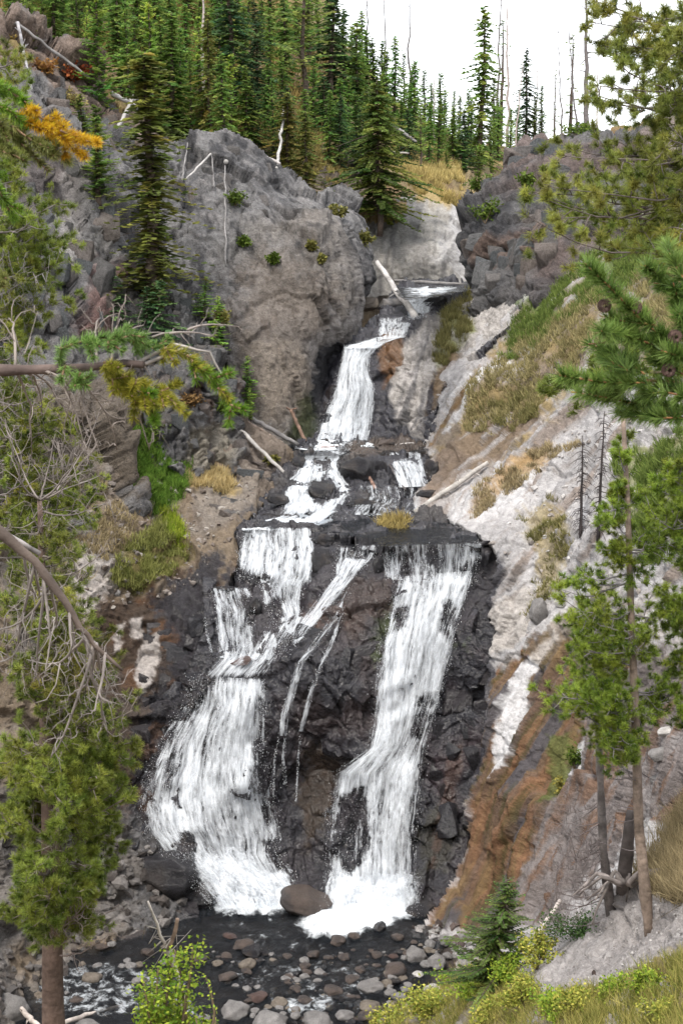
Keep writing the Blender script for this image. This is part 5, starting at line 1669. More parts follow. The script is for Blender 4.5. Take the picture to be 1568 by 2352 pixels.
def wood_part(root, pts, r0, r1, col, name, R_, n=10, wob=0.02, sides=6, mat=None):
    pts = np.asarray(pts, float)
    t = np.linspace(0, 1, n)
    k = np.linspace(0, 1, len(pts))
    c = np.stack([np.interp(t, k, pts[:, i]) for i in range(3)], -1)
    L_ = np.linalg.norm(c[-1] - c[0])
    c[1:-1] += R_.normal(0, wob * L_ * 0.2, (n - 2, 3))
    m = MB()
    m.tube(c - np.array(root.location), np.linspace(r0, r1, n) * (1 + R_.normal(0, 0.06, n)), sides, np.array(col)[None] * (1 + 0.2 * R_.normal(0, 1, (n, 1))))
    return m.build(name, mat or M_dead, root)


wood_part(t3, [P(-160, 850, YN), P(0, 850, YN), P(180, 845, YN), P(330, 838, YN - 0.1)], 0.026, 0.014, (0.10, 0.075, 0.065), 'stem', R_, 12)
for pts in [[(330, 838), (420, 800), (500, 880), (535, 950)], [(300, 840), (400, 790), (480, 810), (520, 880)]]:
    wood_part(t3, [P(x, y, YN - 0.05) for x, y in pts], 0.008, 0.003, (0.3, 0.27, 0.25), 'twig', R_)
for pts, c in [
    ([(140, 800), (200, 780), (260, 775), (320, 785)], 'g'), ([(250, 785), (300, 770), (350, 800)], 'g'), ([(380, 800), (430, 815), (470, 850), (500, 890)], 'y'),
    ([(440, 830), (490, 870), (530, 930)], 'g2'), ([(260, 850), (290, 880), (330, 900)], 'y'), ([(280, 860), (330, 880), (370, 900), (385, 910)], 'y'),
    ([(270, 890), (310, 920), (350, 945)], 'y'), ([(240, 830), (260, 870), (300, 900)], 'y'), ([(320, 900), (345, 930), (355, 955)], 'g2'), ([(150, 840), (165, 865), (175, 880)], 'g')]:
    q = {'g': dict(cA=(0.08, 0.16, 0.03), cB=(0.24, 0.36, 0.10)), 'g2': dict(cA=(0.07, 0.16, 0.012), cB=(0.2, 0.32, 0.03)), 'y': dict(cA=(0.14, 0.16, 0.015), cB=(0.42, 0.38, 0.05))}[c]
    brush(t3, [P(x, y, YN - 0.1 + 0.02 * i) for i, (x, y) in enumerate(pts)], R_, 2300, 0.042, 0.0024, **q)
    for _ in range(5):
        i0 = R_.integers(0, len(pts))
        x, y = pts[i0]
        brush(t3, [P(x, y, YN - 0.1), P(x + R_.uniform(-10, 45), y + R_.uniform(-25, 45), YN - 0.1 + R_.normal(0, 0.05))], R_, 2600, 0.032, 0.0022, **q)
for k in range(17):
    x0, y0 = R_.uniform(0, 300), 845 + R_.normal(0, 8)
    x1, y1 = x0 + R_.uniform(-20, 190), y0 + R_.choice([-1, 1, 1, 1]) * R_.uniform(30, 260)
    y1 = max(y1, 730)
    bough(t3, P(x0, y0, YN), P(x1, y1, YN + R_.uniform(-0.3, 0.5)), R_, r0=0.0065, side=5, slen=0.16, tufts=False, curly=1.1, sub=2, wood=(0.21, 0.18, 0.16), name='dead_twig', sag=0.12)
for k in range(5):
    bough(t3, P(270 + 40 * k, 790 - 8 * k, YN), P(330 + 55 * k, 745 + 12 * R_.normal(), YN + 0.1), R_, r0=0.005, side=3, slen=0.12, tufts=False, curly=0.6, sub=1, wood=(0.24, 0.21, 0.19), name='dead_twig', sag=0.1)

# ---- thick dead limb at the left
R_ = np.random.default_rng(24)
YD = 6.2
t4 = empty('dead_limb', P(-60, 1170, YD), 'thick bare dead limb slanting down from the left edge', 'branch')
wood_part(t4, [P(-60, 1170, YD), P(0, 1222, YD), P(80, 1290, YD), P(140, 1365, YD), P(185, 1440, YD), P(225, 1490, YD), P(282, 1540, YD)], 0.030, 0.007, (0.10, 0.078, 0.066), 'limb', R_, 16, 0.01, 8)
wood_part(t4, [P(-40, 1195, YD), P(20, 1230, YD + .05), P(92, 1272, YD + 0.1)], 0.016, 0.012, (0.25, 0.23, 0.22), 'broken_branch', R_, 8, 0.01, 7)
for k in range(16):
    t = R_.uniform(0.3, 1.0)
    x0 = np.interp(t, [0, .2, .4, .6, .8, 1], [-60, 0, 80, 140, 185, 282])
    y0 = np.interp(t, [0, .2, .4, .6, .8, 1], [1170, 1222, 1290, 1365, 1440, 1540])
    x1, y1 = x0 + R_.uniform(-190, 70), y0 + R_.uniform(40, 270)
    bough(t4, P(x0, y0, YD), P(max(x1, -40), y1, YD + R_.uniform(-0.3, 0.6)), R_, r0=0.008, side=5, slen=0.22, tufts=False, curly=1.1, sub=2, wood=(0.22, 0.195, 0.18), name='dead_twig', sag=-0.15)

# ---- near branch with orange needles at the top left
R_ = np.random.default_rng(25)
t5 = empty('pine_branch', P(-120, 230, 6.0), 'near branch with green and orange autumn needles at the upper left edge', 'branch')
wood_part(t5, [P(-120, 230, 6), P(0, 240, 6), P(120, 300, 6), P(245, 330, 6)], 0.012, 0.004, (0.2, 0.17, 0.15), 'stem', R_)
for pts, c in [([(-20, 190), (20, 205), (60, 235)], 0), ([(-30, 240), (20, 250), (50, 280)], 0), ([(40, 265), (80, 290), (110, 300)], 1), ([(60, 250), (110, 280), (150, 300)], 1), ([(110, 290), (150, 320), (180, 350)], 1), ([(140, 300), (180, 320), (235, 328)], 1),
               ([(0, 280), (40, 320), (70, 350)], 2), ([(30, 290), (70, 320), (110, 350)], 2), ([(-20, 330), (20, 350), (60, 370)], 2), ([(-30, 400), (0, 440), (15, 470)], 0), ([(80, 330), (120, 350), (160, 370)], 2), ([(-30, 610), (0, 640), (10, 660)], 2)]:
    q = [dict(cA=(0.06, 0.14, 0.012), cB=(0.2, 0.32, 0.03)), dict(cA=(0.45, 0.24, 0.01), cB=(0.75, 0.45, 0.03)), dict(cA=(0.10, 0.13, 0.025), cB=(0.3, 0.3, 0.10))][c]
    brush(t5, [P(x, y, 6 + R_.normal(0, 0.05)) for x, y in pts], R_, 2200, 0.042, 0.0028, **q)
    for _ in range(4):
        x, y = pts[R_.integers(0, len(pts))]
        brush(t5, [P(x, y, 6), P(x + R_.uniform(0, 45), y + R_.uniform(-20, 45), 6 + R_.normal(0, 0.06))], R_, 2300, 0.034, 0.0026, **q)

# ---- upper right pine: boughs from a trunk just outside the frame
R_ = np.random.default_rng(31)
YR = 11.0
r0_ = P(1720, 2352, YR)
rb = np.array([r0_[0], YR, near_z(np.array([r0_[0]]), np.array([YR]))[0] - 0.1])
t6 = empty('pine_tree', rb, 'pine whose long tufted boughs hang in from the right edge', 'tree')
tk6 = [rb, P(1725, 1500, YR), P(1720, 800, YR), P(1700, 200, YR), P(1690, -400, YR)]
trunk_part(t6, tk6, 0.16, 0.05, (0.15, 0.12, 0.10), R_=R_)
UP = dict(side=9, slen=0.34, n=64, tl=0.06, w=0.0026, r0=0.012, wood=(0.13, 0.11, 0.10))
for poly, cnt, sx in [([(1270, 30), (1400, -40), (1600, -60), (1600, 160), (1480, 200), (1330, 150)], 13, 1690), ([(1310, 200), (1500, 160), (1600, 160), (1600, 330), (1450, 300), (1340, 260)], 11, 1695), ([(1170, 430), (1230, 400), (1330, 440), (1500, 470), (1520, 520), (1330, 520), (1200, 500)], 11, 1690), ([(1240, 300), (1420, 330), (1600, 330), (1600, 460), (1400, 430), (1240, 380)], 13, 1690), ([(1350, 540), (1600, 480), (1600, 620), (1420, 640)], 7, 1690)]:
    for (x, y) in in_poly(poly, R_, cnt):
        yy = y + R_.uniform(-60, 40)
        bough(t6, P(sx + 10, yy, YR), P(x, y, YR + R_.uniform(-1.2, 1.0)), R_, t0=0.3, **UP, colA=(0.09, 0.135, 0.02), colB=(0.32, 0.37, 0.075))

# ---- near bough with cones
R_ = np.random.default_rng(32)
YC = 4.6
t7 = empty('pine_branch', P(1690, 900, YC), 'near pine branch with long fresh needles and dark cones at the right edge', 'branch')
for pts, r in [([(1700, 930), (1568, 880), (1430, 870), (1300, 868)], 0.009), ([(1700, 900), (1560, 800), (1470, 720), (1345, 612)], 0.009), ([(1700, 760), (1600, 680), (1520, 620)], 0.007), ([(1700, 970), (1560, 950), (1430, 935)], 0.007), ([(1560, 800), (1480, 780), (1350, 790)], 0.006)]:
    wood_part(t7, [P(x, y, YC + 0.03 * i) for i, (x, y) in enumerate(pts)], r, r * 0.4, (0.22, 0.13, 0.07), 'stem', R_, 12, 0.01)
for pts in [[(1470, 735), (1400, 660), (1342, 605)], [(1560, 800), (1500, 760), (1450, 700)], [(1500, 745), (1440, 740), (1375, 725)], [(1568, 700), (1520, 640), (1480, 610)], [(1568, 640), (1540, 590), (1530, 560)], [(1600, 760), (1560, 700), (1545, 650)],
            [(1480, 860), (1420, 815), (1350, 790)], [(1520, 800), (1440, 770), (1380, 760)], [(1480, 880), (1380, 878), (1284, 862)], [(1568, 890), (1480, 880), (1400, 850)], [(1568, 940), (1470, 930), (1350, 905)], [(1600, 960), (1520, 960), (1420, 945)], [(1600, 870), (1540, 850), (1500, 820)],
            [(1600, 920), (1530, 900), (1470, 905)], [(1430, 900), (1370, 910), (1310, 900)], [(1590, 800), (1570, 760), (1560, 720)], [(1600, 830), (1530, 810), (1480, 790)], [(1440, 850), (1400, 830), (1385, 815)], [(1600, 700), (1560, 660), (1500, 650)]]:
    brush(t7, [P(x, y, YC + R_.normal(0, 0.06)) for x, y in pts], R_, 3000, 0.056, 0.0024, cA=(0.06, 0.12, 0.02), cB=(0.24, 0.34, 0.08), r=0.004, wood=(0.25, 0.13, 0.06))


def cone(root, c, rad, col, R_):
    m = MB()
    core = MB()
    k = 0
    for ring in range(7):
        z = -0.9 + 1.8 * ring / 6
        rr = math.sqrt(max(0.05, 1 - z * z)) * rad
        nsc = 9 if 0 < ring < 6 else 5
        for i in range(nsc):
            a = i * 2 * pi / nsc + ring * 0.35
            o = np.array([cos(a) * rr * 0.75, z * rad * 1.15, sin(a) * rr * 0.75])
            d = unit(np.array([cos(a), 0.5 * z + 0.25, sin(a)]))
            s_ = unit(np.cross(d, [0, 1, 0.1])) * rad * 0.30
            u_ = np.cross(s_, d)
            u_ = unit(u_) * rad * 0.13
            e = o + d * rad * 0.45
            v = np.array([o - s_, o + s_, e + s_ * 0.6, e - s_ * 0.6, o + u_, e + u_ * 1.2])
            m.add(v + c - np.array(root.location), [[0, 1, 4], [4, 1, 5], [1, 2, 5], [5, 2, 3], [4, 5, 3], [0, 4, 3]], [[0, 3, 2, 1]], np.array(col) * R_.uniform(0.7, 1.4))
    return m.build('pine_cone', M_bark, root, False)


for (x, y) in [(1411, 667), (1457, 706), (1549, 773), (1534, 850), (1387, 702)]:
    cone(t7, P(x, y, YC - 0.03), 0.019, (0.10, 0.065, 0.055), R_)

# second, paler bough behind
R_ = np.random.default_rng(33)
t8 = empty('pine_branch', P(1690, 860, 8.0), 'paler pine branch behind the branch with cones', 'branch')
wood_part(t8, [P(1690, 880, 8), P(1500, 850, 8), P(1330, 890, 8)], 0.014, 0.006, (0.16, 0.12, 0.09), 'stem', R_)
for k in range(9):
    x, y = 1245 + 40 * k + R_.normal(0, 14), 885 - 8 * k + R_.normal(0, 18)
    bough(t8, P(min(x + 130, 1680), y - 5, 8), P(x, y, 8 + R_.uniform(-0.3, 0.3)), R_, r0=0.006, side=6, slen=0.16, n=50, tl=0.05, w=0.003, **G1)

# ---- mid pine on the right with a bare lower trunk
R_ = np.random.default_rng(34)
YM = 20.5
mb = on('near_bank', 1472, 2128)
YM = mb[1]
t9 = empty('pine_tree', mb - np.array([0, 0, 0.1]), 'tall pine with scarred bare trunk beside the trail on the right', 'tree')
tk9 = [mb - np.array([0, 0, 0.15]), P(1466, 1900, YM), P(1458, 1650, YM), P(1448, 1400, YM), P(1440, 1150, YM), P(1430, 960, YM)]
trunk_part(t9, tk9, 0.085, 0.03, (0.20, 0.155, 0.125), R_=R_, rough=0.09)
MP = dict(side=10, slen=0.42, n=48, tl=0.085, w=0.0048, r0=0.016, wood=(0.19, 0.175, 0.175), colA=(0.085, 0.15, 0.016), colB=(0.28, 0.38, 0.05))
fill(t9, tk9, YM, [(1235, 1340), (1300, 1220), (1400, 1150), (1500, 1180), (1568, 1230), (1568, 1600), (1480, 1650), (1400, 1540), (1290, 1480), (1250, 1400)], 34, R_, dY=0.9, keep=0.8, **MP)
fill(t9, tk9, YM, [(1205, 1580), (1280, 1550), (1400, 1560), (1500, 1600), (1500, 1680), (1400, 1740), (1320, 1650), (1230, 1640)], 22, R_, dY=0.9, keep=0.8, **MP)
fill(t9, tk9, YM, [(1400, 1020), (1440, 1000), (1450, 1150), (1400, 1160)], 6, R_, dY=0.4, **{**MP, 'side': 5, 'slen': 0.25})
fill(t9, tk9, YM, [(1300, 1750), (1400, 1700), (1520, 1750), (1540, 1900), (1380, 1950), (1290, 1900)], 8, R_, dY=0.6, side=5, slen=0.35, tufts=False, curly=0.8, sub=2, r0=0.009, wood=(0.14, 0.12, 0.12), name='dead_bough')

mb2 = on('near_bank', 1402, 2085)
t10 = empty('pine_tree', mb2 - np.array([0, 0, 0.1]), 'grey-barked pine with dead lower twigs left of the scarred trunk', 'tree')
Y2 = mb2[1]
tk10 = [mb2 - np.array([0, -0.25, 0.45]), P(1384, 1950, Y2), P(1376, 1750, Y2), P(1366, 1550, Y2), P(1358, 1350, Y2)]
R_ = np.random.default_rng(35)
trunk_part(t10, tk10, 0.085, 0.03, (0.13, 0.115, 0.11), R_=R_, rough=0.09)
fill(t10, tk10, Y2, [(1270, 1480), (1350, 1330), (1440, 1400), (1440, 1600), (1380, 1720), (1300, 1600)], 22, R_, dY=0.8, keep=0.8, **MP)
fill(t10, tk10, Y2, [(1210, 1900), (1290, 1850), (1360, 1950), (1340, 2080), (1260, 2130), (1200, 2050)], 22, R_, dY=0.8, rise=-40, side=8, slen=0.5, tufts=False, curly=1.1, sub=3, r0=0.010, wood=(0.15, 0.125, 0.12), name='dead_bough', sag=-0.15)

# third pine at the right edge
mb3 = on('near_bank', 1600, 2000)
t11 = empty('pine_tree', mb3 - np.array([0, 0, 0.1]), 'pine half cut off by the right edge with bright tufts', 'tree')
Y3 = mb3[1] + 0.0
tk11 = [mb3 - np.array([0, 0, 0.2]), P(1610, 1700, Y3), P(1612, 1400, Y3), P(1610, 1000, Y3), P(1605, 760, Y3)]
R_ = np.random.default_rng(36)
trunk_part(t11, tk11, 0.10, 0.03, (0.15, 0.13, 0.12), R_=R_)
fill(t11, tk11, Y3, [(1480, 1180), (1520, 1020), (1568, 960), (1640, 1000), (1640, 1700), (1540, 1650), (1500, 1450)], 38, R_, dY=0.8, **MP)

# two black dead saplings on the pale slope
for (x, by, ty, lab, sd) in [(1335, 1235, 1000, 'left of two black dead saplings on the pale slope', 41), (1385, 1250, 945, 'right and taller of two black dead saplings on the pale slope', 42)]:
    R_ = np.random.default_rng(sd)
    b = on('right_slope', x, by)
    root = empty('dead_sapling', b, lab, 'dead tree')
    top = P(x + 2, ty, b[1])
    wood_part(root, [b, (b + top) / 2, top], 0.06, 0.012, (0.05, 0.042, 0.042), 'trunk', R_, 10, 0.01)
    m = MB()
    for k in range(110):
        t = R_.uniform(0.05, 0.97)
        q = b * (1 - t) + top * t - b
        a = R_.uniform(0, 2 * pi)
        l = R_.uniform(0.2, 0.55) * (1 - 0.5 * t)
        d = np.array([cos(a), sin(a), -0.5])
        m.tube([q, q + d * l * 0.6 + np.array([0, 0, 0.05]), q + d * l + np.array([R_.normal(0, .08), 0, -0.16 * l])], [0.014, 0.010, 0.005], 3, np.array([0.06, 0.05, 0.05]), False)
    m.build('dead_twigs', M_dead, root, kind='stuff')
# ------------------------------------------------------------------ boulders, stones and rock blocks
def ico(sub):
    import bmesh
    bm = bmesh.new()
    bmesh.ops.create_icosphere(bm, subdivisions=sub, radius=1)
    v = np.array([q.co[:] for q in bm.verts])
    f = np.array([[q.index for q in t.verts] for t in bm.faces])
    bm.free()
    return v, f


ICO4, ICO2 = ico(4), ico(2)


def stone_mesh(seed, col, var, wet, flat=1.0, rough=0.16, ang=0.35, icos=None, col2=None):
    v, f = icos or ICO4
    R_ = np.random.default_rng(seed)
    v = v.copy()
    # cut with random planes so that faces and edges show
    for _ in range(9):
        nrm = unit(R_.normal(0, 1, 3))
        d = R_.uniform(0.62, 0.9)
        ex = v @ nrm - d
        v = v - np.where(ex > 0, ex * (1 - ang * 0.15), 0)[:, None] * nrm
    p = v + seed * 3.3
    v = v * (1 + rough * fbm(p * 1.4, 3, seed)[:, None] + rough * 0.35 * fbm(p * 5, 3, seed + 3)[:, None])
    v[:, 2] *= flat
    c = np.array(col) * (1 + var * fbm(p * 1.7, 4, seed + 7)[:, None])
    if col2 is not None:
        c = mixc(c, col2, sstep(0.0, 0.4, fbm(p * 1.1 + 4, 3, seed + 9)))
    o = mk('stone', v, [f], M_boulder, {'Col': np.clip(c, 0.01, 0.8), 'wet': np.full(len(v), wet)}, True, None, None, False)
    return o.data


STONE = {
    'grey': [stone_mesh(600 + i, (0.21, 0.20, 0.195), 0.5, 0.1, 0.75) for i in range(5)],
    'brown': [stone_mesh(610 + i, (0.085, 0.066, 0.057), 0.5, 0.6, 0.6, col2=(0.05, 0.043, 0.042)) for i in range(4)],
    'black': [stone_mesh(620 + i, (0.022, 0.021, 0.024), 0.5, 1.0, 0.75, 0.2, col2=(0.04, 0.034, 0.032)) for i in range(5)],
    'tan': [stone_mesh(630 + i, (0.17, 0.145, 0.12), 0.4, 0.2, 0.7) for i in range(3)],
    'red': [stone_mesh(640 + i, (0.085, 0.055, 0.048), 0.4, 0.6, 0.55) for i in range(2)],
    'white': [stone_mesh(645 + i, (0.5, 0.48, 0.46), 0.25, 0.0, 0.7) for i in range(3)],
}


def stone(kind, pos, sx, sy, sz, label, group=None, name='boulder', cat='boulder', rz=None, tilt=0.25):
    me = STONE[kind][random.randrange(len(STONE[kind]))]
    o = bpy.data.objects.new(name, me)
    C.objects.link(o)
    o.location = [float(q) for q in pos]
    o.scale = (sx, sy, sz)
    o.rotation_euler = (random.gauss(0, tilt), random.gauss(0, tilt), random.uniform(0, 6.28) if rz is None else rz)
    return tag(o, label, cat, group)


COLW = {'grey': 'grey', 'brown': 'dark brown', 'black': 'black wet', 'tan': 'tan', 'red': 'reddish', 'white': 'pale'}


def bed_stone(kind, x, y, w, label, z=-0.02, hr=0.7, group=None):
    """a stone whose waterline is at pixel y, w pixels wide"""
    c = Pz(x, y + 0.22 * w, z)
    r = 0.5 * w * mpp(c[1])
    return stone(kind, c + np.array([0, 0, r * 0.35]), r * random.uniform(0.95, 1.1), r * random.uniform(0.8, 1.1), r * hr * random.uniform(1.0, 1.3), label, group, tilt=0.1)


# the ones that stand out
for kd, x, y, w, lab, hr in [
    ('brown', 699, 2058, 150, 'large smooth brown boulder in the foam between the two falls', 0.66),
    ('brown', 618, 1975, 60, 'dark boulder at the foot of the left fall', 0.8),
    ('black', 715, 2003, 70, 'wedge-shaped wet rock between the feet of the falls', 0.6),
    ('black', 752, 2034, 60, 'flat dark rock behind the large brown boulder', 0.5),
    ('black', 573, 2024, 36, 'small pointed wet rock in the foam of the left fall', 1.2),
    ('black', 985, 2030, 110, 'wet black boulder at the foot of the right fall', 0.5),
    ('black', 970, 2075, 90, 'low wet slab beside the foot of the right fall', 0.4),
    ('black', 520, 2055, 46, 'wet rock at the left edge of the foam', 0.6),
    ('grey', 30, 2312, 95, 'big pale grey boulder in the lower left corner', 0.9),
    ('tan', 215, 2240, 56, 'tan rounded boulder in the rapids right of the pine trunk', 0.6),
    ('brown', 180, 2294, 40, 'small brown boulder below the tan one', 0.6),
    ('grey', 203, 2348, 58, 'pale boulder beside the driftwood at the bottom edge', 0.5),
    ('grey', 537, 2315, 72, 'big rounded grey boulder right of the leafy bush', 0.75),
    ('grey', 624, 2344, 104, 'broadest grey boulder at the bottom edge', 0.7),
    ('grey', 954, 2190, 60, 'large grey boulder by the right bank', 0.95),
    ('grey', 1002, 2206, 50, 'upright grey boulder next to the small spruce', 1.0),
    ('grey', 850, 2262, 64, 'broad grey boulder in the right half of the stream', 0.6),
]:
    bed_stone(kd, x, y, w, lab, hr=hr)

rows_ = [
    ('back row below the falls', [('red', 531, 2148, 38), ('brown', 562, 2166, 60), ('brown', 775, 2158, 44), ('brown', 814, 2148, 38), ('black', 870, 2127, 42), ('brown', 912, 2150, 34), ('grey', 988, 2165, 36), ('grey', 1021, 2158, 42)]),
    ('second row of the streambed', [('brown', 460, 2200, 40), ('brown', 520, 2195, 34), ('black', 582, 2183, 58), ('brown', 660, 2196, 30), ('brown', 720, 2190, 36), ('brown', 790, 2196, 34), ('brown', 864, 2192, 32), ('red', 904, 2196, 28)]),
    ('third row of the streambed', [('brown', 523, 2240, 56), ('tan', 568, 2212, 48), ('grey', 654, 2246, 30), ('grey', 682, 2250, 24), ('grey', 733, 2231, 32), ('brown', 808, 2248, 44), ('brown', 828, 2225, 36), ('brown', 904, 2225, 62), ('tan', 920, 2240, 26), ('white', 960, 2236, 28)]),
    ('fourth row of the streambed', [('red', 593, 2286, 44), ('brown', 640, 2280, 30), ('brown', 680, 2270, 32), ('grey', 730, 2254, 28), ('brown', 764, 2273, 58), ('brown', 800, 2290, 36), ('grey', 895, 2278, 34), ('grey', 935, 2262, 30), ('white', 996, 2272, 48)]),
    ('row nearest the bottom edge', [('grey', 470, 2340, 42), ('grey', 585, 2322, 30), ('tan', 640, 2300, 48), ('brown', 702, 2296, 40), ('grey', 727, 2340, 74), ('grey', 789, 2328, 54), ('brown', 836, 2332, 46), ('tan', 853, 2308, 62), ('grey', 895, 2306, 28), ('grey', 915, 2289, 42), ('grey', 680, 2330, 30), ('brown', 760, 2310, 34)]),
]
for desc, lst in rows_:
    lst = sorted(lst, key=lambda q: q[1])
    for i, (kd, x, y, w) in enumerate(lst):
        bed_stone(kd, x, y, w, '%s stone, %s from the left in the %s' % (COLW[kd], ordinal(i), desc))
# cobbles nobody could tell apart
R_ = np.random.default_rng(55)
for (x, y) in in_poly([(470, 2170), (760, 2185), (960, 2160), (1030, 2190), (1000, 2290), (900, 2360), (600, 2360), (520, 2260)], R_, 240):
    kd = R_.choice(['brown', 'brown', 'grey', 'black', 'tan', 'grey'])
    bed_stone(kd, x, y, 10 + 22 * R_.random() ** 1.5, 'small %s cobble among the larger stones of the streambed' % COLW[kd], group='%s streambed cobbles' % COLW[kd])
for (x, y) in in_poly([(0, 2180), (300, 2130), (420, 2140), (400, 2230), (300, 2290), (0, 2300)], R_, 45):
    kd = R_.choice(['grey', 'brown', 'tan', 'grey'])
    bed_stone(kd, x, y, R_.uniform(12, 34), 'loose %s stone on the left shore behind the big pine' % COLW[kd], z=0.05, group='%s stones on the left shore' % COLW[kd])

# rocks standing on the terrain sheets
def sheet_stone(kind, sheet, x, y, w, h, label, lift=0.0, group=None, depth=0.8, name='boulder', parent=None):
    c = on(sheet, x, y)
    k = mpp(c[1])
    o = stone(kind, c + np.array([0, -0.05 - lift, 0]), w * k * 0.55, w * k * 0.5 * depth, h * k * 0.62, label, group, name, rz=random.uniform(-0.4, 0.4), tilt=0.12)
    return o


for kd, sh, x, y, w, h, lab in [
    ('black', 'falls_rock', 432, 1930, 40, 66, 'dark rock splitting the left fall near its base'),
    ('black', 'falls_rock', 392, 2005, 165, 170, 'angular dark block at the left foot of the falls'),
    ('black', 'falls_rock', 460, 2045, 90, 80, 'smaller wet block leaning on the angular dark block'),
    ('black', 'falls_rock', 608, 1328, 32, 26, 'rounded rock in the left cascades'),
    ('black', 'falls_rock', 622, 1340, 20, 16, 'little rock beside the rounded one in the left cascades'),
    ('red', 'falls_rock', 545, 1526, 62, 24, 'flat reddish rock on the middle pool'),
    ('black', 'falls_rock', 585, 1400, 30, 66, 'dark rock dividing the left cascades'),
    ('black', 'falls_rock', 738, 1285, 52, 80, 'tall black rock between the left veil and the centre trickles'),
    ('black', 'falls_rock', 745, 1240, 50, 40, 'black rock on the lip above the tall black one'),
    ('black', 'falls_rock', 870, 1300, 26, 60, 'narrow mossy rock left of the water comb'),
    ('black', 'falls_rock', 520, 1345, 60, 20, 'flat wet stone at the left of the cascades'),
    ('black', 'cascade_shelf', 742, 1135, 70, 62, 'black boulder in the middle of the shelf cascade'),
    ('black', 'cascade_shelf', 778, 1163, 36, 26, 'small black boulder right of the cascade boulder'),
    ('black', 'cascade_shelf', 832, 1160, 62, 36, 'wet boulder pair member in the shelf shallows'),
    ('black', 'cascade_shelf', 872, 1140, 50, 20, 'flat wet rock under the mossy block'),
    ('black', 'cascade_shelf', 640, 1165, 50, 32, 'wet rock on the left side of the shelf cascade'),
    ('black', 'cascade_shelf', 618, 1188, 50, 24, 'lowest wet rock on the left side of the shelf'),
    ('black', 'cascade_shelf', 698, 1196, 30, 12, 'tiny wet rock at the lip of the left cascade'),
    ('black', 'cascade_shelf', 690, 1078, 36, 34, 'wet rock where the shelf cascade narrows'),
    ('black', 'cascade_shelf', 825, 1088, 84, 76, 'big mossy black block between the shelf cascades'),
    ('black', 'cascade_shelf', 868, 1080, 44, 66, 'dark block left of the small veil fall'),
    ('brown', 'cascade_shelf', 840, 1032, 58, 34, 'brown boulder on the rim of the upper pool'),
    ('brown', 'cascade_shelf', 885, 1028, 44, 20, 'flat brown rock on the rim of the upper pool'),
    ('black', 'cascade_shelf', 985, 1080, 40, 56, 'wet rock right of the small veil fall'),
    ('black', 'cascade_shelf', 990, 1140, 70, 26, 'low dark rock at the right end of the shelf'),
    ('black', 'cascade_shelf', 780, 1215, 70, 22, 'low black ledge stone at the centre of the lip'),
    ('black', 'cascade_shelf', 850, 1235, 60, 22, 'low black ledge stone left of the water comb'),
    ('black', 'cascade_shelf', 660, 1050, 60, 20, 'low wet stone at the left rim of the upper pool'),
    ('grey', 'right_slope', 1243, 1408, 46, 78, 'dark grey oval boulder stuck in the right slope'),
    ('white', 'right_slope', 1283, 1383, 27, 26, 'small pale stone above the oval boulder'),
    ('grey', 'upper_falls_rock', 895, 695, 62, 46, 'smooth grey rock below the leaning log'),
    ('tan', 'upper_falls_rock', 842, 700, 50, 44, 'brown wedge of rock left of the smooth grey one'),
    ('black', 'upper_falls_rock', 1000, 700, 60, 50, 'dark wet rock right of the upper chute'),
    ('grey', 'left_bank', 276, 1355, 20, 18, 'small grey stone on the brown bank'),
    ('grey', 'right_slope', 1540, 1740, 60, 44, 'grey block among pale stones at the right edge'),
    ('white', 'right_slope', 1555, 1690, 40, 32, 'white block above the grey one at the right edge'),
    ('grey', 'right_slope', 1510, 1790, 36, 24, 'small grey stone below the blocks at the right edge'),
]:
    sheet_stone(kd, sh, x, y, w, h, lab)

# fractured blocks that make up the crags: parts of the cliffs
def block_mesh(seed, box=(1, 1, 1), base=(0.17, 0.158, 0.152), mat=None, wet=0.0):
    import bmesh
    R_ = np.random.default_rng(seed)
    pts = R_.uniform(-1, 1, (16, 3))
    pts = np.sign(pts) * np.abs(pts) ** 0.45 * np.array(box)
    bm = bmesh.new()
    for q in pts:
        bm.verts.new(q)
    r = bmesh.ops.convex_hull(bm, input=bm.verts[:])
    bmesh.ops.delete(bm, geom=[g for g in r['geom_interior'] if isinstance(g, bmesh.types.BMVert)], context='VERTS')
    bmesh.ops.bevel(bm, geom=bm.edges[:], offset=0.05, segments=1, affect='EDGES')
    me = bpy.data.meshes.new('rock_block')
    bm.to_mesh(me)
    bm.free()
    n = len(me.vertices)
    col = me.attributes.new('Col', 'FLOAT_COLOR', 'POINT')
    c = np.array(base) * R_.uniform(0.65, 1.2) * (1 + np.array([0.06, 0, -0.04]) * R_.normal())
    col.data.foreach_set('color', np.tile([*c, 1], n).astype(np.float32))
    wa = me.attributes.new('wet', 'FLOAT', 'POINT')
    wa.data.foreach_set('value', np.full(n, wet, np.float32))
    me.materials.append(mat or M_rock)
    return me


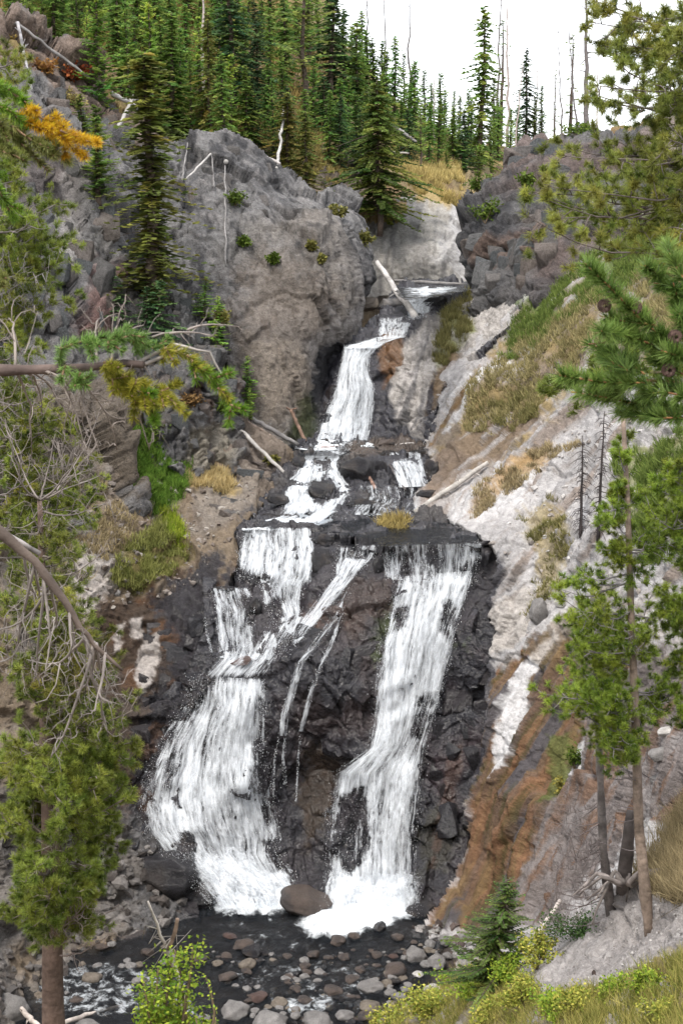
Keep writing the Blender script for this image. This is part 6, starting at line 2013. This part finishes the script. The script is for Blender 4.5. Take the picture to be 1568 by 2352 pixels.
BLK = [block_mesh(700 + i) for i in range(9)]
BLKW = [block_mesh(720 + i, base=(0.026, 0.024, 0.027), mat=M_wet, wet=1.0) for i in range(8)]
for nm, poly, cnt, lo, hi, stretch in [
    ('falls_rock', [(1060, 1480), (1140, 1500), (1110, 1750), (1040, 1960), (985, 2040), (985, 1800)], 18, 26, 70, (1, 0.6, 1.3)),
    ('falls_rock', [(700, 1400), (860, 1420), (850, 1650), (720, 1740), (660, 1600)], 4, 40, 90, (1.2, 0.5, 1.2)),
    ('falls_rock', [(330, 1900), (400, 1880), (480, 2040), (360, 2060)], 9, 50, 100, (1, 0.7, 0.9)),
    ('left_bank', [(340, 1450), (480, 1350), (500, 1500), (420, 1650), (350, 1800), (300, 1700)], 26, 26, 64, (1.1, 0.6, 1)),
    ('upper_falls_rock', [(720, 880), (770, 850), (760, 960), (720, 1000)], 6, 24, 44, (1, 0.6, 1.3)),
    ('left_bank', [(440, 1060), (640, 1040), (640, 1110), (560, 1190), (460, 1230)], 16, 24, 60, (1.3, 0.7, 0.5)),
    ('left_outcrop', [(340, 740), (380, 680), (450, 690), (520, 830), (550, 930), (550, 1040), (440, 1070), (345, 1020)], 44, 22, 50, (1, 1, 1.1)),
    ('left_cliff', [(60, 420), (250, 400), (300, 560), (380, 640), (380, 720), (240, 780), (80, 720)], 34, 30, 75, (1, 0.8, 1.5)),
    ('left_cliff', [(130, 130), (250, 200), (330, 330), (300, 470), (120, 380)], 16, 30, 60, (1.1, 0.8, 1)),
    ('right_cliff', [(1090, 590), (1290, 520), (1330, 560), (1200, 690), (1090, 710)], 34, 26, 60, (1, 0.8, 1.7)),
    ('right_cliff', [(1070, 460), (1150, 400), (1200, 335), (1390, 310), (1400, 430), (1250, 500), (1080, 580)], 20, 34, 80, (1.4, 0.8, 0.9)),
    ('centre_cliff', [(390, 360), (520, 345), (600, 380), (700, 470), (540, 520), (400, 480)], 12, 22, 44, (1, 0.7, 1.2)),
]:
    par = bpy.data.objects[nm]
    for (x, y) in in_poly(poly, R_, cnt):
        c, nn_ = on_many(nm, x, y)
        s = R_.uniform(lo, hi) * mpp(c[1]) * 0.5
        wet_ = nm in ('falls_rock', 'upper_falls_rock') or (nm == 'left_bank' and y > 1300)
        o = bpy.data.objects.new('rock_block', (BLKW if wet_ else BLK)[int(R_.integers(0, 8))])
        C.objects.link(o)
        o.parent = par
        o.location = [float(q) for q in (c - nn_ * s * 0.45)]
        o.scale = (s * stretch[0], s * stretch[1], s * stretch[2])
        o.rotation_euler = (R_.normal(0, 0.22), R_.normal(0, 0.22), R_.uniform(-0.6, 0.6))

# loose scree too small to pick apart
def scree(label, sheet, poly, n, lo, hi, cols, seed):
    R_ = np.random.default_rng(seed)
    q = in_poly(poly, R_, n)
    p, nr_ = on_many(sheet, q[:, 0], q[:, 1])
    v, f = ico(1)
    s_ = R_.uniform(0, 1, n) ** 2.5 * (hi - lo) + lo
    vv = v[None] * (1 + 0.3 * R_.normal(0, 1, (n, len(v), 1))) * s_[:, None, None] * R_.uniform(0.6, 1.2, (n, 1, 3)) * np.array([1, 1, 0.75])
    V = (vv + p[:, None]).reshape(-1, 3)
    Fq = (f[None] + (np.arange(n) * len(v))[:, None, None]).reshape(-1, 3)
    c = np.array(cols)[R_.integers(0, len(cols), n)] * R_.uniform(0.7, 1.25, (n, 1))
    o = mk('scree', V, [Fq], M_boulder, {'Col': np.repeat(c, len(v), 0), 'wet': np.zeros(len(V))}, False)
    return tag(o, label, 'stones', None, 'stuff')


scree('loose pale scree scattered over the right slope', 'right_slope', [(1130, 1250), (1250, 1000), (1600, 800), (1600, 1500), (1400, 1480), (1220, 1430)], 420, 0.02, 0.14, [(0.42, 0.40, 0.39), (0.3, 0.27, 0.25), (0.5, 0.48, 0.47)], 71)
scree('loose brown stones scattered over the left bank', 'left_bank', [(100, 1050), (450, 1080), (600, 1100), (540, 1250), (470, 1340), (250, 1400), (60, 1350)], 900, 0.02, 0.14, [(0.25, 0.22, 0.2), (0.33, 0.3, 0.27), (0.17, 0.14, 0.12)], 72)
scree('rubble along the left shore below the bank', 'left_bank', [(0, 1900), (330, 1900), (420, 2100), (300, 2200), (0, 2300)], 420, 0.04, 0.26, [(0.13, 0.12, 0.115), (0.08, 0.07, 0.065), (0.2, 0.185, 0.175)], 73)
scree('grit and small stones on the dirt trail', 'near_bank', [(1280, 2230), (1420, 2060), (1600, 2000), (1600, 2250), (1400, 2290)], 700, 0.008, 0.035, [(0.33, 0.31, 0.3), (0.22, 0.2, 0.19), (0.42, 0.4, 0.39)], 74)
scree('gravel bar at the right edge of the stream', 'right_slope', [(960, 2130), (1080, 2130), (1150, 2200), (1080, 2260), (960, 2190)], 350, 0.04, 0.2, [(0.25, 0.24, 0.23), (0.14, 0.11, 0.10), (0.35, 0.33, 0.32)], 75)

# ------------------------------------------------------------------ logs and driftwood
def log(label, p0, p1, r0, r1, col, seed, name='log', stubs=2, cat='log', wob=0.03):
    R_ = np.random.default_rng(seed)
    p0, p1 = np.asarray(p0, float), np.asarray(p1, float)
    root = empty(name, p0, label, cat)
    wood_part(root, [p0, (p0 + p1) / 2, p1], r0, r1, col, 'trunk', R_, 14, wob, 9)
    ax = unit(p1 - p0)
    for k in range(stubs):
        t = R_.uniform(0.25, 0.9)
        q = p0 * (1 - t) + p1 * t
        d = unit(np.cross(ax, R_.normal(0, 1, 3)) + 0.4 * ax)
        wood_part(root, [q, q + d * r0 * R_.uniform(2.0, 4.5)], r0 * 0.28, r0 * 0.14, np.array(col) * 0.9, 'broken_stub', R_, 4, 0.0, 5)
    return root


PW = (0.33, 0.31, 0.295)
GW = (0.21, 0.2, 0.197)
BW = (0.20, 0.13, 0.10)


def L2(x0, y0, Y0, x1, y1, Y1, w, lab, col, seed, taper=0.75, **kw):
    k = mpp((Y0 + Y1) / 2) * 0.5
    return log(lab, P(x0, y0, Y0), P(x1, y1, Y1), w * k, w * k * taper, col, seed, **kw)


def on_y(sh, x, y, lift=0.1):
    return float(on(sh, x, y)[1]) - lift


L2(958, 736, on_y('upper_falls_rock', 958, 736, 0.3), 865, 602, 66.8, 15, 'pale log leaning across the upper chute', (0.42, 0.40, 0.385), 801)
L2(905, 645, 72.5, 1072, 653, 71.5, 8, 'thin grey log bridging the stream below the pale wall', GW, 802)
L2(952, 1177, on_y('right_slope', 958, 1170, 0.3), 1120, 1063, on_y('right_slope', 1118, 1066, 0.25), 14, 'long bleached log lying on the right bank of the shelf', (0.38, 0.355, 0.33), 803, stubs=4)
L2(553, 990, 54.6, 667, 1099, 53.2, 10, 'straight pale log pointing down to the shelf cascade', PW, 804)
L2(560, 950, 56.0, 685, 1022, 56.4, 12, 'thick grey log behind the straight pale log', GW, 805)
L2(556, 962, 55.6, 650, 1017, 55.8, 7, 'thin brown log between the two left logs', (0.28, 0.22, 0.18), 806)
L2(549, 985, 54.9, 602, 1022, 55.2, 6, 'short stick below the thin brown log', GW, 807, stubs=0)
L2(612, 1008, 56.0, 650, 1016, 56.2, 6, 'short bleached stick by the upper pool', PW, 808, stubs=0)
r = L2(701, 1014, 57.0, 668, 942, 57.2, 9, 'upright brown snag with a forked top by the upper fall', BW, 809, taper=0.9, stubs=1)
wood_part(r, [P(668, 942, 57.2), P(658, 936, 57.1)], 0.05, 0.03, BW, 'fork', np.random.default_rng(1))
wood_part(r, [P(668, 942, 57.2), P(682, 937, 57.1)], 0.05, 0.02, BW, 'fork', np.random.default_rng(2))
L2(862, 1123, 52.2, 846, 1093, 52.5, 9, 'stub of broken brown timber under the mossy block', (0.24, 0.15, 0.12), 810, stubs=0)
L2(931, 1126, 52.0, 893, 1068, 53.4, 6, 'dark pole leaning in the small veil fall', (0.10, 0.09, 0.09), 811, stubs=0)
L2(905, 1024, 57.0, 950, 1018, 57.2, 8, 'pale driftwood on the rim of the upper pool', PW, 812, stubs=0)
L2(860, 1030, 56.6, 905, 1028, 56.8, 6, 'thin driftwood left of the pale one on the rim', (0.36, 0.28, 0.22), 813, stubs=0)
L2(700, 1030, 56.4, 800, 1024, 57.0, 4, 'reddish stick lying across the upper pool', (0.26, 0.16, 0.12), 814, stubs=0)
LC = 'left_cliff'
L2(36, 52, on_y(LC, 40, 75, 0.6), 215, 186, on_y(LC, 215, 186, 0.6), 8, 'long grey fallen trunk along the left cliff crest', GW, 815, stubs=6)
L2(258, 214, on_y(LC, 258, 214, 0.7), 345, 264, on_y(HS, 390, 350, 0.6), 10, 'pale fallen trunk continuing along the crest behind the tall spruce', (0.42, 0.40, 0.39), 816)
L2(72, 208, on_y(LC, 72, 208, 0.5), 42, 52, on_y(LC, 60, 100, 0.5), 9, 'grey dead trunk propped against the left cliff', (0.27, 0.26, 0.27), 817, stubs=6)
L2(198, 153, on_y(HS, 200, 165, 0.6), 130, 147, on_y(HS, 140, 165, 0.6), 7, 'mossy grey log at the edge of the forest', (0.2, 0.22, 0.19), 818)
L2(272, 291, on_y(LC, 275, 290, 0.6), 306, 226, on_y(LC, 306, 240, 0.7), 9, 'white broken log standing on the left cliff rim', (0.36, 0.345, 0.33), 819)
L2(300, 230, on_y(LC, 300, 240, 0.8), 350, 214, on_y(HS, 350, 320, 0.5), 8, 'white log end pointing at the tall spruce', (0.36, 0.345, 0.33), 820)
CC = 'centre_cliff'
L2(486, 352, on_y(CC, 486, 356, 0.4), 428, 411, on_y(CC, 428, 411, 0.7), 5, 'white dead branch slanting over the grey face', (0.38, 0.365, 0.35), 821, stubs=2)
L2(519, 372, on_y(CC, 519, 372, 0.6), 536, 312, on_y(HS, 536, 345, 0.5), 10, 'bent white dead trunk at the top of the grey face', (0.36, 0.345, 0.33), 822)
L2(536, 314, on_y(HS, 536, 345, 0.5), 508, 296, on_y(HS, 508, 345, 0.3), 9, 'bleached crooked limb over the bent white trunk', (0.34, 0.325, 0.31), 823)
L2(560, 335, on_y(HS, 560, 355, 0.5), 642, 376, on_y(CC, 640, 395, 0.5), 8, 'grey fallen log on the yellow grass of the cliff top', (0.36, 0.33, 0.32), 824)
L2(635, 387, on_y(CC, 637, 392, 0.4), 652, 248, on_y(HS, 640, 380, 0.3), 7, 'leaning white bare trunk beside the olive spruce', (0.36, 0.345, 0.33), 825, stubs=6)
L2(417, 421, on_y(CC, 417, 421, 0.5), 431, 328, on_y(CC, 431, 345, 0.5), 4, 'thin grey pole hanging down the grey face', GW, 826)
L2(519, 612, on_y(CC, 519, 612, 0.5), 517, 380, on_y(CC, 517, 400, 0.6), 4, 'long thin dead stem hanging on the grey face', GW, 827, stubs=0)
L2(492, 430, on_y(CC, 492, 430, 0.5), 486, 345, on_y(CC, 486, 352, 0.5), 4, 'short dead stem hanging below the slim spruce', GW, 828)
L2(905, 290, on_y(HS, 905, 380, 0.3), 955, 325, on_y(HS, 955, 400, 0.3), 7, 'grey fallen log on the straw slope under the skyline', GW, 829)
L2(900, 350, on_y(HS, 900, 400, 0.3), 938, 352, on_y(HS, 938, 410, 0.3), 5, 'small pale log beside the thin yellowish pine', PW, 830, stubs=0)
L2(150, 2348, 34.5, 300, 2302, 36.5, 12, 'bleached driftwood log in the rapids at the bottom left', (0.48, 0.43, 0.39), 831, stubs=3)
L2(20, 2290, 36.0, 92, 2360, 34.0, 16, 'weathered driftwood beside the corner boulder', (0.42, 0.37, 0.33), 832, stubs=3)

# leaning dead sapling behind the leafy bush
R_ = np.random.default_rng(61)
b = P(435, 2352, 19)
b[2] = near_z(np.array([b[0]]), np.array([19.0]))[0]
ds = empty('dead_sapling', b, 'pale leaning dead sapling rising out of the leafy bush', 'dead tree')
wood_part(ds, [b, P(415, 2260, 19), P(385, 2180, 19), P(340, 2070, 19)], 0.05, 0.015, (0.42, 0.38, 0.34), 'trunk', R_, 14, 0.01)
wood_part(ds, [P(385, 2180, 19), P(400, 2150, 19), P(408, 2110, 19)], 0.035, 0.03, (0.24, 0.17, 0.13), 'broken_branch', R_)
for k in range(8):
    t = R_.uniform(0.3, 1)
    q = P(415 - 75 * t, 2260 - 190 * t, 19)
    wood_part(ds, [q, q + R_.normal(0, 0.12, 3), q + R_.normal(0, 0.25, 3)], 0.008, 0.003, (0.42, 0.38, 0.34), 'twig', R_, 5)

# uprooted stump beside the scarred trunk
R_ = np.random.default_rng(62)
sb = on('near_bank', 1440, 2062)
st_ = empty('tree_stump', sb, 'uprooted dark stump with grey roots behind the scarred trunk', 'stump')
Ys = sb[1]
wood_part(st_, [P(1428, 2095, Ys + 0.7), P(1434, 1995, Ys + 0.2), P(1444, 1900, Ys), P(1448, 1860, Ys + .1)], 0.14, 0.06, (0.10, 0.085, 0.08), 'trunk', R_, 12, 0.01, 10)
for k in range(15):
    a = R_.uniform(-1, 1)
    x1 = 1440 + a * 130 + R_.normal(0, 10)
    y1 = 2055 + abs(a) * 10 + R_.uniform(-25, 70)
    mid = (1440 + x1) / 2 + R_.normal(0, 8), 2010 + R_.normal(0, 10)
    wood_part(st_, [P(1438 + 10 * a, 2030, Ys), P(*mid, Ys + R_.normal(0, 0.2)), P(x1, y1, Ys + R_.normal(0, 0.25))], 0.06 * R_.uniform(0.6, 1.3), 0.012, np.array((0.24, 0.21, 0.195)) * R_.uniform(0.6, 1.3), 'root', R_, 9, 0.06, 6)
L2(1232, 2150, 24.5, 1285, 2070, 25.5, 14, 'weathered pale dead branch below the twig tangle', (0.42, 0.37, 0.34), 833, stubs=3)
L2(1360, 2235, 20.2, 1390, 2258, 19.6, 22, 'charred stub of wood among the yellow shrubs', (0.05, 0.035, 0.03), 834, stubs=0, taper=0.8)

# ------------------------------------------------------------------ young spruce, shrubs and grass
tree_at('near_bank', 'spruce_near', 1128, 2275, 1990, 1.15, 'small blue-green spruce at the lower right of the stream', 'spruce_tree', sink=0.05)
tree_at('left_bank', 'young', 575, 958, 880, 0.6, 'tiny spruce seedling at the head of the left logs', 'spruce_tree')


def shrub(label, base, H, spread, n, leaf, cA, cB, seed, name='shrub', stems=7, group=None, cat='shrub', flat=0.5):
    R_ = np.random.default_rng(seed)
    root = empty(name, base, label, cat, group)
    m = MB()
    tips = []
    for k in range(stems):
        a = R_.uniform(0, 2 * pi)
        r = spread * R_.uniform(0.1, 1) ** 0.7
        e = np.array([cos(a) * r, sin(a) * r, H * R_.uniform(0.55, 1.05) * (1 - 0.35 * (r / spread) ** 2)])
        c = bend(np.array([0, 0, -0.05]), e, 0.05, R_, 7, 0.06)
        m.tube(c, np.linspace(0.010, 0.003, 7) * (0.5 + H), 4, np.array([0.16, 0.12, 0.08]))
        tips.append(c)
    m.build('stems', M_bark, root, kind='stuff')
    tips = np.array(tips)
    i = R_.integers(0, stems, n)
    t = R_.uniform(0.3, 1.0, n) ** 0.8
    j = t * 6
    j0 = np.clip(j.astype(int), 0, 5)
    fr = (j - j0)[:, None]
    p = tips[i, j0] * (1 - fr) + tips[i, j0 + 1] * fr + R_.normal(0, 1, (n, 3)) * spread * 0.16 * np.array([1, 1, 0.8])
    d = unit(R_.normal(0, 1, (n, 3)) * np.array([1, 1, 0.7]) + np.array([0, 0, 0.1]))
    s_ = unit(np.cross(d, R_.normal(0, 0.5, (n, 3)) + np.array([0, 0, 1]))) * leaf * 0.28
    l = leaf * R_.uniform(0.6, 1.2, (n, 1))
    V = np.stack([p, p + d * l * 0.5 + s_, p + d * l, p + d * l * 0.5 - s_], 1).reshape(-1, 3)
    k4 = np.arange(n)[:, None] * 4
    T = np.concatenate([k4 + np.array([0, 1, 2]), k4 + np.array([0, 2, 3])])
    cc = np.array(cA) + (np.array(cB) - np.array(cA)) * R_.random((n, 1)) ** 1.2
    cc = np.repeat(cc * R_.uniform(0.75, 1.25, (n, 1)), 4, 0)
    f = mk('foliage', V, [T], M_grass, {'Col': np.clip(cc, 0.005, 0.8)}, False, root)
    f['kind'] = 'stuff'
    return root


def near_base(x, Y):
    q = P(x, 2352, Y)
    return np.array([q[0], Y, near_z(np.array([q[0]]), np.array([float(Y)]))[0]])


LG = ((0.10, 0.20, 0.02), (0.36, 0.42, 0.05))
YL = ((0.15, 0.21, 0.03), (0.48, 0.43, 0.09))
bz = near_base(390, 18)
shrub('tall leafy green bush with yellowing tips at the bottom left', bz, float(P(390, 2140, 18)[2] - bz[2]), 0.62, 6500, 0.075, *LG, 901, stems=22)
bz = near_base(300, 17.5)
shrub('low leafy sprig left of the tall leafy bush', bz, float(P(300, 2330, 17.5)[2] - bz[2]), 0.25, 300, 0.06, *LG, 902, stems=6)
bz = near_base(470, 17.5)
shrub('thin leafy sprig right of the tall leafy bush', bz, float(P(470, 2200, 17.5)[2] - bz[2]), 0.22, 260, 0.055, *LG, 903, stems=6)
for k, (x, y, hp, sp, c, lab) in enumerate([
    (905, 2352, 40, 0.55, YL, 'yellow-green shrub at the bottom edge, leftmost of the low shrubs'),
    (985, 2340, 60, 0.6, YL, 'bright yellow shrub second from the left along the bottom'),
    (1065, 2300, 70, 0.55, LG, 'green shrub at the foot of the small spruce'),
    (1120, 2340, 60, 0.5, YL, 'yellow shrub below the small spruce'),
    (1165, 2250, 80, 0.5, LG, 'leafy shrub right behind the small spruce'),
    (1195, 2310, 90, 0.45, YL, 'upright yellow-leaved shrub in front of the trail edge'),
    (1235, 2230, 110, 0.4, YL, 'golden shrub above the dirt trail corner'),
    (1280, 2350, 60, 0.5, LG, 'green shrub below the charred stub'),
    (1330, 2330, 50, 0.45, YL, 'pale yellow shrub right of the charred stub'),
    (1420, 2300, 60, 0.4, LG, 'leafy green sprout on the trail margin'),
    (1490, 2290, 70, 0.35, LG, 'narrow green sprout under the pine on the right margin'),
    (1520, 2350, 50, 0.4, YL, 'yellow-flowered clump in the lower right corner'),
    (1545, 2260, 40, 0.3, YL, 'small yellow clump at the right edge of the trail'),
]):
    b = on('near_bank', x, y)
    shrub(lab, b, hp * mpp(b[1]), sp * b[1] / 22, 1300, 0.0031 * b[1], *c, 910 + k, stems=10, group='low shrubs along the trail')
b = on('near_bank', 1325, 2150)
shrub('low dark green juniper mat beside the trail', b, 0.45, 0.6, 2200, 0.06, (0.03, 0.07, 0.02), (0.08, 0.14, 0.04), 940, stems=14)

# small plants on the cliffs
DG = ((0.05, 0.09, 0.015), (0.14, 0.19, 0.03))
YG2 = ((0.10, 0.11, 0.03), (0.25, 0.22, 0.06))
for k, (sh, x, y, hp, sp, c, lab) in enumerate([
    (CC, 540, 482, 34, 0.55, DG, 'dark bush hanging in the middle of the grey face'),
    (CC, 632, 610, 22, 0.35, DG, 'green tuft on the lower grey face'),
    (CC, 710, 570, 24, 0.3, YG2, 'yellow sprig near the rounded edge of the grey face'),
    (CC, 742, 600, 18, 0.25, YG2, 'small yellow sprig right of the other on the grey face'),
    (CC, 560, 570, 24, 0.3, DG, 'little green plant left of centre on the grey face'),
    (CC, 775, 490, 40, 0.5, YG2, 'olive bush in the notch right of the grey face'),
    (CC, 840, 560, 30, 0.35, YG2, 'yellowish tuft by the notch above the upper stream'),
    ('left_outcrop', 512, 745, 44, 0.4, YG2, 'yellow-green bush spilling over the outcrop'),
    ('left_outcrop', 345, 1000, 50, 0.8, DG, 'green bush at the left foot of the outcrop'),
    ('left_outcrop', 430, 940, 36, 0.5, ((0.10, 0.06, 0.025), (0.25, 0.15, 0.06)), 'rusty brown shrub in a crack of the outcrop'),
    ('left_outcrop', 520, 950, 40, 0.5, DG, 'grey-green shrub at the right corner of the outcrop'),
    (LC, 185, 150, 40, 1.0, ((0.28, 0.06, 0.03), (0.40, 0.14, 0.05)), 'red autumn shrub at the forest edge on the crest'),
    (LC, 115, 165, 34, 0.8, ((0.22, 0.10, 0.04), (0.38, 0.22, 0.06)), 'orange-brown shrub on the left crest'),
    (LC, 25, 75, 34, 0.8, ((0.25, 0.17, 0.04), (0.4, 0.3, 0.1)), 'straw-coloured shrub at the top left corner'),
    (LC, 165, 235, 40, 0.9, ((0.18, 0.16, 0.06), (0.34, 0.27, 0.10)), 'dry tufted shrub in the hollow of the left cliff'),
    ('right_cliff', 1125, 520, 60, 0.9, DG, 'dark green bush clinging to the right crag'),
    ('right_cliff', 1100, 445, 50, 0.8, DG, 'round bush with a bare stick on top of the right crag'),
    ('right_cliff', 1215, 440, 40, 0.7, DG, 'small bush in a cleft of the right crag'),
    ('right_cliff', 1330, 305, 30, 1.0, DG, 'low green bush along the crest of the right crag'),
    ('right_slope', 1310, 1760, 70, 0.35, DG, 'green grass bush between the rust streaks'),
    ('right_slope', 1285, 1830, 60, 0.4, ((0.16, 0.15, 0.03), (0.3, 0.26, 0.06)), 'olive grass bush lower down between the rust streaks'),
    ('left_bank', 620, 1060, 20, 0.3, YG2, 'yellow sprig on the rock apron by the logs'),
]):
    b = on(sh, x, y)
    shrub(lab, b + np.array([0, -0.1, -0.05]), hp * mpp(b[1]), sp, 420, 0.0030 * b[1], *c, 950 + k, stems=7)


def grass(label, sheet, poly, n, h, cA, cB, seed, name='grass', blades=7, lean=0.5, w=0.018, clump=0.08, tag_kind='stuff', droop=0.0, patchy=0.0):
    R_ = np.random.default_rng(seed)
    q = in_poly(poly, R_, n)
    if patchy:
        nz = fbm(np.stack([q[:, 0] / 28, q[:, 1] / 28, np.full(n, seed * 1.1)], -1), 3, seed)
        q = q[nz > patchy - 0.35]
    p, nr_ = on_many(sheet, q[:, 0], q[:, 1])
    n = len(p)
    p = np.repeat(p, blades, 0) + R_.normal(0, clump, (n * blades, 3)) * np.array([1, 1, 0.2])
    nrm = np.repeat(nr_, blades, 0)
    m = len(p)
    hh = h * R_.uniform(0.5, 1.2, (m, 1))
    d = unit(np.array([0, 0, 1.0]) + R_.normal(0, lean, (m, 3)) + 0.35 * nrm + np.array([0, -droop, 0]))
    s_ = unit(np.cross(d, R_.normal(0, 1, (m, 3)))) * w
    V = np.stack([p - s_, p + s_, p + d * hh], 1).reshape(-1, 3)
    cc = np.array(cA) + (np.array(cB) - np.array(cA)) * np.repeat(R_.random((n, 1)), blades, 0)
    cc = cc * R_.uniform(0.75, 1.25, (m, 1))
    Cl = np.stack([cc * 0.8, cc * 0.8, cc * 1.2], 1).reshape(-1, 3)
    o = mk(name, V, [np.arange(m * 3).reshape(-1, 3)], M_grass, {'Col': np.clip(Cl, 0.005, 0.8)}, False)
    return tag(o, label, 'grass', None, tag_kind)


DRY = ((0.20, 0.16, 0.09), (0.44, 0.36, 0.21))
GRN = ((0.075, 0.12, 0.025), (0.19, 0.24, 0.06))
OLV = ((0.12, 0.12, 0.04), (0.29, 0.26, 0.11))
RS = 'right_slope'
grass('bright green grass along the top of the right slope', RS, [(1150, 810), (1200, 720), (1330, 610), (1420, 540), (1600, 470), (1600, 600), (1420, 680), (1270, 780), (1160, 850)], 5200, 0.28, *GRN, 1001, patchy=0.18)
grass('dry golden grass across the upper right slope', RS, [(1100, 900), (1200, 790), (1420, 640), (1600, 560), (1600, 800), (1400, 800), (1280, 900), (1150, 1000), (1060, 1000)], 5600, 0.26, (0.16, 0.145, 0.06), (0.40, 0.34, 0.17), 1002, patchy=0.24)
grass('olive grass clump hanging on the middle of the right slope', RS, [(1120, 940), (1210, 900), (1235, 950), (1150, 1000), (1110, 1000)], 700, 0.32, *OLV, 1003, patchy=0.25)
grass('golden grass strip above the bleached log', RS, [(1085, 1190), (1100, 1140), (1180, 1050), (1280, 1000), (1330, 1020), (1250, 1080), (1150, 1150)], 1300, 0.22, *DRY, 1004, patchy=0.4)
grass('olive grass patches right of the water comb', RS, [(1190, 1190), (1260, 1140), (1320, 1200), (1290, 1360), (1210, 1420), (1230, 1280)], 900, 0.24, *OLV, 1005, patchy=0.42)
grass('green undergrowth on the slope behind the right pine', RS, [(1420, 1060), (1600, 980), (1600, 1300), (1500, 1300), (1430, 1200)], 2400, 0.35, *GRN, 1006, patchy=0.25)
grass('brown grass on the slope at the lower right edge', 'near_bank', [(1500, 1960), (1560, 1860), (1640, 1820), (1640, 2090), (1540, 2070), (1460, 2010)], 1500, 0.45, *DRY, 1007, w=0.008, droop=0.3)
grass('mixed grass and herbs along the bottom right margin', 'near_bank', [(850, 2360), (1060, 2220), (1160, 2210), (1260, 2280), (1400, 2280), (1568, 2200), (1640, 2200), (1640, 2420), (850, 2420)], 5200, 0.22, (0.12, 0.15, 0.025), (0.42, 0.36, 0.12), 1008, w=0.006, clump=0.06, patchy=0.2)
LB = 'left_bank'
grass('bright green grass slope beside the outcrop', LB, [(215, 1010), (320, 980), (400, 1050), (470, 1090), (430, 1110), (400, 1170), (330, 1190), (270, 1110)], 3600, 0.28, (0.07, 0.15, 0.02), (0.19, 0.30, 0.05), 1009, patchy=0.12)
grass('pale straw tuft below the outcrop', LB, [(415, 1085), (500, 1085), (540, 1120), (520, 1135), (430, 1125)], 700, 0.28, (0.40, 0.31, 0.14), (0.62, 0.50, 0.27), 1010)
grass('yellow-green grass on the brown bank', LB, [(275, 1270), (340, 1230), (370, 1180), (400, 1220), (440, 1270), (400, 1310), (320, 1350), (250, 1340)], 1500, 0.26, (0.13, 0.15, 0.04), (0.33, 0.33, 0.11), 1011, patchy=0.25)
grass('fresh green sprouts at the left edge of the brown bank', LB, [(365, 1170), (400, 1180), (430, 1260), (390, 1250)], 350, 0.3, (0.14, 0.22, 0.02), (0.36, 0.40, 0.05), 1012)
grass('dry undergrowth under the left trees', LB, [(80, 1080), (300, 1130), (300, 1260), (200, 1330), (60, 1250)], 1500, 0.28, *DRY, 1013, patchy=0.35)
grass('yellow grass on the cliff top above the grey face', HS, [(545, 320), (640, 290), (720, 330), (800, 420), (740, 430), (650, 390), (590, 350)], 1600, 0.4, (0.24, 0.20, 0.08), (0.48, 0.38, 0.14), 1014, w=0.03, patchy=0.28)
grass('straw slope between the conifers at the top centre', HS, [(900, 330), (1010, 330), (1060, 420), (1070, 470), (990, 490), (940, 440), (900, 390)], 2600, 0.5, (0.28, 0.23, 0.08), (0.58, 0.46, 0.20), 1015, w=0.03, patchy=0.15)
grass('grass tufts beside the upper chute', 'upper_falls_rock', [(1020, 720), (1080, 680), (1085, 760), (1020, 830), (1000, 800)], 700, 0.4, *OLV, 1016, patchy=0.2)
grass('forest undergrowth of shrubs and grass', HS, [(0, 20), (250, 130), (400, 300), (520, 330), (620, 350), (780, 330), (760, 150), (600, -60), (0, -100)], 5000, 0.7, (0.10, 0.10, 0.03), (0.34, 0.24, 0.09), 1017, w=0.05, clump=0.2, patchy=0.2)
gt = grass('dry grass tuft growing on the lip of the right fall', 'cascade_shelf', [(868, 1222), (880, 1206), (925, 1202), (936, 1214), (925, 1226)], 160, 0.42, (0.26, 0.20, 0.07), (0.5, 0.40, 0.16), 1018, 'grass_tuft', lean=0.8, tag_kind=None)
